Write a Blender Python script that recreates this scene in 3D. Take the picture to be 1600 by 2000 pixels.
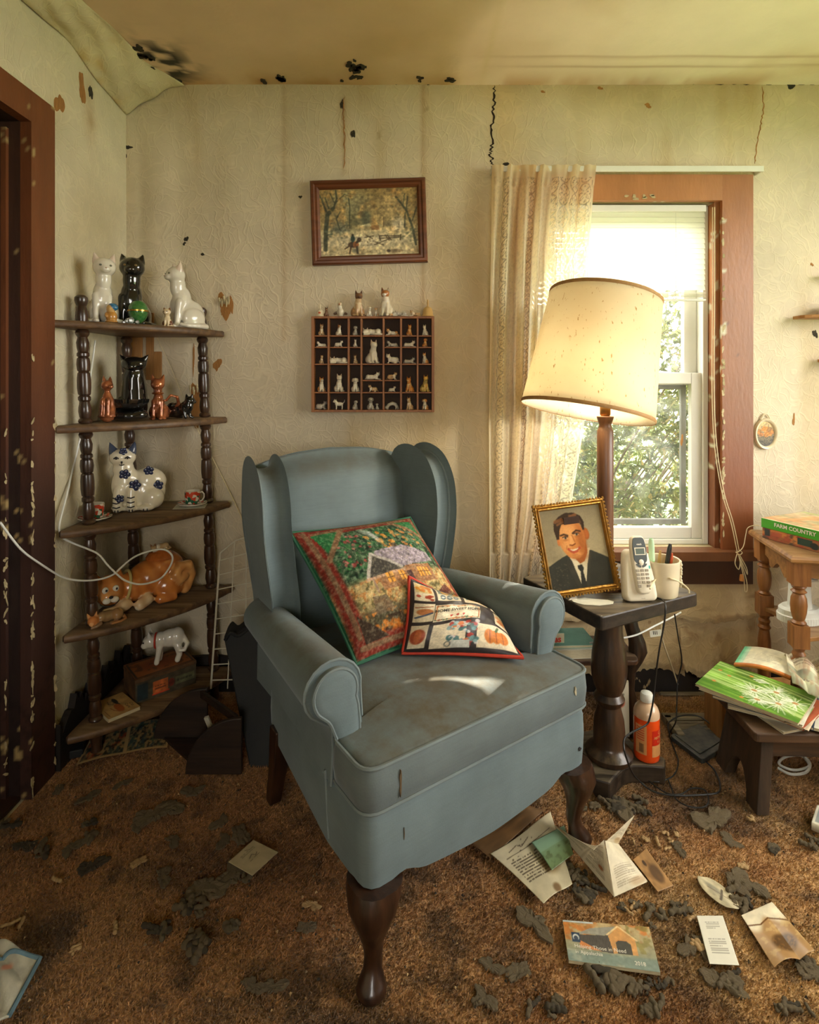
import bpy, bmesh, math, random
import numpy as np
from mathutils import Vector, Matrix, Euler

for o in list(bpy.data.objects):
    bpy.data.objects.remove(o, do_unlink=True)
SC = bpy.context.scene
COL = SC.collection
R = math.radians
PI = math.pi
RND = random.Random(7)

# ------------------------------------------------------------------ camera
FPX, EYE, DEP = 1100.0, 1.21, 2.20      # focal length in px of a 1600x2000 frame, eye height, distance of the back wall
HORIZ = 740.0
cam = bpy.data.cameras.new('camera')
cam.sensor_fit = 'VERTICAL'
cam.sensor_height = 30.0
cam.lens = FPX / 2000.0 * 30.0
cam.shift_y = -(1000.0 - HORIZ) / 2000.0
cam.clip_start = 0.02
camo = bpy.data.objects.new('camera', cam)
camo.location = (0, 0, EYE)
camo.rotation_euler = (R(90), 0, 0)
COL.objects.link(camo)
SC.camera = camo

# ------------------------------------------------------------------ world, sun, window portals, exposure
world = bpy.data.worlds.new('world')
SC.world = world
world.use_nodes = True
bg = world.node_tree.nodes['Background']
bg.inputs[0].default_value = (1.0, 0.965, 0.90, 1)
bg.inputs[1].default_value = 10.5
SUN_DIR = Vector((-0.82, -1.0, -0.89)).normalized()     # the way the sunlight travels
sun = bpy.data.lights.new('sun', 'SUN')
sun.energy = 30.0
sun.angle = R(0.6)
sun.color = (1.0, 0.93, 0.78)
suno = bpy.data.objects.new('sun', sun)
suno.rotation_euler = SUN_DIR.to_track_quat('-Z', 'Y').to_euler()
suno.location = (4, 6, 5)
COL.objects.link(suno)
def portal(name, loc, rot, sx, sy):
    l = bpy.data.lights.new(name, 'AREA')
    l.shape = 'RECTANGLE'; l.size = sx; l.size_y = sy
    l.cycles.is_portal = True
    o = bpy.data.objects.new(name, l); o.location = loc; o.rotation_euler = rot
    COL.objects.link(o)
XL, XR, YB, YF, ZC = -1.11, 2.15, DEP, -2.4, 2.36          # the room
WIN = (0.50, 1.21, 0.55, 1.90)                             # window in the back wall: x0 x1 z0 z1
WINR = (0.25, 1.75, 0.75, 2.15)                           # window in the right wall (out of frame): y0 y1 z0 z1
WINF = (-0.35, 0.65, 0.95, 2.05)                           # window behind the camera: x0 x1 z0 z1
portal('window_portal', ((WIN[0]+WIN[1])/2, YB+0.16, (WIN[2]+WIN[3])/2), (R(-90), 0, 0), WIN[1]-WIN[0], WIN[3]-WIN[2])
portal('window_portal', (XR+0.10, (WINR[0]+WINR[1])/2, (WINR[2]+WINR[3])/2), (R(90), 0, R(90)), WINR[1]-WINR[0], WINR[3]-WINR[2])
portal('window_portal', ((WINF[0]+WINF[1])/2, YF-0.10, (WINF[2]+WINF[3])/2), (R(90), 0, 0), WINF[1]-WINF[0], WINF[3]-WINF[2])
vs = SC.view_settings
vs.view_transform = 'Standard'
try: vs.look = 'None'
except Exception: pass
vs.exposure = 0.40
vs.gamma = 1.0
vs.use_curve_mapping = False

# ------------------------------------------------------------------ helpers
def P(x, y, d):
    """world point at distance d in front of the camera seen at photo pixel (x, y)"""
    return Vector(((x-800.0)/FPX*d, d, EYE+(HORIZ-y)/FPX*d))
def PZ(x, y, z):
    """world point at height z seen at photo pixel (x, y)"""
    return P(x, y, (EYE-z)*FPX/(y-HORIZ))
def s2l(c):
    return tuple((v/12.92 if v <= 0.04045 else ((v+0.055)/1.055)**2.4) for v in c)
def C8(r, g, b):
    return s2l((r/255.0, g/255.0, b/255.0))
def link(o, parent=None):
    COL.objects.link(o)
    if parent is not None: o.parent = parent
    return o
def tag(o, label=None, cat=None, group=None, kind=None):
    if label: o['label'] = label
    if cat: o['category'] = cat
    if group: o['group'] = group
    if kind: o['kind'] = kind
    return o
def thing(name, label, cat, loc=(0, 0, 0), rz=0.0, group=None, rot=None):
    o = bpy.data.objects.new(name, None)
    o.empty_display_size = 0.05
    o.location = loc
    o.rotation_euler = rot if rot is not None else (0, 0, rz)
    COL.objects.link(o)
    return tag(o, label, cat, group)
def copy_tree(o, parent=None):
    c = o.copy(); COL.objects.link(c)
    if parent is not None: c.parent = parent
    for ch in o.children: copy_tree(ch, c)
    return c

class Geo:
    def __init__(s): s.v = []; s.f = []; s.c = None
    def add(s, vs_, fs):
        n = len(s.v); s.v.extend([tuple(p) for p in vs_]); s.f.extend([tuple(i+n for i in f) for f in fs]); return s
    def box(s, cx, cy, cz, sx, sy, sz, rot=None, piv=None):
        vs_ = [Vector((cx+dx*sx/2, cy+dy*sy/2, cz+dz*sz/2)) for dz in (-1, 1) for dy in (-1, 1) for dx in (-1, 1)]
        if rot is not None:
            m = Euler(rot).to_matrix(); pv = Vector(piv) if piv is not None else Vector((cx, cy, cz))
            vs_ = [m @ (p-pv)+pv for p in vs_]
        return s.add(vs_, [(0, 2, 3, 1), (4, 5, 7, 6), (0, 1, 5, 4), (2, 6, 7, 3), (0, 4, 6, 2), (1, 3, 7, 5)])
    def loft(s, rings, closed=True, cap0=True, cap1=True):
        n = len(rings[0]); b = []; fs = []
        for r in rings: b.extend(r)
        m = n if closed else n-1
        for i in range(len(rings)-1):
            for j in range(m):
                k = (j+1) % n
                fs.append((i*n+j, i*n+k, (i+1)*n+k, (i+1)*n+j))
        if closed and cap0: fs.append(tuple(range(n-1, -1, -1)))
        if closed and cap1: fs.append(tuple((len(rings)-1)*n+j for j in range(n)))
        return s.add(b, fs)
    def lathe(s, prof, org=(0, 0, 0), seg=20, mtx=None, cap0=True, cap1=True):
        rings = []
        for r, z in prof:
            ring = []
            for j in range(seg):
                a = 2*PI*j/seg
                p = Vector((r*math.cos(a), r*math.sin(a), z))
                if mtx is not None: p = mtx @ p
                ring.append(p+Vector(org))
            rings.append(ring)
        return s.loft(rings, True, cap0, cap1)
    def tube(s, pts, r, seg=8, closed=False):
        pts = [Vector(p) for p in pts]; n = len(pts); rings = []
        up = None
        for i, p in enumerate(pts):
            if closed: t = pts[(i+1) % n]-pts[i-1]
            else: t = pts[min(i+1, n-1)]-pts[max(i-1, 0)]
            if t.length < 1e-9: t = Vector((0, 0, 1))
            t.normalize()
            if up is None:
                up = Vector((0, 0, 1)) if abs(t.z) < 0.9 else Vector((1, 0, 0))
            a = t.cross(up)
            if a.length < 1e-6: a = t.cross(Vector((0.3, 1, 0.2)))
            a.normalize(); b = a.cross(t).normalized(); up = b
            rr = r[i] if isinstance(r, (list, tuple)) else r
            rings.append([p+a*math.cos(2*PI*j/seg)*rr+b*math.sin(2*PI*j/seg)*rr for j in range(seg)])
        if closed:
            rings.append(rings[0]); return s.loft(rings, True, False, False)
        return s.loft(rings)
    def prism(s, poly, z0, z1, mtx=None):
        a = [Vector((x, y, z0)) for x, y in poly]; b = [Vector((x, y, z1)) for x, y in poly]
        if mtx is not None: a = [mtx @ p for p in a]; b = [mtx @ p for p in b]
        return s.loft([a, b])
    def grid(s, nu, nv, fn):
        vs_ = [fn(i/nu, j/nv) for j in range(nv+1) for i in range(nu+1)]
        fs = [(j*(nu+1)+i, j*(nu+1)+i+1, (j+1)*(nu+1)+i+1, (j+1)*(nu+1)+i) for j in range(nv) for i in range(nu)]
        return s.add(vs_, fs)
    def ball(s, c, r, seg=12, rings=8, rot=None):
        rx, ry, rz = (r, r, r) if not isinstance(r, (list, tuple)) else r
        m = Euler(rot).to_matrix() if rot is not None else None
        vs_ = []; c = Vector(c)
        def put(p):
            p = Vector((p[0]*rx, p[1]*ry, p[2]*rz))
            if m is not None: p = m @ p
            vs_.append(p+c)
        put((0, 0, -1))
        for i in range(1, rings):
            a = -PI/2+PI*i/rings
            for j in range(seg):
                b = 2*PI*j/seg
                put((math.cos(a)*math.cos(b), math.cos(a)*math.sin(b), math.sin(a)))
        put((0, 0, 1)); fs = []; top = len(vs_)-1
        for j in range(seg):
            k = (j+1) % seg
            fs.append((0, 1+k, 1+j))
            for i in range(rings-2):
                fs.append((1+i*seg+j, 1+i*seg+k, 1+(i+1)*seg+k, 1+(i+1)*seg+j))
            fs.append((top, 1+(rings-2)*seg+j, 1+(rings-2)*seg+k))
        return s.add(vs_, fs)
    def mesh(s, name, smooth=True, angle=40):
        me = bpy.data.meshes.new(name)
        me.from_pydata([tuple(p) for p in s.v], [], s.f)
        if smooth:
            me.polygons.foreach_set('use_smooth', [True]*len(me.polygons))
            me.set_sharp_from_angle(angle=R(angle))
        if s.c is not None: set_col(me, s.c)
        me.update(); return me
    def obj(s, name, mat, parent=None, smooth=True, angle=40, bevel=0.0, loc=None, rot=None, seg=2):
        me = s.mesh(name, smooth, angle)
        me.materials.append(mat)
        o = bpy.data.objects.new(name, me)
        link(o, parent)
        if loc is not None: o.location = loc
        if rot is not None: o.rotation_euler = rot
        if bevel > 0:
            b = o.modifiers.new('bevel', 'BEVEL'); b.width = bevel; b.segments = seg; b.limit_method = 'ANGLE'; b.angle_limit = R(35)
        return o
def set_col(me, cols, name='Col'):
    a = me.color_attributes.new(name, 'FLOAT_COLOR', 'POINT')
    arr = np.ones((len(me.vertices), 4), dtype=np.float32)
    arr[:, :3] = np.asarray(cols, dtype=np.float32)[:, :3]
    a.data.foreach_set('color', arr.ravel())
def recalc(o):
    bm = bmesh.new(); bm.from_mesh(o.data); bmesh.ops.recalc_face_normals(bm, faces=bm.faces); bm.to_mesh(o.data); bm.free(); return o
def spline(pts, n=8, closed=False):
    """Catmull-Rom through pts"""
    pts = [Vector(p) for p in pts]; m = len(pts); out = []
    rng = range(m if closed else m-1)
    for i in rng:
        if closed: a, b, c, d = pts[i-1], pts[i], pts[(i+1) % m], pts[(i+2) % m]
        else: a, b, c, d = pts[max(i-1, 0)], pts[i], pts[i+1], pts[min(i+2, m-1)]
        for k in range(n):
            t = k/n
            out.append(0.5*((2*b)+(c-a)*t+(2*a-5*b+4*c-d)*t*t+(3*b-a-3*c+d)*t*t*t))
    if not closed: out.append(pts[-1])
    return out
def sm(a, b, x):
    if isinstance(x, float):
        t = (x-a)/(b-a); t = 0.0 if t < 0 else (1.0 if t > 1 else t); return t*t*(3-2*t)
    t = np.clip((x-a)/(b-a), 0, 1); return t*t*(3-2*t)
_perm = np.random.RandomState(3).rand(256, 256)
_pl = _perm.tolist()
def vnoise(x, y):
    if isinstance(x, float):
        xi = math.floor(x); yi = math.floor(y); fx = x-xi; fy = y-yi
        fx = fx*fx*(3-2*fx); fy = fy*fy*(3-2*fy); r0 = _pl[xi % 256]; r1 = _pl[(xi+1) % 256]; a = yi % 256; b = (yi+1) % 256
        return (r0[a]*(1-fx)+r1[a]*fx)*(1-fy)+(r0[b]*(1-fx)+r1[b]*fx)*fy
    x = np.asarray(x, float); y = np.asarray(y, float)
    xi = np.floor(x).astype(int); yi = np.floor(y).astype(int); fx = x-xi; fy = y-yi
    fx = fx*fx*(3-2*fx); fy = fy*fy*(3-2*fy)
    g = lambda a, b: _perm[a % 256, b % 256]
    return (g(xi, yi)*(1-fx)+g(xi+1, yi)*fx)*(1-fy)+(g(xi, yi+1)*(1-fx)+g(xi+1, yi+1)*fx)*fy
def fbm(x, y, o=4):
    s_ = 0; a = 0.5; t = 0
    for i in range(o):
        s_ = s_+a*vnoise(x*2**i+17*i, y*2**i+31*i); t += a; a *= 0.5
    return s_/t

# ------------------------------------------------------------------ materials
def new_mat(name):
    m = bpy.data.materials.new(name); m.use_nodes = True
    nt = m.node_tree; return m, nt, nt.nodes['Principled BSDF']
def NN(nt, typ, **kw):
    n = nt.nodes.new(typ)
    for k, v in kw.items(): setattr(n, k, v)
    return n
def setin(n, **kw):
    for k, v in kw.items():
        n.inputs[k.replace('_', ' ')].default_value = v
def mixc(nt, fac, a, b, mode='MIX'):
    m = NN(nt, 'ShaderNodeMix', data_type='RGBA', blend_type=mode)
    for sock, val in ((0, fac), (6, a), (7, b)):
        if hasattr(val, 'is_output') or hasattr(val, 'links'): nt.links.new(val, m.inputs[sock])
        elif isinstance(val, (int, float)): m.inputs[sock].default_value = val
        else: m.inputs[sock].default_value = (*val[:3], 1)
    return m.outputs[2]
def mat(name, col, rough=0.5, metal=0.0, var=0.25, vscale=8.0, bump=0.0, bscale=60.0, col2=None, stretch=(1, 1, 1), coat=0.0, spec=0.5, dust=0.0, attr=False, sheen=0.0, detail=5.0, trans=0.0):
    """noise-varied principled material; var darkens in patches, dust adds a pale film on faces that look up"""
    m, nt, b = new_mat(name); L = nt.links
    tc = NN(nt, 'ShaderNodeTexCoord'); mp = NN(nt, 'ShaderNodeMapping'); mp.inputs['Scale'].default_value = stretch
    L.new(tc.outputs['Object'], mp.inputs[0])
    n1 = NN(nt, 'ShaderNodeTexNoise'); setin(n1, Scale=vscale, Detail=detail, Roughness=0.6); L.new(mp.outputs[0], n1.inputs['Vector'])
    rmp = NN(nt, 'ShaderNodeMapRange'); setin(rmp, From_Min=0.35, From_Max=0.68); L.new(n1.outputs['Fac'], rmp.inputs[0])
    c2 = col2 if col2 is not None else tuple(v*(1-var) for v in col)
    if attr:
        at = NN(nt, 'ShaderNodeAttribute', attribute_name='Col')
        dk = mixc(nt, 1.0, at.outputs['Color'], (1-var, 1-var, 1-var), 'MULTIPLY')
        out = mixc(nt, rmp.outputs[0], dk, at.outputs['Color'])
    else:
        out = mixc(nt, rmp.outputs[0], c2, col)
    if dust > 0:
        ge = NN(nt, 'ShaderNodeNewGeometry'); sp = NN(nt, 'ShaderNodeSeparateXYZ'); L.new(ge.outputs['Normal'], sp.inputs[0])
        r2 = NN(nt, 'ShaderNodeMapRange'); setin(r2, From_Min=0.5, From_Max=1.0, To_Max=dust); L.new(sp.outputs['Z'], r2.inputs[0])
        mu = NN(nt, 'ShaderNodeMath', operation='MULTIPLY'); L.new(r2.outputs[0], mu.inputs[0]); L.new(rmp.outputs[0], mu.inputs[1])
        out = mixc(nt, mu.outputs[0], out, C8(150, 135, 108))
    L.new(out, b.inputs['Base Color'])
    setin(b, Roughness=rough, Metallic=metal)
    b.inputs['Specular IOR Level'].default_value = spec
    b.inputs['Coat Weight'].default_value = coat
    b.inputs['Coat Roughness'].default_value = 0.08
    b.inputs['Sheen Weight'].default_value = sheen
    b.inputs['Transmission Weight'].default_value = trans
    if bump > 0:
        n2 = NN(nt, 'ShaderNodeTexNoise'); setin(n2, Scale=bscale, Detail=4.0); L.new(mp.outputs[0], n2.inputs['Vector'])
        bp = NN(nt, 'ShaderNodeBump'); setin(bp, Strength=bump, Distance=0.004); L.new(n2.outputs['Fac'], bp.inputs['Height'])
        L.new(bp.outputs[0], b.inputs['Normal'])
    return m
def wood(name, c1, c2, rough=0.45, scale=3.0, axis=0, bump=0.15, dust=0.0, coat=0.0):
    st = [14, 14, 14]; st[axis] = 1.2
    return mat(name, c1, rough, 0, vscale=scale, col2=c2, stretch=tuple(st), bump=bump, bscale=9, dust=dust, coat=coat, detail=8)
MAT = {}
# ------------------------------------------------------------------ room materials
def wallpaper_mat(name, relief=0.5):
    m, nt, b = new_mat(name); L = nt.links
    tc = NN(nt, 'ShaderNodeTexCoord')
    at = NN(nt, 'ShaderNodeAttribute', attribute_name='Col')
    nz = NN(nt, 'ShaderNodeTexNoise'); setin(nz, Scale=5.0, Detail=2.0); L.new(tc.outputs['Object'], nz.inputs['Vector'])
    sub = NN(nt, 'ShaderNodeVectorMath', operation='MULTIPLY_ADD')
    L.new(nz.outputs['Color'], sub.inputs[0]); sub.inputs[1].default_value = (0.30, 0.30, 0.30); L.new(tc.outputs['Object'], sub.inputs[2])
    lines = []
    for sc, off in ((15.0, 0.0), (23.0, 3.7)):
        mp = NN(nt, 'ShaderNodeMapping'); mp.inputs['Location'].default_value = (off, off*2, off); mp.inputs['Scale'].default_value = (1.0, 1.0, 0.55)
        mp.inputs['Rotation'].default_value = (0.4*off, 0.5+off, 0.2); L.new(sub.outputs[0], mp.inputs[0])
        vo = NN(nt, 'ShaderNodeTexVoronoi', feature='DISTANCE_TO_EDGE'); setin(vo, Scale=sc); L.new(mp.outputs[0], vo.inputs['Vector'])
        mr = NN(nt, 'ShaderNodeMapRange'); setin(mr, From_Min=0.012, From_Max=0.05, To_Min=1.0, To_Max=0.0); L.new(vo.outputs['Distance'], mr.inputs[0]); lines.append(mr.outputs[0])
    mx = NN(nt, 'ShaderNodeMath', operation='MAXIMUM'); L.new(lines[0], mx.inputs[0]); L.new(lines[1], mx.inputs[1])
    n2 = NN(nt, 'ShaderNodeTexNoise'); setin(n2, Scale=3.0, Detail=6.0, Roughness=0.65); L.new(tc.outputs['Object'], n2.inputs['Vector'])
    m2 = NN(nt, 'ShaderNodeMapRange'); setin(m2, From_Min=0.3, From_Max=0.7, To_Min=0.80, To_Max=1.06); L.new(n2.outputs['Fac'], m2.inputs[0])
    c0 = mixc(nt, 1.0, at.outputs['Color'], m2.outputs[0], 'MULTIPLY')
    br = mixc(nt, 1.0, c0, (1.14, 1.14, 1.12), 'MULTIPLY')
    mm = NN(nt, 'ShaderNodeMath', operation='MULTIPLY'); L.new(mx.outputs[0], mm.inputs[0]); mm.inputs[1].default_value = 0.42
    L.new(mixc(nt, mm.outputs[0], c0, br), b.inputs['Base Color'])
    setin(b, Roughness=0.62); b.inputs['Specular IOR Level'].default_value = 0.25
    n3 = NN(nt, 'ShaderNodeTexNoise'); setin(n3, Scale=45.0, Detail=5.0); L.new(tc.outputs['Object'], n3.inputs['Vector'])
    ad = NN(nt, 'ShaderNodeMath', operation='MULTIPLY_ADD'); L.new(mx.outputs[0], ad.inputs[0]); ad.inputs[1].default_value = 0.6; L.new(n3.outputs['Fac'], ad.inputs[2])
    bp = NN(nt, 'ShaderNodeBump'); setin(bp, Strength=relief, Distance=0.003); L.new(ad.outputs[0], bp.inputs['Height'])
    L.new(bp.outputs[0], b.inputs['Normal'])
    return m
MAT['paper'] = wallpaper_mat('wallpaper', 0.45)
MAT['ceil'] = mat('ceiling_paint', (0.6, 0.5, 0.3), 0.8, var=0.10, vscale=3, attr=True, bump=0.35, bscale=38)
MAT['plainwall'] = mat('plain_wall', C8(196, 180, 140), 0.8, var=0.2)
MAT['brownpaint'] = mat('brown_paint', C8(112, 62, 30), 0.38, var=0.3, vscale=6, bump=0.12, bscale=25, stretch=(3, 3, 0.7))
MAT['darkpaint'] = mat('dark_brown_paint', C8(58, 36, 24), 0.5, var=0.4, vscale=7, bump=0.2, bscale=30)
MAT['oldpaint'] = mat('worn_brown_paint', C8(108, 60, 32), 0.5, var=0.25, vscale=5, attr=True, bump=0.25, bscale=40, stretch=(3, 3, 0.8))
MAT['flake'] = mat('chipped_primer', C8(190, 172, 130), 0.7, var=0.35, vscale=40)
MAT['mould'] = mat('mould', C8(62, 54, 40), 0.9, var=0.6, vscale=60, bump=0.6, bscale=160)
MAT['crack'] = mat('crack_shadow', C8(44, 28, 14), 0.95, var=0.4, vscale=30)
MAT['lath'] = mat('bare_lath', C8(168, 118, 62), 0.75, var=0.35, vscale=5, stretch=(12, 12, 1.2), bump=0.3, bscale=20)
MAT['torn'] = mat('torn_paper_backing', C8(176, 122, 62), 0.85, var=0.35, vscale=25, stretch=(4, 4, 1), bump=0.4, bscale=80)
MAT['base'] = mat('dark_baseboard', C8(34, 25, 18), 0.7, var=0.5, vscale=9, bump=0.4, bscale=30)
MAT['white_vinyl'] = mat('white_vinyl', C8(225, 225, 215), 0.35, var=0.06, vscale=8)
MAT['grass_out'] = mat('lawn', C8(90, 120, 50), 0.9, var=0.4, vscale=3)
MAT['rawplaster'] = mat('plaster_edge', C8(205, 190, 150), 0.85, var=0.3, vscale=30, bump=0.4)

def struct(o):
    o['kind'] = 'structure'; return o
def blotch(cx, cy, rx, ry, n=22, rough=0.35, seed=0, rot=0.0):
    r_ = random.Random(seed); ph = [r_.uniform(0, 6.28) for _ in range(5)]; am = [r_.uniform(0.3, 1)/(k+1) for k in range(5)]
    out = []
    for i in range(n):
        a = 2*PI*i/n
        k = 1+rough*sum(am[j]*math.sin((j+2)*a+ph[j]) for j in range(5))+r_.uniform(-rough, rough)*0.25
        x, y = rx*k*math.cos(a), ry*k*math.sin(a)
        out.append((cx+x*math.cos(rot)-y*math.sin(rot), cy+x*math.sin(rot)+y*math.cos(rot)))
    return out

# ------------------------------------------------------------------ back wall
def fold(x, z):
    """soft folds of the loose wallpaper near the corner, in metres towards the room"""
    s_ = np.clip(((x-XL)/0.62), 0, 1); w = (1-s_)**1.3*sm(0.0, 0.03, x-XL+0.0)
    lean = (2.3-z)*0.07
    f = 0.016*np.maximum(0, np.sin((x-XL-lean)*21.0+0.9*np.sin(z*2.1)))*w*sm(2.36, 2.0, z)
    f = f+0.007*np.sin((x-XL)*9+z*1.7)*w+0.003*fbm(x*6, z*3)*1.0
    return f*sm(0.9, 1.25, z)+0.002*fbm(x*5+9, z*5)
def back_cols(x, z):
    base = np.array(C8(212, 199, 172)); x = np.asarray(x); z = np.asarray(z)
    c = np.repeat(base[None, :], x.size, 0)
    def tint(mask, col):
        nonlocal c
        m = np.clip(mask, 0, 1)[:, None]; c = c*(1-m)+c*np.array(col)[None, :]*m
    tint(0.55*sm(0.45, 0.75, fbm(x*1.7+3, z*1.1+5)), (0.82, 0.74, 0.58))
    tint(0.5*sm(0.52, 0.8, fbm(x*9+3, z*1.2)), (0.80, 0.70, 0.52))                 # water runs
    tint(0.6*sm(2.20, 2.36, z)*fbm(x*4, z*2+3), (0.75, 0.60, 0.38))                # stain under the ceiling
    for sx_, w_, z0, z1 in ((-0.487, 0.0016, 1.35, 2.36), (0.055, 0.0018, 1.10, 2.36), (-0.26, 0.0012, 2.0, 2.3)):
        tint(0.8*np.exp(-((x-sx_)/w_/2)**2)*((z > z0) & (z < z1)), (0.6, 0.42, 0.26))
        tint(0.35*np.exp(-((x-sx_-0.01)/0.02)**2)*((z > z0) & (z < z1))*fbm(x*8, z*6), (0.75, 0.6, 0.4))
    tint(0.8*np.exp(-((x+0.262)/0.012)**2)*sm(2.05, 2.25, z)*sm(2.36, 2.28, z)*fbm(x*40, z*15), (0.5, 0.36, 0.2))
    tint(0.75*sm(0.75, 0.40, z)*sm(0.35, 0.6, fbm(x*3, z*3+2)), (0.74, 0.64, 0.48))   # grime low down
    tint(0.55*np.exp(-((x-0.36)/0.10)**2)*sm(0.4, 0.9, fbm(x*8, z*2)+0.25), (0.88, 0.72, 0.46))
    sp = vnoise(x*42, z*42)*vnoise(x*17+5, z*17)
    tint(0.7*sm(0.80, 0.92, sp), (0.35, 0.26, 0.16))
    return c
def wall_back():
    bx = sorted(set(list(np.round(np.arange(XL, XR+0.001, 0.0155), 4))+[WIN[0], WIN[1], XR]))
    bz = sorted(set(list(np.round(np.arange(0, ZC+0.001, 0.0155), 4))+[WIN[2], WIN[3], ZC]))
    X, Z = np.meshgrid(bx, bz); fx = fold(X.ravel(), Z.ravel())
    g = Geo(); nx = len(bx)
    for x, z, f in zip(X.ravel(), Z.ravel(), fx):
        e = min(1.0, max(0.0, min(abs(x-WIN[0]) if x <= WIN[0] else 9, 0.1)/0.1)) if False else 1.0
        g.v.append((x, YB-float(f)*e, z))
    for j in range(len(bz)-1):
        for i in range(nx-1):
            cx, cz = (bx[i]+bx[i+1])/2, (bz[j]+bz[j+1])/2
            if WIN[0] < cx < WIN[1] and WIN[2] < cz < WIN[3]: continue
            g.f.append((j*nx+i, j*nx+i+1, (j+1)*nx+i+1, (j+1)*nx+i))
    g.c = back_cols(X.ravel(), Z.ravel())
    o = g.obj('wall_back', MAT['paper']); struct(o)
    h = Geo(); y = YB+0.085                                     # the thickness of the wall behind the paper
    for (x0, x1, z0, z1) in ((XL, WIN[0], 0, ZC), (WIN[1], XR, 0, ZC), (WIN[0], WIN[1], 0, WIN[2]), (WIN[0], WIN[1], WIN[3], ZC)):
        h.box((x0+x1)/2, y, (z0+z1)/2, x1-x0, 0.14, z1-z0)
    h.obj('wall_core', MAT['plainwall'], o, smooth=False)
    return o
WB = wall_back()
def on_back(pts, name, m, parent=None, proud=0.0008, thick=0.0006, smooth=False):
    """a thin flat patch on the back wall, outline given in (x, z)"""
    g = Geo()
    a = []; b = []
    xs = np.array([p[0] for p in pts]); zs = np.array([p[1] for p in pts]); f = fold(xs, zs)
    for (x, z), k in zip(pts, f):
        a.append((x, YB-k-proud-thick, z)); b.append((x, YB-k+0.004, z))
    g.loft([b, a])
    return g.obj(name, m, parent if parent is not None else WB, smooth=smooth)
def bx(x): return (x-800)/500.0            # photo pixel to metres on the back wall
def bz(y): return EYE+(HORIZ-y)/500.0
def crack_line(pts, w, name='crack', m=None, seed=1, parent=None):
    r_ = random.Random(seed); P2 = spline([(p[0], p[1], 0) for p in pts], 9)
    L_, R_ = [], []
    for i, p in enumerate(P2):
        t = min(i, len(P2)-1-i)/3.0; ww = w*min(1, t+0.25)*r_.uniform(0.45, 1.3); j = r_.uniform(-1, 1)*w*0.9
        L_.append((p.x-ww/2+j, p.y)); R_.append((p.x+ww/2+j, p.y))
    return on_back(L_+R_[::-1], name, m or MAT['crack'], parent)
crack_line([(bx(x), bz(y)) for x, y in ((966, 168), (965, 205), (961, 245), (960, 285), (958, 300), (962, 320), (961, 334))], 0.007, seed=3)
crack_line([(bx(x), bz(y)) for x, y in ((1489, 170), (1490, 215), (1484, 250), (1478, 285), (1474, 320))], 0.0035, m=MAT['torn'], seed=4)
crack_line([(bx(x), bz(y)) for x, y in ((245, 300), (243, 345), (242, 375), (243, 420), (242, 452))], 0.006, seed=5)
crack_line([(bx(x), bz(y)) for x, y in ((672, 190), (671, 230), (673, 260), (672, 330))], 0.004, m=MAT['torn'], seed=8)
def hcrack(pts, w, seed):
    r_ = random.Random(seed); a, b = [], []
    for p in spline([(x, z, 0) for x, z in pts], 14):
        j = r_.uniform(-1, 1)*w*0.5; ww = w*r_.uniform(0.3, 1.2)
        a.append((p.x, p.y+ww/2+j)); b.append((p.x, p.y-ww/2+j))
    return on_back(a+b[::-1], 'crack', MAT['crack'])
hcrack([(bx(x), bz(y)) for x, y in ((330, 164), (420, 163), (560, 163), (700, 164), (830, 164))], 0.005, 21)
hcrack([(bx(x), bz(y)) for x, y in ((830, 163), (965, 163), (1110, 162), (1300, 164), (1480, 163), (1600, 165))], 0.008, 22)
for i, (x, y, rx, ry) in enumerate(((985, 327, 11, 7), (364, 467, 4, 5), (360, 476, 3, 3), (396, 497, 3, 3), (251, 288, 6, 4), (1265, 207, 6, 4), (1545, 164, 11, 8), (1500, 164, 6, 4),
                                    (587, 385, 3, 3), (1172, 173, 5, 3), (1060, 180, 4, 2), (1585, 517, 3, 3), (1591, 652, 5, 7), (690, 262, 4, 8), (668, 205, 3, 9))):
    on_back(blotch(bx(x), bz(y), rx/500, ry/500, seed=i, rough=0.4), 'hole', MAT['mould'] if i not in (5, 9, 10, 11) else MAT['torn'])
for i, (x, y, rx, ry) in enumerate(((438, 600, 9, 24), (452, 597, 4, 20), (386, 785, 14, 42), (402, 700, 3, 22), (378, 700, 2, 26), (425, 712, 7, 12), (1332, 860, 2, 9), (1550, 820, 2, 12))):
    pts = blotch(bx(x), bz(y), rx/500, ry/500, n=34, seed=50+i, rough=0.38)
    o = on_back(pts, 'torn_patch', MAT['torn'])
    if i in (0, 2):
        for k in range(5):                                      # curled paper shreds along the upper edge of the tear
            xx = bx(x-rx+2*rx*k/4.0); zz = bz(y-ry*0.8)+RND.uniform(-0.01, 0.01)
            g = Geo(); g.tube([(xx, YB-0.006, zz), (xx+0.004, YB-0.012, zz-0.012), (xx+0.002, YB-0.006, zz-0.03)], [0.004, 0.005, 0.002], 6)
            g.obj('paper_shred', MAT['rawplaster'], WB)
for (x0, y0, x1, y1) in ((251, 640, 281, 768), (289, 612, 304, 742), (304, 687, 319, 742)):
    g = Geo(); g.box((bx(x0)+bx(x1))/2, YB-0.012, (bz(y0)+bz(y1))/2, bx(x1)-bx(x0), 0.014, bz(y0)-bz(y1))
    g.obj('lath', MAT['lath'], WB, bevel=0.002)
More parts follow.
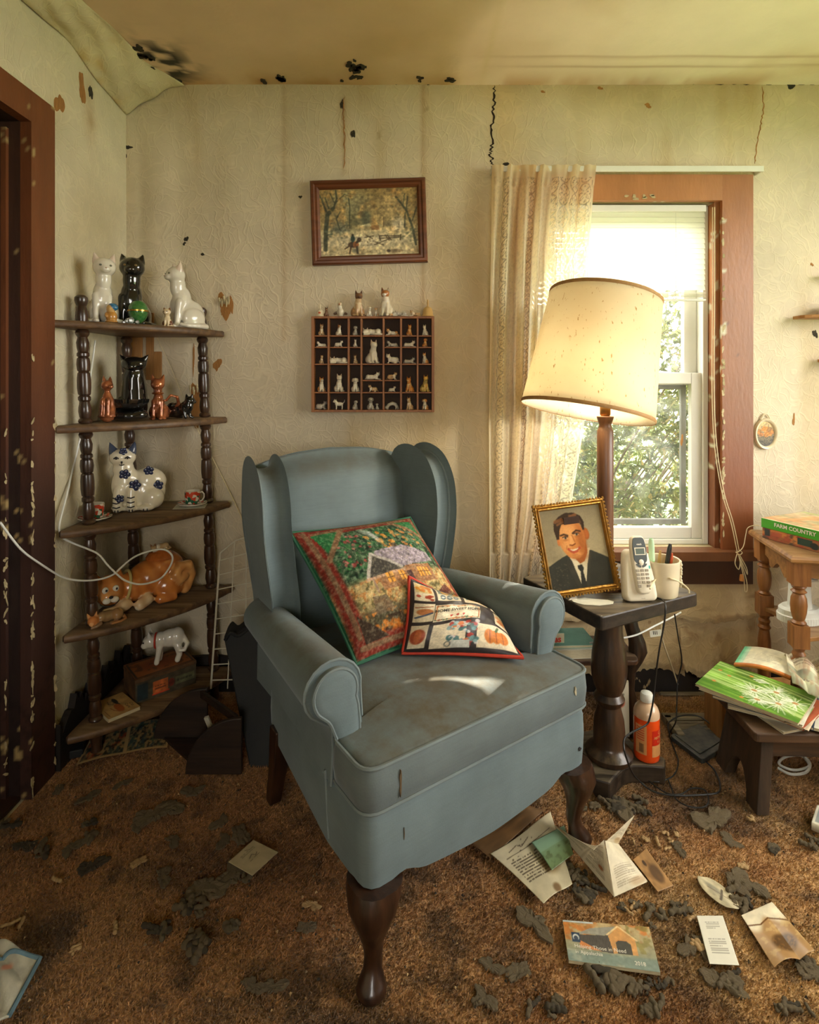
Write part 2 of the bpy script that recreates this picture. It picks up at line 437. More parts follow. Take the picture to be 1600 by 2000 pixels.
# loose brown-stained paper under the window: two sheets with a torn lower edge
def loose_sheet(x0, x1, zt, zb, seed, bulge):
    r_ = random.Random(seed); nu, nv = 60, 26; g = Geo(); cols = []
    jit = [r_.uniform(-1, 1) for _ in range(nu+1)]
    for j in range(nv+1):
        for i in range(nu+1):
            u, v = i/nu, j/nv; x = x0+(x1-x0)*u
            bot = zb+0.018*math.sin(u*9+seed)+0.006*jit[i]; z = bot+(zt-bot)*v
            y = YB-0.006-bulge*(1-v)**1.4*(0.5+0.7*float(fbm(u*3+seed, v*2)))-0.010*float(fbm(u*7+seed, v*5))
            g.v.append((x, y, z))
            k = 0.75+0.35*float(fbm(u*4+seed, v*3)); br = float(sm(0.55, 0.75, fbm(u*6+3*seed, v*5+1)))
            br *= .55; c = np.array(C8(206, 182, 140))*k*(1-br)+np.array(C8(140, 104, 66))*br
            if v < 0.08: c = c*0.7
            cols.append(c)
    for j in range(nv):
        for i in range(nu): g.f.append((j*(nu+1)+i, j*(nu+1)+i+1, (j+1)*(nu+1)+i+1, (j+1)*(nu+1)+i))
    g.c = cols
    return g.obj('loose_wallpaper', MAT['paper'], WB)
loose_sheet(bx(1085), bx(1332), bz(1196), bz(1308), 1, 0.018)
loose_sheet(bx(1325), bx(1474), bz(1200), bz(1306), 2, 0.03)
loose_sheet(bx(1060), bx(1476), bz(1138), bz(1200), 4, 0.022)
loose_sheet(bx(1230), bx(1275), bz(1210), bz(1330), 6, 0.012)

# ------------------------------------------------------------------ left wall with the door opening
DY0, DY1, DZ = 0.72, 1.62, 1.95
def left_cols(y, z):
    base = np.array(C8(216, 206, 176)); c = np.repeat(base[None, :], y.size, 0)
    def tint(mask, col):
        nonlocal c
        m = np.clip(mask, 0, 1)[:, None]; c = c*(1-m)+c*np.array(col)[None, :]*m
    tint(0.5*sm(0.45, 0.75, fbm(y*2+1, z*1.2+9)), (0.84, 0.76, 0.62))
    tint(0.8*sm(0.48, 0.75, fbm(y*9+1, z*0.9))*sm(1.0, 0.5, z), (0.62, 0.58, 0.52))
    tint(0.7*np.exp(-((y-1.95)/0.035)**2)*np.exp(-((z-2.13)/0.10)**2)*fbm(y*30, z*20)*1.6, (0.55, 0.36, 0.2))
    tint(0.6*sm(0.80, 0.92, vnoise(y*37, z*37)*vnoise(y*15, z*15)), (0.35, 0.26, 0.16))
    return c
def lfold(y, z):
    return 0.014*np.maximum(0, np.sin((y-1.74)*16))*sm(1.74, 1.87, y)*sm(0.15, 0.5, z)*sm(1.6, 0.8, z)+0.010*fbm(y*5, z*3)*sm(1.74, 1.84, y)
def wall_left():
    by = sorted(set(list(np.round(np.arange(YF, 1.3, 0.05), 4))+list(np.round(np.arange(1.3, YB+0.001, 0.016), 4))+[DY0, DY1, YB]))
    bz_ = sorted(set(list(np.round(np.arange(0, ZC+0.001, 0.016), 4))+[DZ, ZC]))
    Y, Z = np.meshgrid(by, bz_); f = lfold(Y.ravel(), Z.ravel()); g = Geo(); n = len(by)
    for y, z, k in zip(Y.ravel(), Z.ravel(), f): g.v.append((XL+float(k), y, z))
    for j in range(len(bz_)-1):
        for i in range(n-1):
            cy, cz = (by[i]+by[i+1])/2, (bz_[j]+bz_[j+1])/2
            if DY0 < cy < DY1 and cz < DZ: continue
            g.f.append((j*n+i, j*n+i+1, (j+1)*n+i+1, (j+1)*n+i))
    g.c = left_cols(Y.ravel(), Z.ravel())
    o = g.obj('wall_left', MAT['paper']); struct(o)
    h = Geo(); xx = XL-0.09
    for y0, y1, z0, z1 in ((YF, DY0-.031, 0, ZC), (DY1+0.031, YB+0.15, 0, ZC), (DY0, DY1+0.031, DZ+0.021, ZC)):
        h.box(xx, (y0+y1)/2, (z0+z1)/2, 0.15, y1-y0, z1-z0)
    h.obj('wall_core', MAT['plainwall'], o, smooth=False)
    return o
WL = wall_left()
for i, (y, z, ry, rz) in enumerate(((1.955, 2.205, 0.012, 0.024), (1.90, 2.19, 0.018, 0.05), (1.78, 2.08, 0.02, 0.03))):
    pts = blotch(y, z, ry, rz, seed=80+i, n=24); g = Geo()
    kf = lfold(np.array([p[0] for p in pts]), np.array([p[1] for p in pts])); g.loft([[(XL, a, b) for a, b in pts], [(XL+float(q)+0.0012, a, b) for (a, b), q in zip(pts, kf)]])
    g.obj('torn_patch', MAT['mould'] if i == 0 else MAT['torn'], WL, smooth=False)
# door casing and jamb: painted brown, chipped to the primer along the arrises
def painted(name, boxes, parent, chip, bev=0.003, lo=C8(64, 40, 32), hi=C8(118, 66, 32)):
    g = Geo(); cols = []
    for (x0, x1, y0, y1, z0, z1) in boxes:
        nz_ = max(2, int((z1-z0)/0.012)); ny = max(1, int((y1-y0)/0.010)); nx_ = max(1, int((x1-x0)/0.010))
        n0 = len(g.v)
        for dim in range(3):
            for side in (0, 1):
                if dim == 0: A, B, fn = ny, nz_, lambda u, v: ((x0, x1)[side], y0+(y1-y0)*u, z0+(z1-z0)*v)
                elif dim == 1: A, B, fn = nx_, nz_, lambda u, v: (x0+(x1-x0)*u, (y0, y1)[side], z0+(z1-z0)*v)
                else: A, B, fn = nx_, ny, lambda u, v: (x0+(x1-x0)*u, y0+(y1-y0)*v, (z0, z1)[side])
                g.grid(A, B, fn)
        for (x, y, z) in g.v[n0:]:
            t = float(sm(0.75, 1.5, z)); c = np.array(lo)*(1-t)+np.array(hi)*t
            e = sum(1 for q in (abs(x-x0), abs(x-x1), abs(y-y0), abs(y-y1)) if q < 0.012)
            nse = float(vnoise(x*60+z*55, y*60+z*48))*0.6+float(vnoise(z*17+x*9, y*23))*0.4
            amt = chip*(1.25-0.9*t)
            if e >= 2 and nse > 0.78-amt: c = np.array(C8(178, 152, 100))
            elif nse > 0.97-amt*0.25: c = np.array(C8(150, 122, 82))
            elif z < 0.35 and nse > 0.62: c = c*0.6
            cols.append(c)
    g.c = np.array(cols)
    return g.obj(name, MAT['oldpaint'], parent, smooth=False)
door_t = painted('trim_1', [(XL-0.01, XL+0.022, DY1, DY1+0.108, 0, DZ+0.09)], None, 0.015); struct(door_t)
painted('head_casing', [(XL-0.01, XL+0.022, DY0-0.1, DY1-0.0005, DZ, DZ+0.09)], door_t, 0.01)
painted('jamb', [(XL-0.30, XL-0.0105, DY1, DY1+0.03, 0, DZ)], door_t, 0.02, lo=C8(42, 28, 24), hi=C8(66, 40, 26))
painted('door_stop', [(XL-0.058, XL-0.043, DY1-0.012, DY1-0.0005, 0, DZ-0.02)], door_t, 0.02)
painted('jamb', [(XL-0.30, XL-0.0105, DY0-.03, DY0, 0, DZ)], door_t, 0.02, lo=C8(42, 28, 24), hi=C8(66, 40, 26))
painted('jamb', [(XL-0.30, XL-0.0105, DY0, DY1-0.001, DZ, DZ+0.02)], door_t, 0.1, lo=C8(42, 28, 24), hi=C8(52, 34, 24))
r_ = random.Random(12)
for k in range(90):                                            # loose flakes standing off the paint
    z = abs(r_.gauss(0.1, 0.75)); z = z if z < 1.3 else r_.uniform(0.1, 1.2)
    yy, xx = r_.choice(((DY1+0.001, XL+0.023), (DY1+0.004, XL+0.023), (DY1+0.107, XL+0.0225), (DY1-0.013, XL-0.043)))
    g = Geo(); pts = blotch(0, 0, r_.uniform(0.0015, 0.006), r_.uniform(0.003, 0.018), n=12, seed=k, rough=.5)
    g.loft([[(0.0, a, b) for a, b in pts], [(0.0015, a, b) for a, b in pts]])
    g.obj('paint_flake', MAT['flake'], door_t, smooth=False, loc=(xx, yy, z), rot=(r_.uniform(-.2, .2), r_.uniform(-.3, .3), r_.uniform(-.6, .2)))
g = Geo(); g.box(XL-0.155, (DY0+DY1)/2, 0.004, 0.29, DY1-DY0, 0.012); g.obj('threshold', MAT['darkpaint'], door_t, smooth=False)
g = Geo(); g.box(XL-0.24, (DY0+DY1)/2, DZ/2+.004, 0.035, DY1-DY0-0.003, DZ-0.010)
dl = g.obj('door_1', MAT['darkpaint'], smooth=False, bevel=0.003); struct(dl)
for z0, z1 in ((0.25, 0.85), (1.05, 1.75)):
    for y0, y1 in ((DY0+0.1, DY0+0.38), (DY0+0.48, DY0+0.76)):
        g = Geo(); g.box(XL-0.220, (y0+y1)/2, (z0+z1)/2, 0.012, y1-y0, z1-z0); g.obj('panel', MAT['darkpaint'], dl, smooth=False, bevel=0.005)
# sagging wallpaper strip where the left wall meets the ceiling
def sag(u, v):
    y = 1.25+(YB-1.25)*v
    wid = 0.10+0.05*v+0.012*math.sin(v*11)+0.09*float(sm(0.8, 1.0, v)); drop = 0.085+0.03*math.sin(v*7+1)
    x = XL+wid*u; z = ZC-0.002-drop*(1-u)**1.6-0.018*math.sin(PI*u)*(1+0.6*math.sin(v*17))+0.004*math.sin(u*14+v*23)+0.010*(fbm(float(u)*3+7, float(v)*16)-.5)*math.sin(PI*u)+0.004*math.sin(v*60+u*5)*math.sin(PI*u)*fbm(float(v)*9, float(u)*2)
    return (x+0.004, y-0.002, min(z, ZC-0.003))
g = Geo(); g.grid(26, 90, sag)
ys = np.array([p[1] for p in g.v]); xs = np.array([p[0] for p in g.v])
cc = np.repeat(np.array([C8(212, 200, 164)]), len(xs), 0); msk = (0.9*sm(0.55, 0.8, fbm(xs*14, ys*9)))[:, None]
g.c = (cc*(1-msk)+cc*np.array([0.86, 0.70, 0.46])*msk)*1.05
sg = g.obj('sagging_wallpaper', MAT['paper'], WL)
md = sg.modifiers.new('solid', 'SOLIDIFY'); md.thickness = 0.001

# ------------------------------------------------------------------ ceiling
def ceiling():
    bx_ = np.linspace(XL-0.0, XR, 170); by = np.concatenate([np.linspace(YF, 0.9, 30), np.linspace(0.92, YB, 100)])
    X, Y = np.meshgrid(bx_, by); x = X.ravel(); y = Y.ravel()
    c = np.repeat(np.array([C8(232, 204, 170)]), x.size, 0)
    def tint(mask, col):
        nonlocal c
        m = np.clip(mask, 0, 1)[:, None]; c = c*(1-m)+np.array(col)[None, :]*m
    tint(0.9*sm(-0.2, 1.2, x), C8(250, 242, 214))  # brighter light on the right side, put into the ceiling colour
    tint(0.5*sm(0.45, 0.75, fbm(x*2.2, y*2.2)), C8(206, 176, 126))
    for yy, w in ((2.00, 0.008), (2.06, 0.007)):
        tint(0.5*np.exp(-((y-yy-0.01*np.sin(x*2))/w)**2)*sm(0.15, 0.6, x), C8(176, 134, 70))
    tint(0.6*sm(2.08, 2.20, y)*sm(0.35, 0.6, fbm(x*7, y*3)), C8(190, 140, 74))
    tint(0.9*np.exp(-((x-0.275)/0.008)**2)*fbm(x*5, y*6), C8(222, 200, 150))
    tint(np.clip(sm(0.42, 0.62, fbm(x*26, y*26))*np.exp(-((x+0.90+0.0)/0.10)**2-((y-2.05)/0.13)**2)*1.6, 0, 1), C8(60, 56, 46))
    z = ZC-0.004*fbm(x*5, y*5)+0*x
    g = Geo(); g.v = [(a, b, d) for a, b, d in zip(x, y, z)]; n = len(bx_)
    for j in range(len(by)-1):
        for i in range(n-1): g.f.append((j*n+i, (j+1)*n+i, (j+1)*n+i+1, j*n+i+1))
    g.c = c
    o = g.obj('ceiling', MAT['ceil']); struct(o)
    h = Geo(); h.box((XL+XR)/2, (YF+YB)/2, ZC+0.09, XR-XL+0.4, YB-YF+0.4, 0.16); h.obj('slab', MAT['plainwall'], o, smooth=False)
    return o
CE = ceiling()
def on_ceil(pts, name, m):
    g = Geo(); g.loft([[(x, y, ZC+0.001) for x, y in pts], [(x, y, ZC-0.0058) for x, y in pts]]); return g.obj(name, m, CE, smooth=False)
def cp(x, y):
    p = PZ(x, y, ZC-0.005); return p.x, p.y
mr = random.Random(5)
for i in range(34):
    if i < 12: px_, py_ = mr.gauss(694, 10), mr.gauss(135, 7)
    elif i < 24: t = mr.random(); px_, py_ = 265+70*t+mr.gauss(0, 7), 100+58*t+mr.gauss(0, 6)
    else: px_, py_ = mr.choice((515, 548, 550, 560, 705, 668, 700, 820, 880, 1115)), mr.uniform(150, 160)
    q = cp(px_, py_); s_ = mr.uniform(0.004, 0.013)
    on_ceil(blotch(q[0], q[1], s_*1.3, s_*1.2, seed=i+300, rough=0.5, rot=mr.uniform(0, 3)), 'mould_patch', MAT['mould'])

# ------------------------------------------------------------------ walls behind the camera, floor slab, ground outside
g = Geo()
for y0, y1, z0, z1 in ((YF, WINR[0], 0, ZC), (WINR[1], YB, 0, ZC), (WINR[0], WINR[1], 0, WINR[2]), (WINR[0], WINR[1], WINR[3], ZC)):
    g.box(XR+0.07, (y0+y1)/2, (z0+z1)/2, 0.14, y1-y0, z1-z0)
struct(g.obj('wall_right', MAT['plainwall'], smooth=False))
g = Geo()
for x0, x1, z0, z1 in ((XL-0.16, WINF[0], 0, ZC), (WINF[1], XR+0.14, 0, ZC), (WINF[0], WINF[1], 0, WINF[2]), (WINF[0], WINF[1], WINF[3], ZC)):
    g.box((x0+x1)/2, YF-0.07, (z0+z1)/2, x1-x0, 0.14, z1-z0)
struct(g.obj('wall_front', MAT['plainwall'], smooth=False))
g = Geo(); g.box(0, 0, -0.45, 40, 40, 0.1); struct(g.obj('ground', MAT['grass_out'], smooth=False))
g = Geo(); g.box((XL+XR)/2, (YF+YB)/2, -0.06, XR-XL+0.4, YB-YF+0.4, 0.10); FS = struct(g.obj('floor', MAT['plainwall'], smooth=False))
for (a, b, c_, d_) in ((WINR[0], WINR[1], WINR[2], WINR[3]),):
    h = Geo(); y_ = (a+b)/2
    h.box(XR+0.07, y_, c_+0.02, 0.10, b-a, 0.04); h.box(XR+0.07, y_, d_-0.02, 0.10, b-a, 0.04); h.box(XR+0.07, a+0.02, (c_+d_)/2, 0.10, 0.04, d_-c_); h.box(XR+0.07, b-0.02, (c_+d_)/2, 0.10, 0.04, d_-c_); h.box(XR+0.07, y_, (c_+d_)/2, 0.06, b-a, 0.04)
    struct(h.obj('window_2', MAT['white_vinyl'], smooth=False))
h = Geo(); a, b, c_, d_ = WINF; x_ = (a+b)/2
h.box(x_, YF-0.07, c_+0.02, b-a, 0.10, 0.04); h.box(x_, YF-0.07, d_-0.02, b-a, 0.10, 0.04); h.box(a+0.02, YF-0.07, (c_+d_)/2, 0.04, 0.10, d_-c_); h.box(b-0.02, YF-0.07, (c_+d_)/2, 0.04, 0.10, d_-c_); h.box(x_, YF-0.07, (c_+d_)/2, b-a, 0.06, 0.04)
struct(h.obj('window_3', MAT['white_vinyl'], smooth=False))
# baseboards
def jag_board(name, pts_bottom_top, ax):
    g = Geo(); a, b = [], []
    for (s_, h_) in pts_bottom_top:
        if ax == 0: a.append([(s_, YB-0.005, 0), (s_, YB-0.022, 0), (s_, YB-0.022, h_), (s_, YB-0.005, h_)])
        else: a.append([(XL+0.012, s_, 0), (XL+0.034, s_, 0), (XL+0.034, s_, h_), (XL+0.012, s_, h_)])
    g.loft(a); return struct(g.obj(name, MAT['base'], smooth=False))
r_ = random.Random(2)
jag_board('baseboard_back', [(XL+0.02+i*(XR-XL-0.04)/90, 0.085+r_.uniform(-0.006, 0.006)+(0.05 if i < 14 else 0)) for i in range(91)], 0)
jag_board('baseboard_left', [(1.735+i*(YB-0.03-1.735)/30, (0.17+r_.uniform(-0.03, 0.03))*(1.0 if i > 3 else 0.75)) for i in range(31)], 1)

# ------------------------------------------------------------------ carpet
def carpet_mat():
    m, nt, b = new_mat('carpet'); L = nt.links
    tc = NN(nt, 'ShaderNodeTexCoord'); at = NN(nt, 'ShaderNodeAttribute', attribute_name='Col')
    n1 = NN(nt, 'ShaderNodeTexNoise'); setin(n1, Scale=170.0, Detail=4.0, Roughness=0.7); L.new(tc.outputs['Object'], n1.inputs['Vector'])
    r1 = NN(nt, 'ShaderNodeMapRange'); setin(r1, From_Min=0.3, From_Max=0.7, To_Min=0.62, To_Max=1.4); L.new(n1.outputs['Fac'], r1.inputs[0])
    L.new(mixc(nt, 1.0, at.outputs['Color'], r1.outputs[0], 'MULTIPLY'), b.inputs['Base Color'])
    setin(b, Roughness=0.95); b.inputs['Specular IOR Level'].default_value = 0.1; b.inputs['Sheen Weight'].default_value = 0.15
    n2 = NN(nt, 'ShaderNodeTexNoise'); setin(n2, Scale=240.0, Detail=3.0); L.new(tc.outputs['Object'], n2.inputs['Vector'])
    bp = NN(nt, 'ShaderNodeBump'); setin(bp, Strength=0.9, Distance=0.006); L.new(n2.outputs['Fac'], bp.inputs['Height']); L.new(bp.outputs[0], b.inputs['Normal'])
    return m
MAT['carpet'] = carpet_mat()
def carpet_col(x, y):
    a = np.array(C8(174, 132, 86)); d = np.array(C8(94, 70, 48)); l = np.array(C8(206, 168, 112)); rr = np.array(C8(156, 104, 60))
    n = fbm(x*5, y*5, 5); n2 = fbm(x*13+7, y*13, 4); n3 = fbm(x*2.2+3, y*2.2+8, 3)
    c = np.repeat(a[None, :], np.size(x), 0)
    def mix(m, col):
        nonlocal c
        m = np.clip(m, 0, 1)[:, None]; c = c*(1-m)+col[None, :]*m
    mix(0.85*sm(0.50, 0.66, n), d); mix(0.55*sm(0.52, 0.68, n2), d); mix(0.5*sm(0.5, 0.7, n3), rr)
    mix(0.75*sm(0.35, 0.6, fbm(x*4+11, y*4))*np.exp(-((x-0.95)/0.55)**2-((y-1.25)/0.38)**2), l)  # pool of light on the right, painted into the carpet colour
    mix(0.6*sm(0.6, 0.72, fbm(x*22, y*22)), d)
    return c
def carpet_z(x, y):
    return 0.004*fbm(x*6, y*6)+0.003*fbm(x*25, y*25)
def carpet():
    bx_ = np.arange(XL, XR+.01, 0.0125); by = np.concatenate([np.linspace(YF, 0.2, 22), np.arange(0.21, YB, 0.0125), [YB]])
    X, Y = np.meshgrid(bx_, by); x = X.ravel(); y = Y.ravel(); z = carpet_z(x, y)-0.006
    g = Geo(); g.v = list(zip(x.tolist(), y.tolist(), z.tolist())); n = len(bx_)
    for j in range(len(by)-1):
        for i in range(n-1): g.f.append((j*n+i, j*n+i+1, (j+1)*n+i+1, (j+1)*n+i))
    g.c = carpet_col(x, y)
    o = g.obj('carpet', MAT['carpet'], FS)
    # pile: short tufts of single triangles where the photograph is close enough to show them
    rs = np.random.RandomState(4); N = 430000
    d = 0.55+1.62*rs.rand(N)**1.15; x = (rs.rand(N)*2-1.0)*1.25*np.maximum(d, .9); y = d
    ok = (x > XL+0.03) & (x < XR-.02); x = x[ok]; y = y[ok]; N = x.size
    a = rs.rand(N)*2*PI; w = 0.0011+0.0010*rs.rand(N); h = 0.005+0.007*rs.rand(N); ln = 0.007
    z = carpet_z(x, y)-0.007
    lx = ln*(rs.rand(N)-0.5)*2+0.004; ly = ln*(rs.rand(N)-0.5)*2-0.002
    v = np.empty((N*3, 3)); v[0::3] = np.c_[x-w*np.cos(a), y-w*np.sin(a), z]; v[1::3] = np.c_[x+w*np.cos(a), y+w*np.sin(a), z]; v[2::3] = np.c_[x+lx, y+ly, z+h]
    me = bpy.data.meshes.new('carpet_pile')
    me.vertices.add(N*3); me.vertices.foreach_set('co', v.ravel())
    me.loops.add(N*3); me.loops.foreach_set('vertex_index', np.arange(N*3)); me.polygons.add(N); me.polygons.foreach_set('loop_start', np.arange(N)*3); me.polygons.foreach_set('loop_total', np.full(N, 3))
    me.update(); cc = carpet_col(x, y)*(0.75+0.6*rs.rand(N))[:, None]; set_col(me, np.repeat(cc, 3, 0)); me.materials.append(MAT['carpet'])
    q = bpy.data.objects.new('carpet_pile', me); link(q, FS); q['kind'] = 'stuff'
carpet()
# ------------------------------------------------------------------ painting helper: a small picture kept as point colours on a grid
class Canvas:
    def __init__(s, w, h, bg=(255, 255, 255), seed=1):
        s.w, s.h = w, h
        s.x, s.y = np.meshgrid(np.linspace(0, 1, w), np.linspace(0, 1, h))
        s.a = np.ones((h, w, 3))*np.array(bg)/255.0
        s.rs = np.random.RandomState(seed)
    def blend(s, m, col, al=1.0):
        m = np.clip(m, 0, 1)[..., None]*al; s.a = s.a*(1-m)+np.array(col)/255.0*m; return s
    def rect(s, x0, y0, x1, y1, col, al=1.0, soft=0.0):
        if soft: m = sm(x0-soft, x0+soft, s.x)*sm(x1+soft, x1-soft, s.x)*sm(y0-soft, y0+soft, s.y)*sm(y1+soft, y1-soft, s.y)
        else: m = (s.x >= x0) & (s.x <= x1) & (s.y >= y0) & (s.y <= y1)
        return s.blend(m*1.0, col, al)
    def ell(s, cx, cy, rx, ry, col, al=1.0, soft=0.12, rot=0.0):
        dx, dy = s.x-cx, s.y-cy; c, n = math.cos(rot), math.sin(rot)
        r = np.sqrt(((dx*c+dy*n)/rx)**2+((-dx*n+dy*c)/ry)**2)
        return s.blend(sm(1+soft, 1-soft, r), col, al)
    def poly(s, pts, col, al=1.0):
        m = np.zeros_like(s.x, bool); n = len(pts)
        for i in range(n):
            x0, y0 = pts[i]; x1, y1 = pts[(i+1) % n]
            c = ((y0 > s.y) != (y1 > s.y)) & (s.x < (x1-x0)*(s.y-y0)/((y1-y0) if y1 != y0 else 1e-9)+x0)
            m ^= c
        return s.blend(m*1.0, col, al)
    def line(s, pts, w, col, al=1.0):
        for (x0, y0), (x1, y1) in zip(pts[:-1], pts[1:]):
            dx, dy = x1-x0, y1-y0; L2 = dx*dx+dy*dy+1e-12
            t = np.clip(((s.x-x0)*dx+(s.y-y0)*dy)/L2, 0, 1)
            d = np.sqrt((s.x-x0-t*dx)**2+(s.y-y0-t*dy)**2)
            s.blend(sm(w*1.3, w*0.7, d), col, al)
        return s
    def grad(s, c0, c1):
        t = s.y[..., None]; s.a = np.array(c0)/255.*(1-t)+np.array(c1)/255.*t; return s
    def noise(s, sc, amt, mask=None, col=None):
        n = fbm(s.x*sc+s.rs.rand()*50, s.y*sc*s.h/s.w+s.rs.rand()*50, 4)-0.5
        if mask is not None: n = n*mask
        if col is None: s.a = s.a*(1+amt*2*n[..., None])
        else: s.blend(sm(0.02, 0.18, n), col, amt)
        return s
    def dots(s, n, box, r, cols, al=0.9):
        for _ in range(n):
            x = box[0]+(box[2]-box[0])*s.rs.rand(); y = box[1]+(box[3]-box[1])*s.rs.rand()
            s.ell(x, y, r*(0.6+0.8*s.rs.rand()), r*(0.6+0.8*s.rs.rand()), cols[s.rs.randint(len(cols))], al)
        return s
    def text_lines(s, x0, x1, y0, y1, n, col, al=0.6, dens=0.75):
        for i in range(n):
            yy = y1-(y1-y0)*(i+0.5)/n
            k = vnoise(s.x*90+i*13, s.x*0+i*7.7)
            s.blend(((np.abs(s.y-yy) < (y1-y0)/n*0.28) & (s.x > x0) & (s.x < x1-(0.3*(x1-x0) if i % 4 == 3 else 0)) & (k > 1-dens))*1.0, col, al)
        return s
    def blur(s, n=1):
        for _ in range(n):
            p = np.pad(s.a, ((1, 1), (1, 1), (0, 0)), 'edge'); s.a = (p[:-2, 1:-1]+p[2:, 1:-1]+p[1:-1, :-2]+p[1:-1, 2:]+2*p[1:-1, 1:-1])/6
        return s
    def cols(s):
        a = np.clip(s.a, 0, 1).reshape(-1, 3)
        return np.where(a <= 0.04045, a/12.92, ((a+0.055)/1.055)**2.4)
    def obj(s, name, mt, fn, parent=None, smooth=True):
        """fn(u, v) gives the point where picture position (u, v) lies, v up"""
        g = Geo(); g.grid(s.w-1, s.h-1, fn); g.c = s.cols()
        return g.obj(name, mt, parent, smooth=smooth, angle=80)
MAT['print'] = mat('printed_surface', (1, 1, 1), 0.55, var=0.06, vscale=30, attr=True)
MAT['gloss_print'] = mat('glossy_print', (1, 1, 1), 0.28, var=0.05, vscale=30, attr=True)
MAT['weave'] = mat('woven_picture', (1, 1, 1), 0.9, var=0.25, vscale=260, attr=True, bump=0.35, bscale=500, spec=0.2)
MAT['print_satin'] = mat('printed_cotton', (1, 1, 1), 0.42, var=0.08, vscale=200, attr=True, bump=0.1, bscale=400)
def font_geo(body, size, align='CENTER', bold=0.0, extrude=0.0):
    cu = bpy.data.curves.new('t', 'FONT'); cu.body = body; cu.size = size; cu.align_x = align; cu.align_y = 'CENTER'; cu.offset = bold; cu.extrude = extrude; cu.resolution_u = 3
    o = bpy.data.objects.new('t', cu); COL.objects.link(o)
    dg = bpy.context.evaluated_depsgraph_get(); me = bpy.data.meshes.new_from_object(o.evaluated_get(dg))
    v = [tuple(q.co) for q in me.vertices]; f = [tuple(p.vertices) for p in me.polygons]
    bpy.data.objects.remove(o); bpy.data.curves.remove(cu); bpy.data.meshes.remove(me)
    return v, f
def lettering(name, body, size, m, fn, parent, bold=0.0, align='CENTER'):
    """fn maps the flat lettering point (x, y) onto the surface it is printed on"""
    v, f = font_geo(body, size, align, bold)
    g = Geo(); g.add([fn(p[0], p[1]) for p in v], f)
    return g.obj(name, m, parent, smooth=False)
MAT['ink'] = mat('dark_ink', C8(36, 34, 34), 0.6, var=0.1)
MAT['ink_white'] = mat('white_ink', C8(232, 226, 208), 0.5, var=0.1)

# ------------------------------------------------------------------ wing chair
def velvet(name, col, worn):
    m, nt, b = new_mat(name); L = nt.links
    tc = NN(nt, 'ShaderNodeTexCoord')
    n1 = NN(nt, 'ShaderNodeTexNoise'); setin(n1, Scale=4.5, Detail=6.0, Roughness=0.6); L.new(tc.outputs['Object'], n1.inputs['Vector'])
    r1 = NN(nt, 'ShaderNodeMapRange'); setin(r1, From_Min=0.35, From_Max=0.7); L.new(n1.outputs['Fac'], r1.inputs[0])
    c = mixc(nt, r1.outputs[0], tuple(v*0.72 for v in col), col)
    n2 = NN(nt, 'ShaderNodeTexNoise'); setin(n2, Scale=7.0, Detail=7.0, Roughness=0.7); L.new(tc.outputs['Object'], n2.inputs['Vector'])
    ge = NN(nt, 'ShaderNodeNewGeometry'); sp = NN(nt, 'ShaderNodeSeparateXYZ'); L.new(ge.outputs['Normal'], sp.inputs[0])
    up = NN(nt, 'ShaderNodeMapRange'); setin(up, From_Min=0.35, From_Max=0.95); L.new(sp.outputs['Z'], up.inputs[0])
    r2 = NN(nt, 'ShaderNodeMapRange'); setin(r2, From_Min=0.32, From_Max=0.62, To_Max=worn); L.new(n2.outputs['Fac'], r2.inputs[0])
    mu = NN(nt, 'ShaderNodeMath', operation='MULTIPLY'); L.new(up.outputs[0], mu.inputs[0]); L.new(r2.outputs[0], mu.inputs[1])
    c = mixc(nt, mu.outputs[0], c, C8(82, 74, 56))                # brown grime settled on what faces up
    mp = NN(nt, 'ShaderNodeMapping'); mp.inputs['Scale'].default_value = (18, 18, 260); L.new(tc.outputs['Object'], mp.inputs[0])
    n3 = NN(nt, 'ShaderNodeTexNoise'); setin(n3, Scale=1.0, Detail=3.0); L.new(mp.outputs[0], n3.inputs['Vector'])
    r3 = NN(nt, 'ShaderNodeMapRange'); setin(r3, From_Min=0.3, From_Max=0.7, To_Min=0.95, To_Max=1.03); L.new(n3.outputs['Fac'], r3.inputs[0])
    L.new(mixc(nt, 1.0, c, r3.outputs[0], 'MULTIPLY'), b.inputs['Base Color'])
    setin(b, Roughness=0.75); b.inputs['Specular IOR Level'].default_value = 0.2
    b.inputs['Sheen Weight'].default_value = 0.35; b.inputs['Sheen Roughness'].default_value = 0.4; b.inputs['Sheen Tint'].default_value = (*C8(190, 200, 205), 1)
    n4 = NN(nt, 'ShaderNodeTexNoise'); setin(n4, Scale=300.0, Detail=2.0); L.new(tc.outputs['Object'], n4.inputs['Vector'])
    bp = NN(nt, 'ShaderNodeBump'); setin(bp, Strength=0.12, Distance=0.002); L.new(n4.outputs['Fac'], bp.inputs['Height']); L.new(bp.outputs[0], b.inputs['Normal'])
    return m
VEL = C8(110, 124, 126)
MAT['velvet'] = velvet('blue_velvet', VEL, 0.75)
MAT['velvet_seat'] = velvet('soiled_blue_velvet', C8(104, 114, 114), 1.0)
MAT['piping'] = velvet('piping_velvet', C8(118, 130, 130), 0.6)
MAT['walnut'] = wood('dark_walnut', C8(62, 38, 23), C8(32, 20, 13), 0.32, axis=2, coat=0.3)
MAT['walnut_x'] = wood('dark_walnut_board', C8(92, 60, 36), C8(48, 30, 18), 0.4, axis=0, dust=0.45)

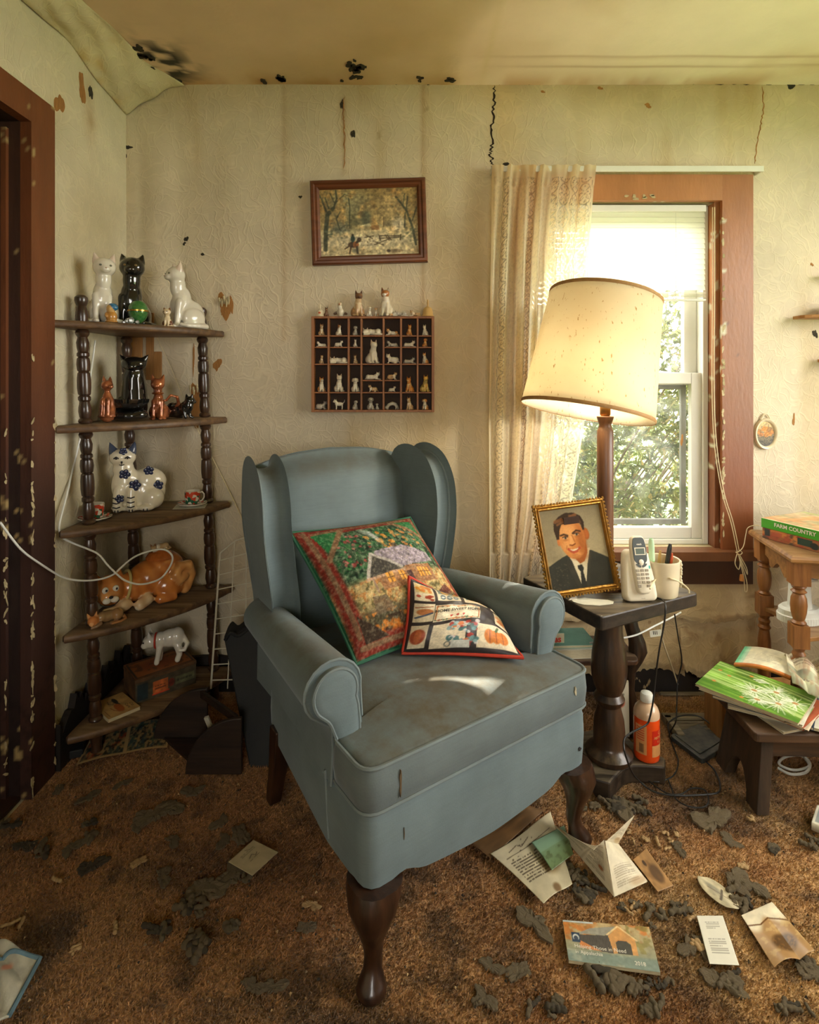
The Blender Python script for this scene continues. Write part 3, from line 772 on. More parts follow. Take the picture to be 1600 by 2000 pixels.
CH = thing('wing_chair', 'worn dusty-blue velvet wing chair with rolled arms and dark cabriole legs', 'armchair', (0.190, 1.284, 0), R(35.0))
def rounded(poly, r, n=5):
    """round the corners of a closed 2-D outline"""
    out = []; m = len(poly)
    for i in range(m):
        p0, p1, p2 = Vector(poly[i-1]), Vector(poly[i]), Vector(poly[(i+1) % m])
        rr = r[i] if isinstance(r, (list, tuple)) else r
        a = (p0-p1); b = (p2-p1); d = min(rr, a.length*0.45, b.length*0.45)
        q0 = p1+a.normalized()*d; q2 = p1+b.normalized()*d
        for k in range(n+1):
            t = k/n; out.append(tuple(q0*(1-t)**2+p1*2*t*(1-t)+q2*t*t))
    return out
def resample(poly, n):
    P_ = [Vector(p) for p in poly]; P_.append(P_[0]); L_ = [0]
    for a, b in zip(P_[:-1], P_[1:]): L_.append(L_[-1]+(b-a).length)
    out = []; j = 0
    for i in range(n):
        s_ = L_[-1]*i/n
        while L_[j+1] < s_: j += 1
        t = (s_-L_[j])/max(L_[j+1]-L_[j], 1e-9); out.append(tuple(P_[j]*(1-t)+P_[j+1]*t))
    return out
def inset(poly, d):
    n = len(poly); out = []
    for i in range(n):
        a = Vector(poly[(i+1) % n])-Vector(poly[i-1]); a.normalize()
        out.append((poly[i][0]-a.y*d, poly[i][1]+a.x*d))
    return out
# seat base with the scalloped apron
base_out = resample(rounded([(-.335, 0), (.335, 0), (.338, .16), (.290, .62), (-.290, .62), (-.338, .16)], [.03, .03, .02, .03, .03, .02]), 150)
def apron(x, y):
    if y < 0.05:
        t = x/.335; return 0.172+0.036*abs(t)**1.4-0.010*math.cos(t*2.2)*0+0.014*math.exp(-((abs(t)-.72)/.09)**2)
    return 0.205-0.01*(y/.6)
g = Geo(); rings = []
for k, (ins, f) in enumerate(((0.02, 0), (0.0, 0.03), (-0.002, .2), (-0.004, .5), (-0.002, .85), (0.004, .97), (0.03, 1.0))):
    o_ = inset(base_out, ins)
    rings.append([(o_[i][0], o_[i][1], apron(*base_out[i])*(1-f)+0.352*f) for i in range(len(o_))])
g.loft(rings); g.obj('seat_base', MAT['velvet'], CH, angle=60)
for sx_ in (-1, 1):
    g = Geo(); g.tube([(sx_*(.3395-.0*k), .15+.002*k, 0.222+.138*k/8) for k in range(9)], 0.0035, 6); g.obj('seam', MAT['piping'], CH)
# T-shaped seat cushion
cush = resample(rounded([(-.342, -.008), (.342, -.008), (.342, .132), (.258, .135), (.252, .66), (-.252, .66), (-.258, .135), (-.342, .132)], [.04, .04, .02, .01, .04, .04, .01, .02]), 200)
def crown(p): return 0.018*max(0, 1-(p[0]/.34)**2)*max(0, 1-((p[1]-.3)/.38)**4)
g = Geo(); rings = []
for ins, z in ((0.03, .356), (0.006, .357), (0.0, .366), (-.004, .40), (0.0, .440), (0.006, .449)):
    o_ = inset(cush, ins); rings.append([(p[0], p[1], z) for p in o_])
cx, cy = 0, .2
for s_ in (.93, .8, .65, .48, .3, .12):
    ring = []
    for p in cush:
        q = (cx+(p[0]-cx)*s_, cy+(p[1]-cy)*s_); ring.append((q[0], q[1], .452+crown(q)*float(sm(1.0, .6, s_))+0.0012*math.sin(q[0]*60)*math.sin(q[1]*45)))
    rings.append(ring)
g.loft(rings); sc = g.obj('seat_cushion', MAT['velvet_seat'], CH, angle=70)
for z, ins in ((.449, .001), (.361, .001)):
    g = Geo(); g.tube([(p[0], p[1], z) for p in inset(cush, ins)], 0.0042, 6, closed=True); g.obj('piping', MAT['piping'], sc)
# rolled arms
def arm_section(y, s_):
    t = (y-.13)/(.70-.13); cz = .548-.045*t; cx_ = .338-.052*t; rr = .063-.012*t; xi = .268-.022*t; xo = .335-.045*t
    pts = [(xi, .36), (xi-.002, .42), (xi, .47)]
    for k in range(15):
        a = R(190-k*(248.0/14)); pts.append((cx_+rr*1.06*math.cos(a), cz+rr*math.sin(a)))
    pts += [(xo+.006, .47-.03*t), (xo+.003, .42), (xo+.006, .36), (xo+.007, .345), (xo-.02, .32)]
    return [(s_*x, y, z) for x, z in pts]
for s_ in (-1, 1):
    g = Geo(); g.loft([arm_section(y, s_) for y in np.linspace(.132, .70, 20)]); a_ = recalc(g.obj('arm', MAT['velvet'], CH, angle=50))
    # front panel: scroll on a stem, edged with piping
    pts = []
    for k in range(17):
        a = R(200-k*(240.0/16)); pts.append((.338+.052*math.cos(a), .546+.052*math.sin(a)))
    pts += [(.352, .488), (.333, .44), (.331, .36), (.331, .30), (.280, .30), (.280, .40), (.280, .47), (.284, .51)]
    pr = resample(pts, 70); rings = []
    for ins, yy in ((0.0, .134), (0.0, .124), (-.0, .120), (.006, .116), (.018, .113)):
        o_ = inset(pr, -ins); rings.append([(s_*x, yy, z) for x, z in o_])
    g = Geo(); g.loft(rings); fp = recalc(g.obj('arm_front', MAT['velvet'], CH, angle=50))
    g = Geo(); g.tube([(s_*x, .120, z) for x, z in inset(pr, -.001)], 0.004, 6, closed=True); g.obj('piping', MAT['piping'], fp)
    g = Geo(); g.tube([(s_*x, .134, z) for (x, y_, z) in [(abs(q[0]), 0, q[2]) for q in arm_section(.134, 1)][2:-1]], 0.004, 6); g.obj('piping', MAT['piping'], fp)
# backrest
def back_ring(t):
    hw = .245+.040*math.sin(min(1, t*1.1)*PI/2); n = 44; ring = []; y0 = .685+.085*t; th = .035+.02*(1-t)
    top = float(sm(.86, 1.0, t)); th = th*(1-.75*top); y0 = y0+.030*top
    for k in range(n):
        a = 2*PI*k/n; ca, sa = math.cos(a), math.sin(a)
        x = hw*(abs(ca)**.45)*(1 if ca > 0 else -1); yy = y0+th*(abs(sa)**.6)*(1 if sa > 0 else -1)
        if sa < 0: yy -= .030*(1-(x/hw)**2)*math.sin(PI*min(1, .15+t*.8))
        zt = .930+.044*(1-min(1, abs(x)/.285)**2.2)
        ring.append((x, yy, .40+(zt-.40)*t))
    return ring
g = Geo(); g.loft([back_ring(t) for t in list(np.linspace(0, .86, 20))+[.9, .93, .955, .975, .99, 1.0]])
recalc(g.obj('backrest', MAT['velvet'], CH, angle=70))
# wings
wing = resample(rounded([(.600, .47), (.575, .60), (.572, .74), (.585, .86), (.625, .925), (.69, .945), (.745, .93), (.76, .80), (.72, .47)], .05), 90)
for s_ in (-1, 1):
    rings = []
    for ins, xx in ((.040, .256), (.020, .260), (.006, .270), (.0, .288), (.0, .306), (.006, .324), (.020, .334), (.040, .338)):
        o_ = inset(wing, ins)
        rings.append([(s_*(xx+.10*(.76-y)-.02-.034*(1-float(sm(.47, .82, float(z))))), y, z) for y, z in o_])
    g = Geo(); g.loft(rings); w_ = recalc(g.obj('wing', MAT['velvet'], CH, angle=60))
    for xx in (.331,):
        o_ = inset(wing, .013); g = Geo()
        g.tube([(s_*(xx+.10*(.76-y)-.02-.034*(1-float(sm(.47, .82, float(z))))), y, z) for y, z in o_], 0.0038, 6, closed=True); g.obj('piping', MAT['piping'], w_)
    # outside panel below the wing
    g = Geo()
    g.loft([[(s_*xo, y, z) for xo, y, z in ((.270, yy, .30), (.292, yy, .30), (.288, yy, .56), (.270, yy, .56))] for yy in (.60, .66, .72)])
    g.obj('side_panel', MAT['velvet'], CH)
# legs
def cab_leg(sx_, sy):
    path = [((-.012, .012), .208, .058), ((-.006, .006), .190, .057), ((.002, -.002), .165, .050), ((.004, -.004), .135, .037), ((.000, 0), .10, .026), ((-.004, .004), .065, .0205), ((0, 0), .040, .021), ((.006, -.006), .024, .029), ((.008, -.008), .012, .034), ((.008, -.008), .004, .031), ((.008, -.008), .0, .024)]
    rings = []
    for (dx, dy), z, r in path:
        ring = []
        for k in range(20):
            a = 2*PI*k/20; q = 1+.10*abs(math.cos(2*(a+PI/4))) if z > .13 else 1
            r_ = r*.90
            ring.append((sx_*(.310+dx)+r_*q*math.cos(a), .016+dy+r_*q*math.sin(a), z))
        rings.append(ring)
    g = Geo(); g.loft(rings[::-1]); return g
for sx_ in (-1, 1):
    recalc(cab_leg(sx_, 1).obj('leg', MAT['walnut'], CH, angle=60))
    g = Geo(); g.loft([[(sx_*.285+dx*w_, y_+dy*w_, z) for dx, dy in ((-1, -1), (1, -1), (1, 1), (-1, 1))] for z, y_, w_ in ((0, .605, .017), (.1, .575, .020), (.24, .55, .024))])
    g.obj('leg', MAT['walnut'], CH, bevel=.003)
# stains on the cushion front
MAT['stain'] = mat('brown_stain', C8(92, 72, 44), 0.85, var=0.4, vscale=50)
MAT['dust_smear'] = mat('pale_smear', C8(168, 160, 132), 0.9, var=0.3, vscale=60)
for i, (x, z, rx, rz, mm) in enumerate(((-.262, .405, .0028, .022, 'stain'), (.275, .415, .004, .010, 'dust_smear'), (.302, .255, .005, .005, 'ink'), (-.248, .29, .0008, .012, 'stain'))):
    yy = -.0125 if z > .36 else -.0045
    g = Geo(); pts = blotch(x, z, rx, rz, seed=500+i, n=16, rough=.3); g.loft([[(a, yy+.004, b) for a, b in pts], [(a, yy-.0006, b) for a, b in pts]]); g.obj('stain', MAT[mm], CH, smooth=False)

# ------------------------------------------------------------------ cushions
def pillow_pt(A, B, Cc, D, thick, u, v, side, bias=1.0):
    """corners A top-left B bottom-left C bottom-right D top-right; u along the bottom, v up"""
    p = (B*(1-u)+Cc*u)*(1-v)+(A*(1-u)+D*u)*v
    n = ((Cc-B)*(1-v)+(D-A)*v).cross((A-B)*(1-u)+(D-Cc)*u).normalized()
    e = (max(0, 1-(2*u-1)**2)**.55)*(max(0, 1-(2*v-1)**2)**.55)
    pin = 0.035*(1-abs(2*u-1)**2)*((2*v-1)**3)*0
    pinx = 0.05*(1-(2*v-1)**2)*(2*u-1)*abs(2*u-1); piny = 0.05*(1-(2*u-1)**2)*(2*v-1)*abs(2*v-1)
    ex = ((Cc-B)*(1-v)+(D-A)*v)*.5; ey = ((A-B)*(1-u)+(D-Cc)*u)*.5
    p = p-ex*pinx-ey*piny
    w = 0.0022*math.sin(u*31+v*7)*math.sin(v*23)*e
    return p+n*side*(thick*e*(bias if side > 0 else 2-bias)+w)
def pillow(name, label, canvas, corners, thick, backm, pipem, front_mat, bias=1.0, pipe_r=.0048):
    A, B, Cc, D = [CHW @ Vector(c) for c in corners]
    o0 = (A+B+Cc+D)/4; o0.z = min(A.z, B.z, Cc.z, D.z)
    t = thing(name, label, 'cushion', o0)
    off = lambda q: q-o0
    fr = canvas.obj('front_cover', front_mat, lambda u, v: off(pillow_pt(A, B, Cc, D, thick, u, v, 1, bias)), t)
    g = Geo(); g.grid(40, 40, lambda u, v: off(pillow_pt(A, B, Cc, D, thick, 1-u, v, -1, bias))); g.obj('back_cover', backm, t, angle=80)
    pts = [(k/30, 0) for k in range(30)]+[(1, k/30) for k in range(30)]+[(1-k/30, 1) for k in range(30)]+[(0, 1-k/30) for k in range(30)]
    g = Geo(); g.tube([off(pillow_pt(A, B, Cc, D, thick, u, v, 1, bias)) for u, v in pts], pipe_r, 8, closed=True); g.obj('piping', pipem, t)
    return t, fr, (lambda u, v, k=.0035: off(pillow_pt(A, B, Cc, D, thick+k, u, v, 1, bias)))
bpy.context.view_layer.update()
CHW = CH.matrix_world.copy()
MAT['pill_green'] = mat('dark_green_cotton', C8(38, 92, 66), 0.8, var=.2, vscale=30)
MAT['pill_red'] = mat('red_piping_cord', C8(198, 56, 30), 0.7, var=.2, vscale=60)
MAT['pill_brown'] = mat('brown_cotton', C8(70, 48, 34), 0.85, var=.2, vscale=30)
cv = Canvas(150, 150, (52, 76, 52), 5)
cv.noise(28, .8); cv.noise(34, .9, None, (28, 50, 34)); cv.noise(50, .7, None, (120, 140, 110)); cv.noise(46, .6, (cv.y > .55)*1.0, (24, 96, 44))
cv.dots(60, (.18, .55, .45, .85), .010, ((150, 60, 56), (176, 96, 90), (40, 110, 50)), .8)
cv.dots(26, (.42, .62, .62, .84), .014, ((200, 130, 50), (214, 150, 70)), .8); cv.dots(26, (.66, .66, .86, .88), .014, ((206, 140, 70), (196, 120, 60)), .75)
cv.ell(.50, .80, .018, .06, (190, 190, 190), .8, .6, .3); cv.ell(.46, .86, .03, .05, (200, 200, 198), .6, .7, .5)
g0 = (cv.y < .46)*1.0
cv.blend(sm(.50, .42, cv.y), (196, 168, 112), .9); cv.noise(30, .9, g0, (100, 92, 56)); cv.noise(26, .8, g0, (222, 190, 130)); cv.noise(40, .7, g0, (180, 110, 54))
cv.blend(sm(.30, .22, cv.y)*sm(.9, .3, np.abs(cv.x-.55)), (52, 50, 36), .8); cv.noise(22, .9, (cv.y < .24)*1.0, (206, 118, 40)); cv.noise(30, .7, (cv.y < .2)*1.0, (60, 40, 26))
cv.poly([(.30, .52), (.42, .66), (.66, .68), (.86, .60), (.86, .52), (.60, .50)], (150, 138, 148)); cv.noise(60, .5, ((cv.y > .5) & (cv.y < .68))*1.0)
cv.poly([(.28, .47), (.38, .64), (.54, .50), (.52, .46)], (70, 66, 60)); cv.line([(.27, .47), (.38, .645), (.55, .50)], .012, (178, 170, 160))
cv.poly([(.34, .36), (.80, .36), (.80, .50), (.58, .50), (.52, .47), (.34, .47)], (158, 112, 76)); cv.line([(.26, .455), (.56, .475)], .010, (190, 150, 120))
for x_ in (.40, .50, .66, .72): cv.rect(x_, .40, x_+.05, .47, (228, 160, 70)); cv.line([(x_+.025, .40), (x_+.025, .47)], .004, (110, 70, 40)); cv.line([(x_, .435), (x_+.05, .435)], .004, (110, 70, 40))
cv.rect(.565, .36, .61, .46, (84, 60, 56))
cv.line([(.30, .36), (.30, .46)], .006, (160, 130, 110)); cv.poly([(.22, .22), (.36, .22), (.34, .33), (.24, .34)], (108, 90, 70), .8); cv.line([(.53, .12), (.55, .26)], .006, (190, 110, 50)); cv.poly([(.66, .20), (.9, .26), (.86, .33), (.7, .24)], (96, 50, 42), .85)
cv.ell(.60, .69, .03, .02, (70, 60, 50), .8)
for pts, w in ((((.05, .93), (.96, .97)), .022), (((.06, .96), (.07, .05)), .03), (((.96, .97), (.97, .03)), .022), (((.06, .06), (.96, .04)), .03)): cv.line(pts, w+.02, (124, 44, 32)); cv.line(pts, w*.55, (124, 92, 66))
cv.poly([(.09, .92), (.30, .925), (.13, .70)], (44, 110, 62)); cv.poly([(.76, .945), (.94, .945), (.945, .78)], (44, 110, 62))
cv.poly([(.09, .08), (.09, .26), (.26, .08)], (60, 46, 34)); cv.poly([(.94, .08), (.94, .2), (.8, .08)], (60, 46, 34))
cv.line([(.10, .68), (.33, .95)], .018, (130, 98, 70)); cv.line([(.72, .96), (.96, .74)], .018, (130, 98, 70))
cv.rect(0, 0, 1, .012, (36, 96, 66)); cv.rect(0, 0, .012, 1, (36, 96, 66)); cv.rect(.988, 0, 1, 1, (36, 96, 66)); cv.rect(0, .988, 1, 1, (36, 96, 66))
cv.noise(90, .35); cv.noise(75, .3, None, (190, 180, 150))
pillow('tapestry_cushion', 'large square cushion woven with a cottage in a garden, leaning on the chair back', cv,
       [(-.238, .600, .762), (-.176, .318, .478), (.230, .305, .478), (.184, .592, .748)], .078, MAT['pill_green'], MAT['pill_green'], MAT['weave'])
cv = Canvas(150, 150, (50, 42, 42), 6)
def patch(x0, y0, x1, y1, col): cv.rect(x0, y0, x1, y1, col)
CREAM = (222, 206, 176)
for q in ((.03, .70, .19, .95), (.22, .72, .44, .97), (.03, .40, .20, .66), (.03, .05, .18, .35), (.22, .03, .52, .33), (.62, .03, .97, .30), (.48, .70, .74, .97), (.78, .68, .97, .97), (.80, .34, .97, .64)): patch(*q, CREAM)
cv.rect(.205, .38, .635, .64, (228, 214, 184)); cv.line([(.22, .40), (.62, .40), (.62, .62), (.22, .62), (.22, .40)], .006, (178, 110, 60)); cv.dots(24, (.22, .39, .62, .415), .010, ((150, 80, 40), (90, 120, 90), (196, 120, 60)))
cv.dots(24, (.22, .605, .62, .63), .010, ((150, 80, 40), (90, 120, 90), (196, 120, 60)))
for x_ in (.36, .415, .47): cv.ell(x_, .455, .013, .014, (188, 48, 40)); cv.poly([(x_-.014, .452), (x_+.014, .452), (x_, .428)], (188, 48, 40))
cv.rect(.04, .82, .18, .94, (206, 180, 120)); cv.dots(10, (.05, .84, .17, .93), .022, ((206, 130, 40), (190, 110, 40)))
cv.dots(6, (.05, .72, .17, .79), .022, ((160, 60, 40),)); cv.rect(.23, .85, .43, .96, (120, 130, 120)); cv.dots(5, (.25, .87, .42, .95), .022, ((216, 150, 60),))
for x_ in (.27, .33, .39): cv.ell(x_, .79, .026, .045, (70, 90, 100)); cv.ell(x_, .79, .014, .02, (190, 200, 200)); cv.line([(x_-.024, .79), (x_+.024, .79)], .004, (220, 210, 190))
cv.ell(.12, .54, .07, .045, (190, 120, 70)); cv.line([(.05, .46), (.18, .52)], .012, (80, 90, 110)); cv.line([(.04, .60), (.18, .62)], .006, (150, 80, 40)); cv.ell(.10, .20, .068, .10, (168, 76, 40)); cv.ell(.10, .20, .03, .09, (190, 100, 54))
cv.ell(.61, .84, .085, .085, (204, 150, 80)); cv.ell(.61, .84, .07, .07, (228, 212, 180))
for k in range(3):
    for j in range(3):
        if (k+j) % 2 == 0: cv.rect(.57+k*.028, .80+j*.028, .598+k*.028, .828+j*.028, (190, 64, 36))
cv.poly([(.49, .80), (.53, .80), (.53, .90)], (90, 116, 110)); cv.line([(.715, .79), (.715, .89)], .006, (180, 70, 40))
cv.dots(60, (.36, .06, .62, .34), .022, ((176, 56, 44), (206, 196, 190), (110, 150, 150), (130, 160, 160), (214, 120, 70), (70, 110, 110))); cv.rect(.40, .03, .56, .10, (196, 196, 186)); cv.ell(.37, .07, .03, .03, (120, 120, 110)); cv.ell(.37, .07, .018, .018, CREAM)
for cx_ in (.74, .80, .86): cv.ell(cx_, .15, .05, .08, (206, 118, 40)); cv.line([(cx_, .08), (cx_, .22)], .005, (150, 74, 26))
cv.line([(.80, .22), (.82, .27)], .012, (80, 100, 60)); cv.ell(.88, .50, .07, .06, (212, 150, 96)); cv.ell(.88, .42, .06, .03, (190, 120, 70)); cv.line([(.80, .80), (.96, .86)], .008, (206, 150, 80))
cv.noise(80, .15)
PB, PBF, PBS = pillow('patchwork_cushion', 'small cushion printed with patchwork pictures and HOME SWEET HOME, red piping, slumped on the seat', cv,
       [(.012, .352, .655), (-.048, .296, .480), (.200, .098, .478), (.300, .300, .478)], .058, MAT['pill_brown'], MAT['pill_red'], MAT['print_satin'], bias=1.15)
lettering('lettering', 'HOME SWEET HOME', .046, MAT['ink'], lambda x, y: PBS(.415+x, .535+y*1.4), PBF, bold=.001)
# ------------------------------------------------------------------ window in the back wall
W0, W1, Z0, Z1 = WIN
MAT['casing'] = mat('brown_casing_paint', C8(150, 92, 50), 0.4, var=0.18, vscale=5, attr=True, bump=0.2, bscale=30, stretch=(3, 3, 0.8))
def casing_part(name, x0, x1, y0, y1, z0, z1, parent, lo, hi, chips):
    g = Geo(); cols = []
    for dim in range(3):
        for side in (0, 1):
            if dim == 0: A, B, fn = 6, max(2, int((z1-z0)/.012)), lambda u, v: ((x0, x1)[side], y0+(y1-y0)*u, z0+(z1-z0)*v)
            elif dim == 1: A, B, fn = max(2, int((x1-x0)/.010)), max(2, int((z1-z0)/.012)), lambda u, v: (x0+(x1-x0)*u, (y0, y1)[side], z0+(z1-z0)*v)
            else: A, B, fn = max(2, int((x1-x0)/.010)), 6, lambda u, v: (x0+(x1-x0)*u, y0+(y1-y0)*v, (z0, z1)[side])
            g.grid(A, B, fn)
    for (x, y, z) in g.v:
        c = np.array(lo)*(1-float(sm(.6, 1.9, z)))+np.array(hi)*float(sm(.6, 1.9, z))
        n = float(vnoise(x*70+5, z*60))*.6+float(vnoise(x*25, z*19+y*30))*.4
        e = (abs(x-x0) < .011) or (abs(z-z0) < .011 and x1-x0 > .3)
        if e and n > .74-chips: c = np.array(C8(205, 200, 170))
        elif n > .93-chips*.3: c = c*.55
        cols.append(c)
    g.c = np.array(cols)
    return g.obj(name, MAT['casing'], parent, smooth=False)
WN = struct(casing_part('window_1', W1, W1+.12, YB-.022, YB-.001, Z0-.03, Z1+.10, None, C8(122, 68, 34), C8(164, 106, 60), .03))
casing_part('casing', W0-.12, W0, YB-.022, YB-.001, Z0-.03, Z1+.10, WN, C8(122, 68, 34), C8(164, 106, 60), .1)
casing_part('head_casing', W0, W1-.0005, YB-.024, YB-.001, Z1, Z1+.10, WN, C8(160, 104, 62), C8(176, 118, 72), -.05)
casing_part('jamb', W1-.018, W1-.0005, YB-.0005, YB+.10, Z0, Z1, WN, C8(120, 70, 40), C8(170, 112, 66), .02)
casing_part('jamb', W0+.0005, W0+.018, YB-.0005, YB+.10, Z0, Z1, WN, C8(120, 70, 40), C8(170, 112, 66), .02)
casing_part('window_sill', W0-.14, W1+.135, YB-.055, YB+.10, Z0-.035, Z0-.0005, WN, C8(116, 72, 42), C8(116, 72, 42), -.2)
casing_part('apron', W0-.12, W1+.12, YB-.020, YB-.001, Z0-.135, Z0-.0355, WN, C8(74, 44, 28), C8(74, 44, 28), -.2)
r_ = random.Random(31)
for k in range(44):
    z = r_.uniform(.6, 1.85); g = Geo(); pts = blotch(0, 0, r_.uniform(.003, .006), r_.uniform(.006, .014), n=9, seed=600+k)
    g.loft([[(a, 0, b) for a, b in pts], [(a, -.0016, b) for a, b in pts]])
    g.obj('paint_flake', MAT['flake'], WN, smooth=False, loc=(W1+r_.uniform(.0, .006), YB-.0225, z), rot=(r_.uniform(-.2, .2), 0, r_.uniform(-.3, .3)))
for k in range(7):
    g = Geo(); pts = blotch(0, 0, r_.uniform(.006, .014), r_.uniform(.004, .007), n=10, seed=650+k)
    g.loft([[(a, 0, b) for a, b in pts], [(a, -.0016, b) for a, b in pts]])
    g.obj('paint_flake', MAT['flake'], WN, smooth=False, loc=(r_.uniform(.8, 1.2), YB-.0245, Z1+r_.uniform(.0, .02)))
# vinyl frame and two sashes
def frame(name, x0, x1, z0, z1, y0, y1, w, m, parent, wb=None, wt=None):
    wb = wb or w; wt = wt or w; g = Geo()
    for a, b, c_, d_ in ((x0, x0+w, z0, z1), (x1-w, x1, z0, z1), (x0+w, x1-w, z0, z0+wb), (x0+w, x1-w, z1-wt, z1)):
        g.box((a+b)/2, (y0+y1)/2, (c_+d_)/2, b-a, y1-y0, d_-c_)
    return g.obj(name, m, parent, smooth=False, bevel=.003)
MAT['greyframe'] = mat('grey_screen_frame', C8(120, 120, 108), .5, var=.3, vscale=20)
def glass_mat():
    m, nt, b = new_mat('window_glass'); L = nt.links
    tr = NN(nt, 'ShaderNodeBsdfTransparent'); gl = NN(nt, 'ShaderNodeBsdfGlossy'); gl.inputs['Roughness'].default_value = .03
    fr = NN(nt, 'ShaderNodeValue'); fr.outputs[0].default_value = .05
    df = NN(nt, 'ShaderNodeBsdfTranslucent'); df.inputs['Color'].default_value = (.9, .9, .85, 1)
    tc = NN(nt, 'ShaderNodeTexCoord'); nz = NN(nt, 'ShaderNodeTexNoise'); setin(nz, Scale=9.0, Detail=6.0); L.new(tc.outputs['Object'], nz.inputs['Vector'])
    mr_ = NN(nt, 'ShaderNodeMapRange'); setin(mr_, From_Min=.45, From_Max=.75, To_Min=.03, To_Max=.13); L.new(nz.outputs['Fac'], mr_.inputs[0])
    m1 = NN(nt, 'ShaderNodeMixShader'); L.new(mr_.outputs[0], m1.inputs[0]); L.new(tr.outputs[0], m1.inputs[1]); L.new(df.outputs[0], m1.inputs[2])
    m2 = NN(nt, 'ShaderNodeMixShader'); L.new(fr.outputs[0], m2.inputs[0]); L.new(m1.outputs[0], m2.inputs[1]); L.new(gl.outputs[0], m2.inputs[2])
    L.new(m2.outputs[0], nt.nodes['Material Output'].inputs['Surface']); return m
MAT['glass'] = glass_mat()
frame('vinyl_frame', W0+.0185, W1-.0185, Z0+.0005, Z1, YB+.045, YB+.125, .022, MAT['white_vinyl'], WN, wb=.02, wt=.03)
up_ = frame('upper_sash', W0+.041, W1-.041, 1.185, Z1-.031, YB+.092, YB+.120, .052, MAT['white_vinyl'], WN)
lo_ = frame('lower_sash', W0+.041, W1-.041, Z0+.021, 1.235, YB+.055, YB+.085, .040, MAT['white_vinyl'], WN, wb=.045, wt=.045)
frame('screen_frame', W0+.082, W1-.082, Z0+.067, 1.189, YB+.094, YB+.112, .022, MAT['greyframe'], WN)
g = Geo(); g.box((W0+W1)/2, YB+.071, (Z0+1.235)/2, W1-W0-.164, .004, 1.235-Z0-.115); g.obj('pane', MAT['glass'], lo_, smooth=False)
g = Geo(); g.box((W0+W1)/2, YB+.107, (1.185+Z1)/2-.015, W1-W0-.188, .004, Z1-1.185-.136); g.obj('pane', MAT['glass'], up_, smooth=False)

# mini blind drawn half way
def blind_mat():
    m, nt, b = new_mat('white_blind_slat'); L = nt.links
    d = NN(nt, 'ShaderNodeBsdfDiffuse'); d.inputs[0].default_value = (.85, .84, .78, 1); t = NN(nt, 'ShaderNodeBsdfTranslucent'); t.inputs[0].default_value = (.95, .94, .86, 1)
    mx = NN(nt, 'ShaderNodeMixShader'); mx.inputs[0].default_value = .72; L.new(d.outputs[0], mx.inputs[1]); L.new(t.outputs[0], mx.inputs[2])
    L.new(mx.outputs[0], nt.nodes['Material Output'].inputs['Surface']); return m
MAT['blind'] = blind_mat()
BL = thing('mini_blind', 'white mini blind drawn over the upper half of the window', 'blind', (W0+.03, YB+.022, Z1-.02))
bw = W1-W0-.075
g = Geo(); g.box(bw/2, 0, 0, bw, .026, .026); g.obj('headrail', MAT['white_vinyl'], BL, smooth=False, bevel=.002)
sl = Geo()
sl.loft([[(0, -.0115, -.002), (0, 0, .0012), (0, .0115, .0), (0, .0115, -.0006), (0, 0, .0006), (0, -.0115, -.0026)], [(bw, -.0115, -.002), (bw, 0, .0012), (bw, .0115, .0), (bw, .0115, -.0006), (bw, 0, .0006), (bw, -.0115, -.0026)]])
slm = sl.mesh('slat'); slm.materials.append(MAT['blind'])
nsl = 15
for k in range(nsl):
    o = bpy.data.objects.new('slat', slm); link(o, BL); o.location = (0, 0, -.022-k*.0205); o.rotation_euler = (R(62), 0, 0)
zb_ = -.022-nsl*.0205
for k in range(6):
    o = bpy.data.objects.new('slat', slm); link(o, BL); o.location = (0, 0, zb_-.0036*k); o.rotation_euler = (R(3), 0, R(RND.uniform(-.2, .2)))
g = Geo(); g.box(bw/2, 0, zb_-.030, bw, .022, .009); g.obj('bottom_rail', MAT['white_vinyl'], BL, smooth=False, bevel=.002)
for x_ in (.08, bw-.12):
    g = Geo(); g.tube([(x_, -.013, -.012), (x_, -.013, zb_-.03)], .0009, 5); g.obj('ladder_cord', MAT['white_vinyl'], BL)
MAT['cord'] = mat('cream_cord', C8(222, 206, 166), .7, var=.15, vscale=90)
MAT['cork'] = mat('orange_tassel', C8(206, 136, 66), .6, var=.2)
def world_tube(name, pts, r, m, parent, seg=7, n=7, org=None):
    o_ = Vector(org) if org is not None else Vector((0, 0, 0))
    g = Geo(); g.tube([p-o_ for p in spline(pts, n)], r, seg); return g.obj(name, m, parent)
BCo = Vector(BL.location)
cordp = [P(1392, 405, YB-.030), P(1392, 560, YB-.033), P(1391, 760, YB-.040), P(1396, 870, YB-.055), P(1410, 960, YB-.068), P(1428, 1020, YB-.075), P(1440, 1076, YB-.082)]
world_tube('pull_cord', cordp, .0016, MAT['cord'], BL, org=BCo)
world_tube('pull_cord', [p+Vector((.006, -.004, 0)) for p in cordp], .0016, MAT['cord'], BL, org=BCo)
world_tube('pull_cord', [P(1440, 1080, YB-.082), P(1452, 1068, YB-.085), P(1457, 1045, YB-.083), P(1461, 1031, YB-.09), P(1475, 1026, YB-.10), P(1484, 1027, YB-.11)], .0016, MAT['cord'], BL, org=BCo)
for k, q in enumerate((((1440, 1082), (1436, 1100), (1443, 1112), (1446, 1098), (1442, 1082)), ((1443, 1082), (1450, 1105), (1458, 1132), (1460, 1152), (1455, 1154), (1453, 1128), (1446, 1098)), ((1445, 1084), (1458, 1108), (1460, 1122), (1455, 1110), (1446, 1090)), ((1438, 1078), (1444, 1084), (1450, 1080), (1446, 1076), (1438, 1080)))):
    world_tube('knotted_cord', [P(x, y, YB-.084-.003*k) for x, y in q], .0017, MAT['cord'], BL, org=BCo)
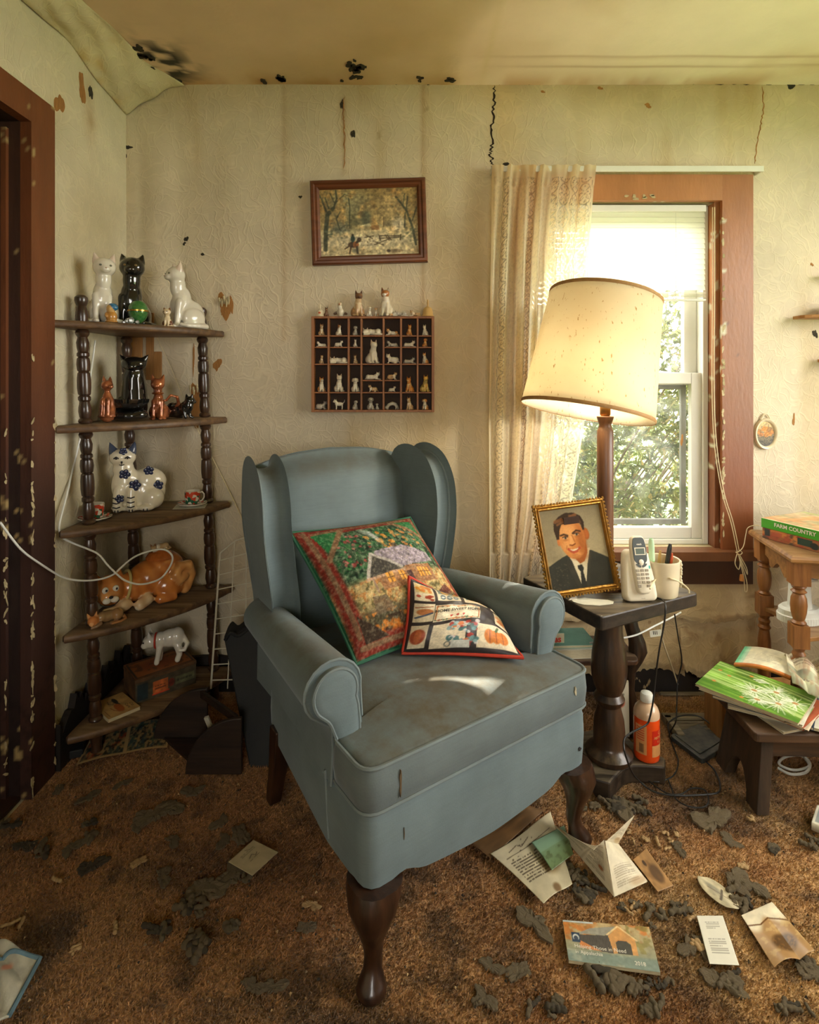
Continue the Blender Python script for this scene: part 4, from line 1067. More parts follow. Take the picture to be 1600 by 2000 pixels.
g = Geo(); c_ = P(1449, 1128, YB-.084)-BCo; g.lathe([(.003, .012), (.006, .010), (.008, -.006), (.008, -.012), (.004, -.013)], c_, 12); g.obj('tassel', MAT['cork'], BL)

# ------------------------------------------------------------------ curtain rod and lace curtain
RODZ = bz(339)
g = Geo(); x0, x1 = bx(957), bx(1476); g.box((x1-x0)/2, 0, 0, x1-x0, .008, .022); g.box(.004, .022, 0, .008, .05, .022); g.box(x1-x0-.004, .022, 0, .008, .05, .022)
tag(g.obj('curtain_rod', MAT['white_vinyl'], None, smooth=False, bevel=.002, loc=(x0, YB-.0495, RODZ)), 'flat white curtain rod across the top of the window', 'curtain rod')
def lace_mat():
    m, nt, b = new_mat('lace'); L = nt.links
    at = NN(nt, 'ShaderNodeAttribute', attribute_name='Col'); op = NN(nt, 'ShaderNodeAttribute', attribute_name='Open')
    d = NN(nt, 'ShaderNodeBsdfDiffuse'); t = NN(nt, 'ShaderNodeBsdfTranslucent'); L.new(at.outputs['Color'], d.inputs[0]); L.new(at.outputs['Color'], t.inputs[0])
    mx = NN(nt, 'ShaderNodeMixShader'); mx.inputs[0].default_value = .65; L.new(d.outputs[0], mx.inputs[1]); L.new(t.outputs[0], mx.inputs[2])
    tr = NN(nt, 'ShaderNodeBsdfTransparent'); m2 = NN(nt, 'ShaderNodeMixShader'); L.new(op.outputs['Fac'], m2.inputs[0]); L.new(mx.outputs[0], m2.inputs[1]); L.new(tr.outputs[0], m2.inputs[2])
    L.new(m2.outputs[0], nt.nodes['Material Output'].inputs['Surface']); return m
MAT['lace'] = lace_mat()
def curtain():
    nu, nv = 170, 430; zt, zb = RODZ+.012, bz(1150); ww = .78                   # cloth width if spread out
    V = np.linspace(0, 1, nv+1); U = np.linspace(0, 1, nu+1)
    yr = np.interp(1-V, [0, .05, .20, .60, .79, 1], [1155, 1150, 1140, 1131, 1106, 1058]); yl = np.interp(1-V, [0, .3, .6, 1], [957, 950, 946, 950])
    g = Geo(); cols = []; opn = []
    for j, v in enumerate(V):
        z = zb+(zt-zb)*v; t = 1-v
        for i, u in enumerate(U):
            xl, xr = bx(yl[j]), bx(yr[j]); uu = u+.012*math.sin(u*19+t*3)
            x = xl+(xr-xl)*uu
            amp = .006+.016*min(1, t*5)*(1-.35*u)
            y = YB-.058-amp*(math.sin(u*2*PI*6.5+1.2*math.sin(t*3))+.5*math.sin(u*2*PI*13+2*t))-.010*t+.004*math.sin(t*40+u*60)*(t < .05)
            if z < Z0: y = min(y, YB-.078)
            g.v.append((x, y, z))
            cx, cz = u*ww, z
            # lace: fine net with bands of eight-petalled flowers
            sx_, sz_ = (cx % .085)/.085-.5, ((cz+(.0425 if int(cx/.085) % 2 else 0)) % .085)/.085-.5
            r = math.hypot(sx_, sz_); th = math.atan2(sz_, sx_)
            pet = .26+.11*math.cos(8*th); hole = 0
            if abs(r-pet) < .045 or abs(r-.47) < .03 or r < .05: hole = 1
            band = u > .60 or .10 < u < .17 or .36 < u < .42
            net = float(vnoise(cx*230, cz*230))
            h = (.62 if hole else .03+.05*net) if band else .04+.16*float(sm(.5, .8, net))
            if u > .985 or u < .012: h = .02
            if t < .03: h = .02
            if z < zb+.05 and .3 < u and vnoise(u*30, z*90) > .35: h = max(h, .6*(u > .5))
            opn.append(h)
            k = fbm(float(u)*7, float(t)*1.2); stn = .75*float(sm(.24, .10, t+.06*math.sin(u*40)))*(1-.5*u)*k+.45*float(sm(.45, 1.0, t))*k+.25*float(sm(.5, .75, fbm(u*16+4, t*4)))
            c = np.array(C8(246, 240, 218)); c = c*(1-stn)+np.array(C8(222, 178, 104))*stn
            if z < zb+.035 and .5 < u < .95 and net > .45: c = np.array(C8(40, 32, 24))
            cols.append(c)
    for j in range(nv):
        for i in range(nu): g.f.append((j*(nu+1)+i, j*(nu+1)+i+1, (j+1)*(nu+1)+i+1, (j+1)*(nu+1)+i))
    g.c = np.array(cols)
    o = g.obj('lace_curtain', MAT['lace'], None, angle=180)
    a = o.data.attributes.new('Open', 'FLOAT', 'POINT'); a.data.foreach_set('value', np.array(opn, dtype=np.float32))
    return tag(o, 'yellowed lace curtain hanging at the left of the window', 'curtain')
curtain()

# ------------------------------------------------------------------ evergreen outside the window
MAT['leaf'] = mat('evergreen_leaf', C8(96, 118, 52), .55, var=.5, vscale=9, attr=True, spec=.3)
MAT['twig'] = mat('twig_bark', C8(92, 72, 50), .85, var=.3, vscale=20)
def shrub(name, label, cat, cx, cy, z0, z1, rad, n, seed, gaps=(), leaf=1.0, trunk=False, ymin=0.0):
    rs = np.random.RandomState(seed); t = thing(name, label, cat, (cx, cy, -.4)); org = Vector((cx, cy, -.4)); on = np.array(org)
    g = Geo()
    if trunk: g.tube(spline([(0, 0, 0), (.05, .03, z0*.5), (0, 0, z0), (.04, 0, (z0+z1)/2)], 5), [.13-.005*i for i in range(16)], 10)
    for k in range(16):
        a = rs.rand()*2*PI; b = Vector((math.cos(a)*rad*.8, math.sin(a)*rad*.5, z0+(z1-z0)*(.25+.75*rs.rand())))
        p0 = Vector((0, 0, z0*.9 if trunk else .02)); pm = Vector((b.x*.35, b.y*.35, p0.z+(b.z-p0.z)*.55)); g.tube(spline([p0, pm, b], 5), [.009*leaf*(1-i/14) for i in range(11)], 5)
    g.obj('trunk' if trunk else 'stem', MAT['twig'], t)
    v = []; cols = []
    for c_ in rs.rand(n//26, 3):
        a = c_[0]*2*PI; rr = rad*math.sqrt(c_[1]); base = np.array([math.cos(a)*rr, math.sin(a)*rr*.55, z0+(z1-z0)*c_[2]])
        dr = np.array([math.cos(a)*.6+rs.normal()*.4, math.sin(a)*.3+rs.normal()*.3, .1+rs.normal()*.5]); dr /= np.linalg.norm(dr); ln = (.10+.14*rs.rand())*leaf
        tone = rs.rand()
        S = rs.rand(26); D2 = dr+rs.normal(size=(26, 3))*.75; D2 /= np.linalg.norm(D2, axis=1)[:, None]; LL = (.03+.045*rs.rand(26))*leaf; Wd = np.cross(D2, rs.normal(size=(26, 3))); Wd *= ((.005+.007*rs.rand(26))*leaf/np.linalg.norm(Wd, axis=1))[:, None]
        Pp = base+dr*ln*S[:, None]; WP = Pp+D2*LL[:, None]*.5+on; ok = WP[:, 1] > ymin
        for (gp, gd, gr) in gaps: ok &= np.linalg.norm(np.cross(WP-gp, gd), axis=1) > gr+.03*leaf
        for p, d2, L_, w in zip(Pp[ok], D2[ok], LL[ok], Wd[ok]):
            v += [p-w, p+d2*L_*.5+w*.2, p+d2*L_, p+w]
            col = np.array(C8(70, 92, 36))*(1-tone)+np.array(C8(150, 160, 80))*tone
            if rs.rand() < .12: col = np.array(C8(190, 170, 90))
            cols += [col]*4
    g = Geo(); g.v = [tuple(p) for p in v]; g.f = [(i, i+1, i+2, i+3) for i in range(0, len(v), 4)]; g.c = np.array(cols)
    q = g.obj('foliage', MAT['leaf'], t, smooth=False); q['kind'] = 'stuff'
    return t
# gaps through which two slivers of sun reach the chair
SUN_SPOTS = [CHW @ Vector((.055, .085, .468)), PBS(.66, .34)+Vector(PB.location)]
GAPS = [(np.array(p), np.array(SUN_DIR), rr) for p, rr in zip(SUN_SPOTS, (.026, .040))]
shrub('evergreen_shrub', 'bushy evergreen shrub close outside the window', 'shrub', .80, YB+.85, .45, 1.95, 1.0, 42000, 3, GAPS, ymin=YB+.28)
shrub('evergreen_shrub', 'olive-green shrub standing behind the nearer one outside', 'shrub', 1.55, YB+2.0, .3, 2.1, 1.2, 20000, 9, GAPS, 1.3, ymin=YB+.3)
shrub('added_shade_tree', 'leafy tree added out of view to block sun from the window', 'tree', 3.80, YB+3.05, 3.3, 6.4, 1.9, 30000, 14, GAPS, 2.6, True, YB+.3)  # unseen tree added to keep direct sun off the window
# ------------------------------------------------------------------ lamp table by the window
MAT['tablewood'] = wood('near_black_oak', C8(62, 50, 38), C8(30, 23, 17), 0.45, axis=0, dust=0.55)
MAT['tablewood_z'] = wood('near_black_oak_turned', C8(74, 52, 34), C8(32, 23, 16), 0.35, axis=2, dust=0.25, coat=.15)
TZ = .53
ca = PZ(1175, 1205, TZ); ta = R(26.2); e1 = Vector((math.cos(ta), math.sin(ta), 0)); e2 = Vector((-math.sin(ta), math.cos(ta), 0))
TB = thing('lamp_table', 'small dark oak pedestal table with a square top beside the chair', 'table', (.624, 1.767, 0))
TO = Vector(TB.location)
def Tl(a, b, z): 
    q = ca+e1*a+e2*b; return Vector((q.x, q.y, z))-TO
g = Geo(); s_ = .412; dp = .365
top = rounded([tuple(Tl(a, b, 0).xy) for a, b in ((0, 0), (s_, 0), (s_, dp), (0, dp))], .012, 3)
g.prism(top, TZ-.043, TZ); g.obj('tabletop', MAT['tablewood'], TB, smooth=False, bevel=.005)
g = Geo(); g.lathe([(.066, .055), (.07, .062), (.07, .072), (.060, .082), (.050, .09), (.046, .10), (.047, .135), (.044, .17), (.036, .20), (.034, .214), (.043, .226), (.046, .236), (.040, .246), (.036, .252), (.044, .27), (.052, .30), (.054, .33), (.051, .37), (.044, .41), (.040, .44), (.040, .487)], (-.012, -.04, 0), 26); g.obj('column', MAT['tablewood_z'], TB, angle=35)
sq = []
for k in range(4):
    a0 = R(19.6+90*k-135); a1 = a0+PI/2
    p0 = Vector((math.cos(a0), math.sin(a0)))*.185; p1 = Vector((math.cos(a1), math.sin(a1)))*.185
    for t in np.linspace(.12, .88, 11):
        p = p0*(1-t)+p1*t; sq.append(tuple(p*(1-.30*math.sin(PI*(t-.12)/.76)**.8)))
g = Geo(); g.prism([(x, y) for x, y in sq], .0, .055); g.obj('base', MAT['tablewood'], TB, smooth=False, bevel=.006)
def scroll_leg(x, y, flip):
    path = [(0, .487, .026), (.0, .42, .024), (.012*flip, .37, .024), (.030*flip, .32, .028), (.034*flip, .285, .031), (.022*flip, .25, .026), (.006*flip, .215, .019), (.004*flip, .16, .017), (.012*flip, .11, .020), (.016*flip, .08, .026), (.014*flip, .0, .022)]
    g = Geo(); rings = []
    for dx, z, r in path[::-1]: rings.append([(x+dx+r*math.cos(2*PI*k/14), y+r*.8*math.sin(2*PI*k/14), z) for k in range(14)])
    g.loft(rings); return g
scroll_leg(.118, .145, 1).obj('scroll_leg', MAT['tablewood_z'], TB, angle=60)
scroll_leg(-.10, .235, -1).obj('scroll_leg', MAT['tablewood_z'], TB, angle=60)
g = Geo(); g.prism(rounded([(-.20, .08), (.135, .08), (.135, .26), (-.20, .28)], .03, 4), .268, .285); g.obj('lower_shelf', MAT['walnut_x'], TB, smooth=False, bevel=.004)
# magazines on the lower shelf
MAT['paperedge'] = mat('page_edges', C8(206, 192, 156), .8, var=.3, vscale=50, stretch=(1, 1, 20))
def slab_book(name, label, cat, pts, z0, z1, mcover, parent=None, group=None, edge='paperedge', tilt=None):
    """closed booklet: four plan corners in the world, cover sheets over a page block"""
    c0 = sum((Vector((p[0], p[1], 0)) for p in pts), Vector())/4; c0.z = z0
    t = thing(name, label, cat, c0, group=group, rot=tilt)
    q = [(p[0]-c0.x, p[1]-c0.y) for p in pts]; qi = [(x*.985, y*.985) for x, y in q]; h = z1-z0; th = min(.0012, h*.12)
    g = Geo(); g.prism(qi, th, h-th); g.obj('pages', MAT[edge], t, smooth=False)
    g = Geo(); g.prism(q, 0, th*.999); g.obj('back_cover', mcover, t, smooth=False)
    g = Geo(); g.prism(q, h-th*.999, h); fc = g.obj('front_cover', mcover, t, smooth=False)
    return t, fc, q, h
def quad_fn(q, z):
    a, b, c_, d_ = [Vector((p[0], p[1], 0)) for p in q]
    return lambda u, v: tuple(((a*(1-u)+b*u)*(1-v)+(d_*(1-u)+c_*u)*v)+Vector((0, 0, z)))
MAT['mag_teal'] = mat('teal_cover', C8(120, 172, 150), .5, var=.2, vscale=20)
MAT['mag_white'] = mat('white_cover', C8(214, 210, 190), .5, var=.15, vscale=20)
MAT['mag_red'] = mat('rust_cover', C8(170, 84, 50), .5, var=.3, vscale=20)
bxz = .2855
for k, (dx, h, m_, lab) in enumerate(((0, .030, 'mag_white', 'thick curled white magazine at the bottom of the pile on the table shelf'), (.006, .010, 'mag_teal', 'thin pale-green magazine in the middle of the pile on the table shelf'), (-.03, .034, 'mag_teal', 'pale-green magazine with red title lettering on top of the shelf pile'))):
    x0, x1, y0, y1 = TO.x-.215+dx, TO.x-.005+dx-(.07 if k == 2 else 0), TO.y+.085+.01*k, TO.y+.235
    t, fc, q, hh = slab_book('magazine', lab, 'magazine', [(x0, y0), (x1, y0+.012), (x1-.008, y1), (x0-.008, y1-.012)], bxz, bxz+h, MAT[m_])
    if k == 2:
        yv = y0-t.location.y-.001
        lettering('lettering', 'homes', .030, MAT['pill_red'], lambda x, y: (x-.01+.03, yv+.001+x*.05, .017+y), fc, bold=.001)
    bxz += h+.0005
bk = thing('floral_card', 'white card with a small red flower standing behind the table column', 'card', (TO.x+.052, TO.y+.060, .0555), R(-12))
cvc = Canvas(24, 50, (206, 196, 170), 3); cvc.ell(.6, .62, .22, .10, (190, 70, 40)); cvc.line([(.6, .5), (.55, .3)], .04, (90, 110, 60)); cvc.text_lines(.2, .8, .72, .8, 1, (60, 50, 40))
g = Geo(); g.box(0, 0, .085, .07, .012, .17, rot=(R(-6), 0, 0), piv=(0, 0, 0)); g.obj('card', MAT['paperedge'], bk, smooth=False)
cvc.obj('picture', MAT['print'], lambda u, v: (-.034+.068*u, -.0068+.017*v, .002+.166*v), bk)

# ------------------------------------------------------------------ lamp
MAT['lampwood'] = wood('brown_lamp_post', C8(112, 74, 44), C8(78, 48, 28), 0.4, axis=2)
MAT['brass'] = mat('old_brass', C8(170, 120, 60), .35, metal=.9, var=.3, vscale=30)
LX, LD = .643, 1.850
LP = thing('table_lamp', 'tall lamp with a turned wooden post and a tilted cream fabric shade', 'lamp', (LX, LD, TZ+.0008))
g = Geo(); g.lathe([(.062, 0), (.064, .008), (.058, .018), (.034, .026), (.0255, .034), (.0262, .30), (.0262, .508), (.022, .516), (.019, .528), (.023, .540), (.027, .552), (.027, .556), (.012, .558)], (0, 0, 0), 24); g.obj('post', MAT['lampwood'], LP, angle=40)
g = Geo(); g.lathe([(.012, .556), (.017, .562), (.017, .61), (.013, .615)], (0, 0, 0), 16); g.obj('socket', MAT['brass'], LP)
g = Geo(); g.lathe([(.010, .612), (.018, .63), (.029, .662), (.030, .68), (.024, .70), (.010, .712), (.001, .714)], (0, 0, 0), 18)
MAT['bulb'] = mat('frosted_bulb', C8(235, 230, 215), .3, var=.02); g.obj('bulb', MAT['bulb'], LP)
bl_ = bpy.data.lights.new('added_bulb_light', 'POINT'); bl_.energy = 10.0; bl_.color = (1.0, .90, .72); bl_.shadow_soft_size = .028  # light added at the bulb to make the shade and nearby wall glow
blo = bpy.data.objects.new('added_bulb_light', bl_); COL.objects.link(blo); blo.parent = LP; blo.location = (-.03, 0, .66)
def shade_mat():
    m, nt, b = new_mat('cream_shade'); L = nt.links; tc = NN(nt, 'ShaderNodeTexCoord')
    mp = NN(nt, 'ShaderNodeMapping'); mp.inputs['Scale'].default_value = (1, 1, .35); L.new(tc.outputs['Object'], mp.inputs[0])
    vo = NN(nt, 'ShaderNodeTexNoise'); setin(vo, Scale=130.0, Detail=2.0); L.new(mp.outputs[0], vo.inputs['Vector'])
    r1 = NN(nt, 'ShaderNodeMapRange'); setin(r1, From_Min=.66, From_Max=.74); L.new(vo.outputs['Fac'], r1.inputs[0])
    n1 = NN(nt, 'ShaderNodeTexNoise'); setin(n1, Scale=6.0, Detail=4.0); L.new(tc.outputs['Object'], n1.inputs['Vector'])
    c = mixc(nt, n1.outputs['Fac'], C8(240, 232, 208), C8(228, 214, 182)); c = mixc(nt, r1.outputs[0], c, C8(190, 160, 110))
    d = NN(nt, 'ShaderNodeBsdfDiffuse'); t = NN(nt, 'ShaderNodeBsdfTranslucent'); L.new(c, d.inputs[0]); L.new(c, t.inputs[0])
    mx = NN(nt, 'ShaderNodeMixShader'); mx.inputs[0].default_value = .44; L.new(d.outputs[0], mx.inputs[1]); L.new(t.outputs[0], mx.inputs[2])
    L.new(mx.outputs[0], nt.nodes['Material Output'].inputs['Surface']); return m
MAT['shade'] = shade_mat()
bc = Vector(((1145-800)/FPX*LD, LD, EYE+(HORIZ-806)/FPX*LD)); tcn = Vector(((1192-800)/FPX*LD, LD, EYE+(HORIZ-575)/FPX*LD))
ax = (tcn-bc); HH = ax.length; ax = Vector((ax.x, HH*math.sin(R(7)), ax.z)).normalized()
rot = Vector((0, 0, 1)).rotation_difference(ax).to_matrix(); LO = Vector(LP.location)
def shp(r, z, a): return rot @ Vector((r*math.cos(a), r*math.sin(a), z))+bc-LO
SH0, SH1 = .212, .182
g = Geo(); n = 72
rings = [[shp(SH0+(SH1-SH0)*t, HH*t, 2*PI*k/n) for k in range(n)] for t in np.linspace(0, 1, 14)]
g.loft(rings, True, False, False)
sh = g.obj('shade', MAT['shade'], LP, angle=180)
md = sh.modifiers.new('solid', 'SOLIDIFY'); md.thickness = .0012
MAT['trim'] = mat('tan_trim', C8(176, 132, 76), .7, var=.2, vscale=60)
for r_0, z_ in ((SH0+.001, .004), (SH1+.001, HH-.004)):
    g = Geo(); g.loft([[shp(r_0, z_-.006, 2*PI*k/n) for k in range(n)], [shp(r_0+.0012, z_-.004, 2*PI*k/n) for k in range(n)], [shp(r_0+.0012, z_+.004, 2*PI*k/n) for k in range(n)], [shp(r_0, z_+.006, 2*PI*k/n) for k in range(n)]], True, False, False); g.obj('shade_trim', MAT['trim'], sh)
g = Geo(); ctr = shp(0, HH-.01, 0)
for k in range(3): g.tube([ctr, shp(SH1-.001, HH-.006, 2*PI*k/3+.4)], .0016, 6)
hp = spline([(.016, 0, .600), (.055, 0, .68), (.05, 0, .80), tuple(ctr)], 6); hp2 = spline([(-.016, 0, .600), (-.055, 0, .68), (-.03, 0, .80), tuple(ctr)], 6)
g.tube(hp, .0018, 6); g.tube(hp2, .0018, 6); g.obj('harp', MAT['brass'], LP)
g = Geo(); pts = blotch(0, 0, .010, .006, n=10, seed=9)
g.obj if False else None

# ------------------------------------------------------------------ framed portrait
MAT['gold'] = mat('gilt_frame', C8(176, 130, 58), .35, metal=.75, var=.4, vscale=40, bump=.5, bscale=120)
MAT['glasspane'] = MAT['glass']
fb = PZ(1141, 1166, TZ+.004)
FR = thing('framed_portrait', 'gilt-framed colour portrait of a smiling person in dark suit and tie on the lamp table', 'framed photo', (fb.x, fb.y, TZ+.016), rot=(R(-13), R(-6.5), R(4)))
fw, fh, fm = .228, .276, .017
def gilt(x0, x1, z0, z1, w):
    g = Geo(); prof = [(0, 0), (.0, -.006), (.004, -.012), (.008, -.009), (.012, -.013), (.016, -.008), (w, -.004), (w, 0)]
    rings = []
    for (cx, cz, dx, dz) in ((x0, z0, 1, 1), (x1, z0, -1, 1), (x1, z1, -1, -1), (x0, z1, 1, -1)):
        rings.append([(cx+dx*a, b, cz+dz*a) for a, b in prof])
    rings.append(rings[0]); g.loft(rings, True, False, False); return g
fro = recalc(gilt(-fw/2, fw/2, 0, fh, fm).obj('frame', MAT['gold'], FR, angle=25))
r_ = random.Random(77)
g = Geo()
for k in range(92):                                             # the carved, chipped edge
    t = k/92*4; s_ = t % 1
    x, z = [(-fw/2+fw*s_, 0), (fw/2, fh*s_), (fw/2-fw*s_, fh), (-fw/2, fh-fh*s_)][int(t)]
    g.ball((x, -.005, z), (r_.uniform(.004, .007), .005, r_.uniform(.004, .007)), 6, 4)
g.obj('carved_edge', MAT['gold'], fro)
g = Geo(); g.box(0, .003, fh/2, fw-.01, .004, fh-.01); g.box(.0, .035, .12, .05, .004, .24, rot=(R(22), 0, 0)); g.obj('backing', MAT['pill_brown'], FR, smooth=False)
cv = Canvas(150, 190, (150, 136, 104), 8)
cv.grad((170, 154, 116), (128, 116, 88)); cv.ell(.78, .45, .5, .4, (176, 160, 122), .6, .9); cv.noise(4, .10)
SK, SKD, SKL = (206, 132, 66), (160, 88, 38), (232, 170, 104)
cv.poly([(.0, 0), (.0, .30), (.10, .34), (.26, .40), (.38, .43), (.60, .46), (.74, .44), (.90, .37), (1, .32), (1, 0)], (52, 52, 44))       # suit
cv.poly([(.36, .43), (.30, .30), (.44, 0), (.60, 0), (.74, .44), (.66, .40), (.50, .24)], (60, 58, 48)); cv.noise(9, .12, (cv.y < .46)*1.0)
cv.poly([(.36, .46), (.50, .0), (.545, 0), (.70, .47)], (214, 200, 164)); cv.poly([(.34, .44), (.44, .26), (.51, .30), (.40, .50)], (222, 208, 172)); cv.poly([(.72, .47), (.62, .24), (.51, .30), (.66, .48)], (206, 190, 152))
cv.poly([(.47, .275), (.545, .285), (.565, .235), (.545, .20), (.575, 0), (.475, 0), (.505, .20), (.475, .235)], (46, 46, 40))               # tie
cv.poly([(.40, .52), (.42, .40), (.52, .295), (.60, .32), (.67, .42), (.68, .58)], SKD)                                                  # neck
cv.ell(.70, .65, .052, .075, SKD, 1, .12, .15); cv.ell(.705, .65, .03, .05, (176, 96, 44), 1, .3)                                          # ear
cv.ell(.245, .60, .03, .06, (196, 116, 60), 1, .15, -.15)
cv.ell(.46, .62, .215, .245, SK, 1, .04, .10); cv.ell(.47, .47, .15, .11, SK, 1, .05); cv.poly([(.27, .60), (.34, .42), (.44, .365), (.54, .365), (.63, .43), (.67, .60)], SK)
cv.ell(.61, .58, .07, .2, SKD, .75, .7, .1); cv.ell(.40, .70, .14, .09, SKL, .7, .7); cv.ell(.36, .53, .07, .06, SKL, .6, .7); cv.ell(.50, .40, .08, .03, SKL, .5, .7); cv.ell(.53, .37, .12, .03, SKD, .5, .6)
cv.poly([(.215, .62), (.19, .74), (.21, .84), (.30, .90), (.42, .94), (.56, .93), (.66, .88), (.70, .80), (.685, .70), (.655, .70), (.645, .77), (.60, .815), (.52, .83), (.42, .805), (.33, .80), (.285, .735), (.255, .62)], (56, 40, 26))   # hair
cv.line([(.23, .84), (.34, .86), (.40, .83), (.50, .88), (.58, .90)], .022, (150, 96, 54), .7); cv.line([(.26, .80), (.36, .83), (.44, .81)], .014, (168, 110, 62), .6); cv.line([(.48, .90), (.60, .86), (.64, .80)], .016, (120, 82, 52), .6)
cv.line([(.285, .665), (.34, .675), (.40, .655)], .011, (74, 46, 26)); cv.line([(.485, .675), (.55, .705), (.615, .69)], .011, (74, 46, 26))   # brows
for ex_, ey_ in ((.355, .628), (.545, .655)): cv.ell(ex_, ey_, .036, .012, (196, 166, 128)); cv.ell(ex_+.004, ey_, .016, .014, (52, 54, 50)); cv.line([(ex_-.045, ey_+.012), (ex_, ey_+.02), (ex_+.045, ey_+.010)], .006, (80, 46, 26)); cv.ell(ex_, ey_-.026, .04, .012, SKD, .45, .6)
cv.poly([(.435, .65), (.475, .65), (.50, .56), (.47, .525), (.42, .535), (.41, .56)], SKL, .7); cv.line([(.47, .65), (.495, .57)], .010, SKD, .6); cv.line([(.41, .537), (.45, .527), (.50, .545)], .008, (130, 66, 30))
cv.line([(.375, .487), (.45, .455), (.56, .487)], .016, (176, 72, 46)); cv.poly([(.385, .487), (.45, .478), (.55, .492), (.50, .462), (.44, .457)], (222, 200, 164)); cv.line([(.40, .458), (.45, .435), (.52, .45)], .010, (184, 84, 56)); cv.ell(.465, .41, .05, .012, SKD, .4, .6)
cv.line([(.36, .53), (.345, .49)], .007, SKD, .6); cv.line([(.575, .545), (.60, .50)], .008, SKD, .7)
cv.dots(60, (.0, .02, .3, .34), .006, ((140, 128, 96), (120, 110, 84)), .5); cv.dots(30, (0, 0, 1, 1), .003, ((110, 84, 50),), .6); cv.blur(1); cv.noise(60, .06)
iw, ih = fw-2*fm+.003, fh-2*fm+.003
cv.obj('photograph', MAT['gloss_print'], lambda u, v: (-iw/2+iw*u, -.0032, fm-.0015+ih*v), FR)
g = Geo(); g.prism(blotch(0, 0, .055, .03, n=14, seed=41, rough=.2), 0, .0012)
tag(g.obj('torn_paper', MAT['mag_white'], None, smooth=False, loc=(fb.x+.015, fb.y-.030, TZ+.0006)), 'scrap of cream paper under the gilt portrait frame', 'paper')

# ------------------------------------------------------------------ cordless phone
MAT['phone_white'] = mat('aged_white_plastic', C8(224, 214, 190), .38, var=.06, vscale=20)
MAT['phone_grey'] = mat('grey_plastic', C8(72, 78, 78), .35, var=.08, vscale=20)
MAT['lcd'] = mat('lcd', C8(98, 108, 100), .25, var=.05)
MAT['key'] = mat('key_grey', C8(150, 138, 116), .5, var=.1)
MAT['teal_sticker'] = mat('teal_sticker', C8(60, 170, 160), .5, var=.1)
pb = PZ(1252, 1174, TZ)
PH = thing('phone_cradle', 'cream cordless phone cradle holding its handset on the lamp table', 'phone cradle', (pb.x, pb.y, TZ+.0006), rot=(0, 0, R(6)))
def slab_ring(poly, y0, y1, rnd=.006):
    out = []
    for ins, y in ((rnd, y0), (rnd*.3, y0+rnd*.4), (0, y0+rnd), (0, y1-rnd), (rnd*.3, y1-rnd*.4), (rnd, y1)):
        out.append([(p[0], y, p[1]) for p in inset(poly, ins)])
    return out
cr = resample(rounded([(-.054, 0), (.050, -.0), (.047, .07), (.036, .150), (-.036, .153), (-.048, .08)], [.02, .02, .02, .018, .018, .02], 5), 80)
lean = Matrix.Rotation(R(-16), 3, 'X')
def leaned(g, dy=0): g.v = [tuple(lean @ Vector(p)+Vector((0, dy, 0))) for p in g.v]; return g
g = Geo(); g.loft(slab_ring(cr, -.018, .022, .008)); o = recalc(leaned(g).obj('cradle', MAT['phone_white'], PH, angle=50))
g = Geo(); g.box(.01, .045, .007, .07, .05, .013); g.obj('foot', MAT['phone_white'], PH, smooth=False, bevel=.004)
HS = thing('phone_handset', 'cordless handset with grey upper face and number keys standing in the cradle', 'phone', (pb.x, pb.y, TZ+.0006), rot=(0, 0, R(6)))
hs = resample(rounded([(-.020, .022), (.024, .022), (.025, .10), (.025, .165), (.020, .192), (-.019, .192), (-.025, .165), (-.025, .10)], [.016, .016, .02, .02, .016, .016, .02, .02], 5), 70)
g = Geo(); g.loft(slab_ring(hs, -.034, -.012, .006)); recalc(leaned(g).obj('body', MAT['phone_white'], HS, angle=50))
fc_ = resample(rounded([(-.021, .118), (-.010, .108), (.010, .108), (.021, .118), (.022, .160), (.017, .187), (-.017, .187), (-.022, .160)], .008, 4), 60)
g = Geo(); g.loft([[(p[0], -.033, p[1]) for p in fc_], [(p[0], -.0352, p[1]) for p in inset(fc_, .0006)]]); recalc(leaned(g).obj('face_plate', MAT['phone_grey'], HS, smooth=False))
g = Geo(); g.box(0, -.0354, .146, .034, .0016, .022); sc_ = leaned(g).obj('screen_bezel', MAT['phone_white'], HS, smooth=False)
g = Geo(); g.box(0, -.0362, .146, .028, .0008, .017); leaned(g).obj('screen', MAT['lcd'], HS, smooth=False)
g = Geo(); g.lathe([(.0078, 0), (.0078, .0016), (.006, .0024), (.0005, .0025)], (0, -.0350, .1145), 16, Matrix.Rotation(R(90), 3, 'X')); leaned(g).obj('button', MAT['phone_white'], HS)
for s_ in (-1, 1):
    pl = []
    for k in range(8): a = R(200+k*9) if s_ < 0 else R(340-k*9); pl.append((.0105*math.cos(a), .1145+.0105*math.sin(a)))
    for k in range(8): a = R(263-k*9) if s_ < 0 else R(277+k*9); pl.append((.0195*math.cos(a), .1145+.0165*math.sin(a)))
    g = Geo(); g.loft([[(x, -.0339, z) for x, z in pl], [(x, -.0352, z) for x, z in pl]]); recalc(leaned(g).obj('button', MAT['phone_grey'], HS, smooth=False))
for r0 in range(5):
    for c0 in range(3):
        if r0 == 4 and c0 == 1: continue
        g = Geo(); g.box((c0-1)*.0145, -.0346, .090-r0*.0112, .0108, .0016, .0075); leaned(g).obj('key', MAT['key'], HS, smooth=False, bevel=.0012)
lettering('lettering', 'vtech', .0075, MAT['ink_white'], lambda x, y: tuple(lean @ Vector((x, -.0356, .1665+y))), HS, bold=.0002)
lettering('lettering', 'vtech', .006, MAT['key'], lambda x, y: tuple(lean @ Vector((x, -.0183, .0085+y))), o)
g = Geo(); g.box(.0315, -.0184, .098, .008, .0008, .009); leaned(g).obj('sticker', MAT['teal_sticker'], o, smooth=False)

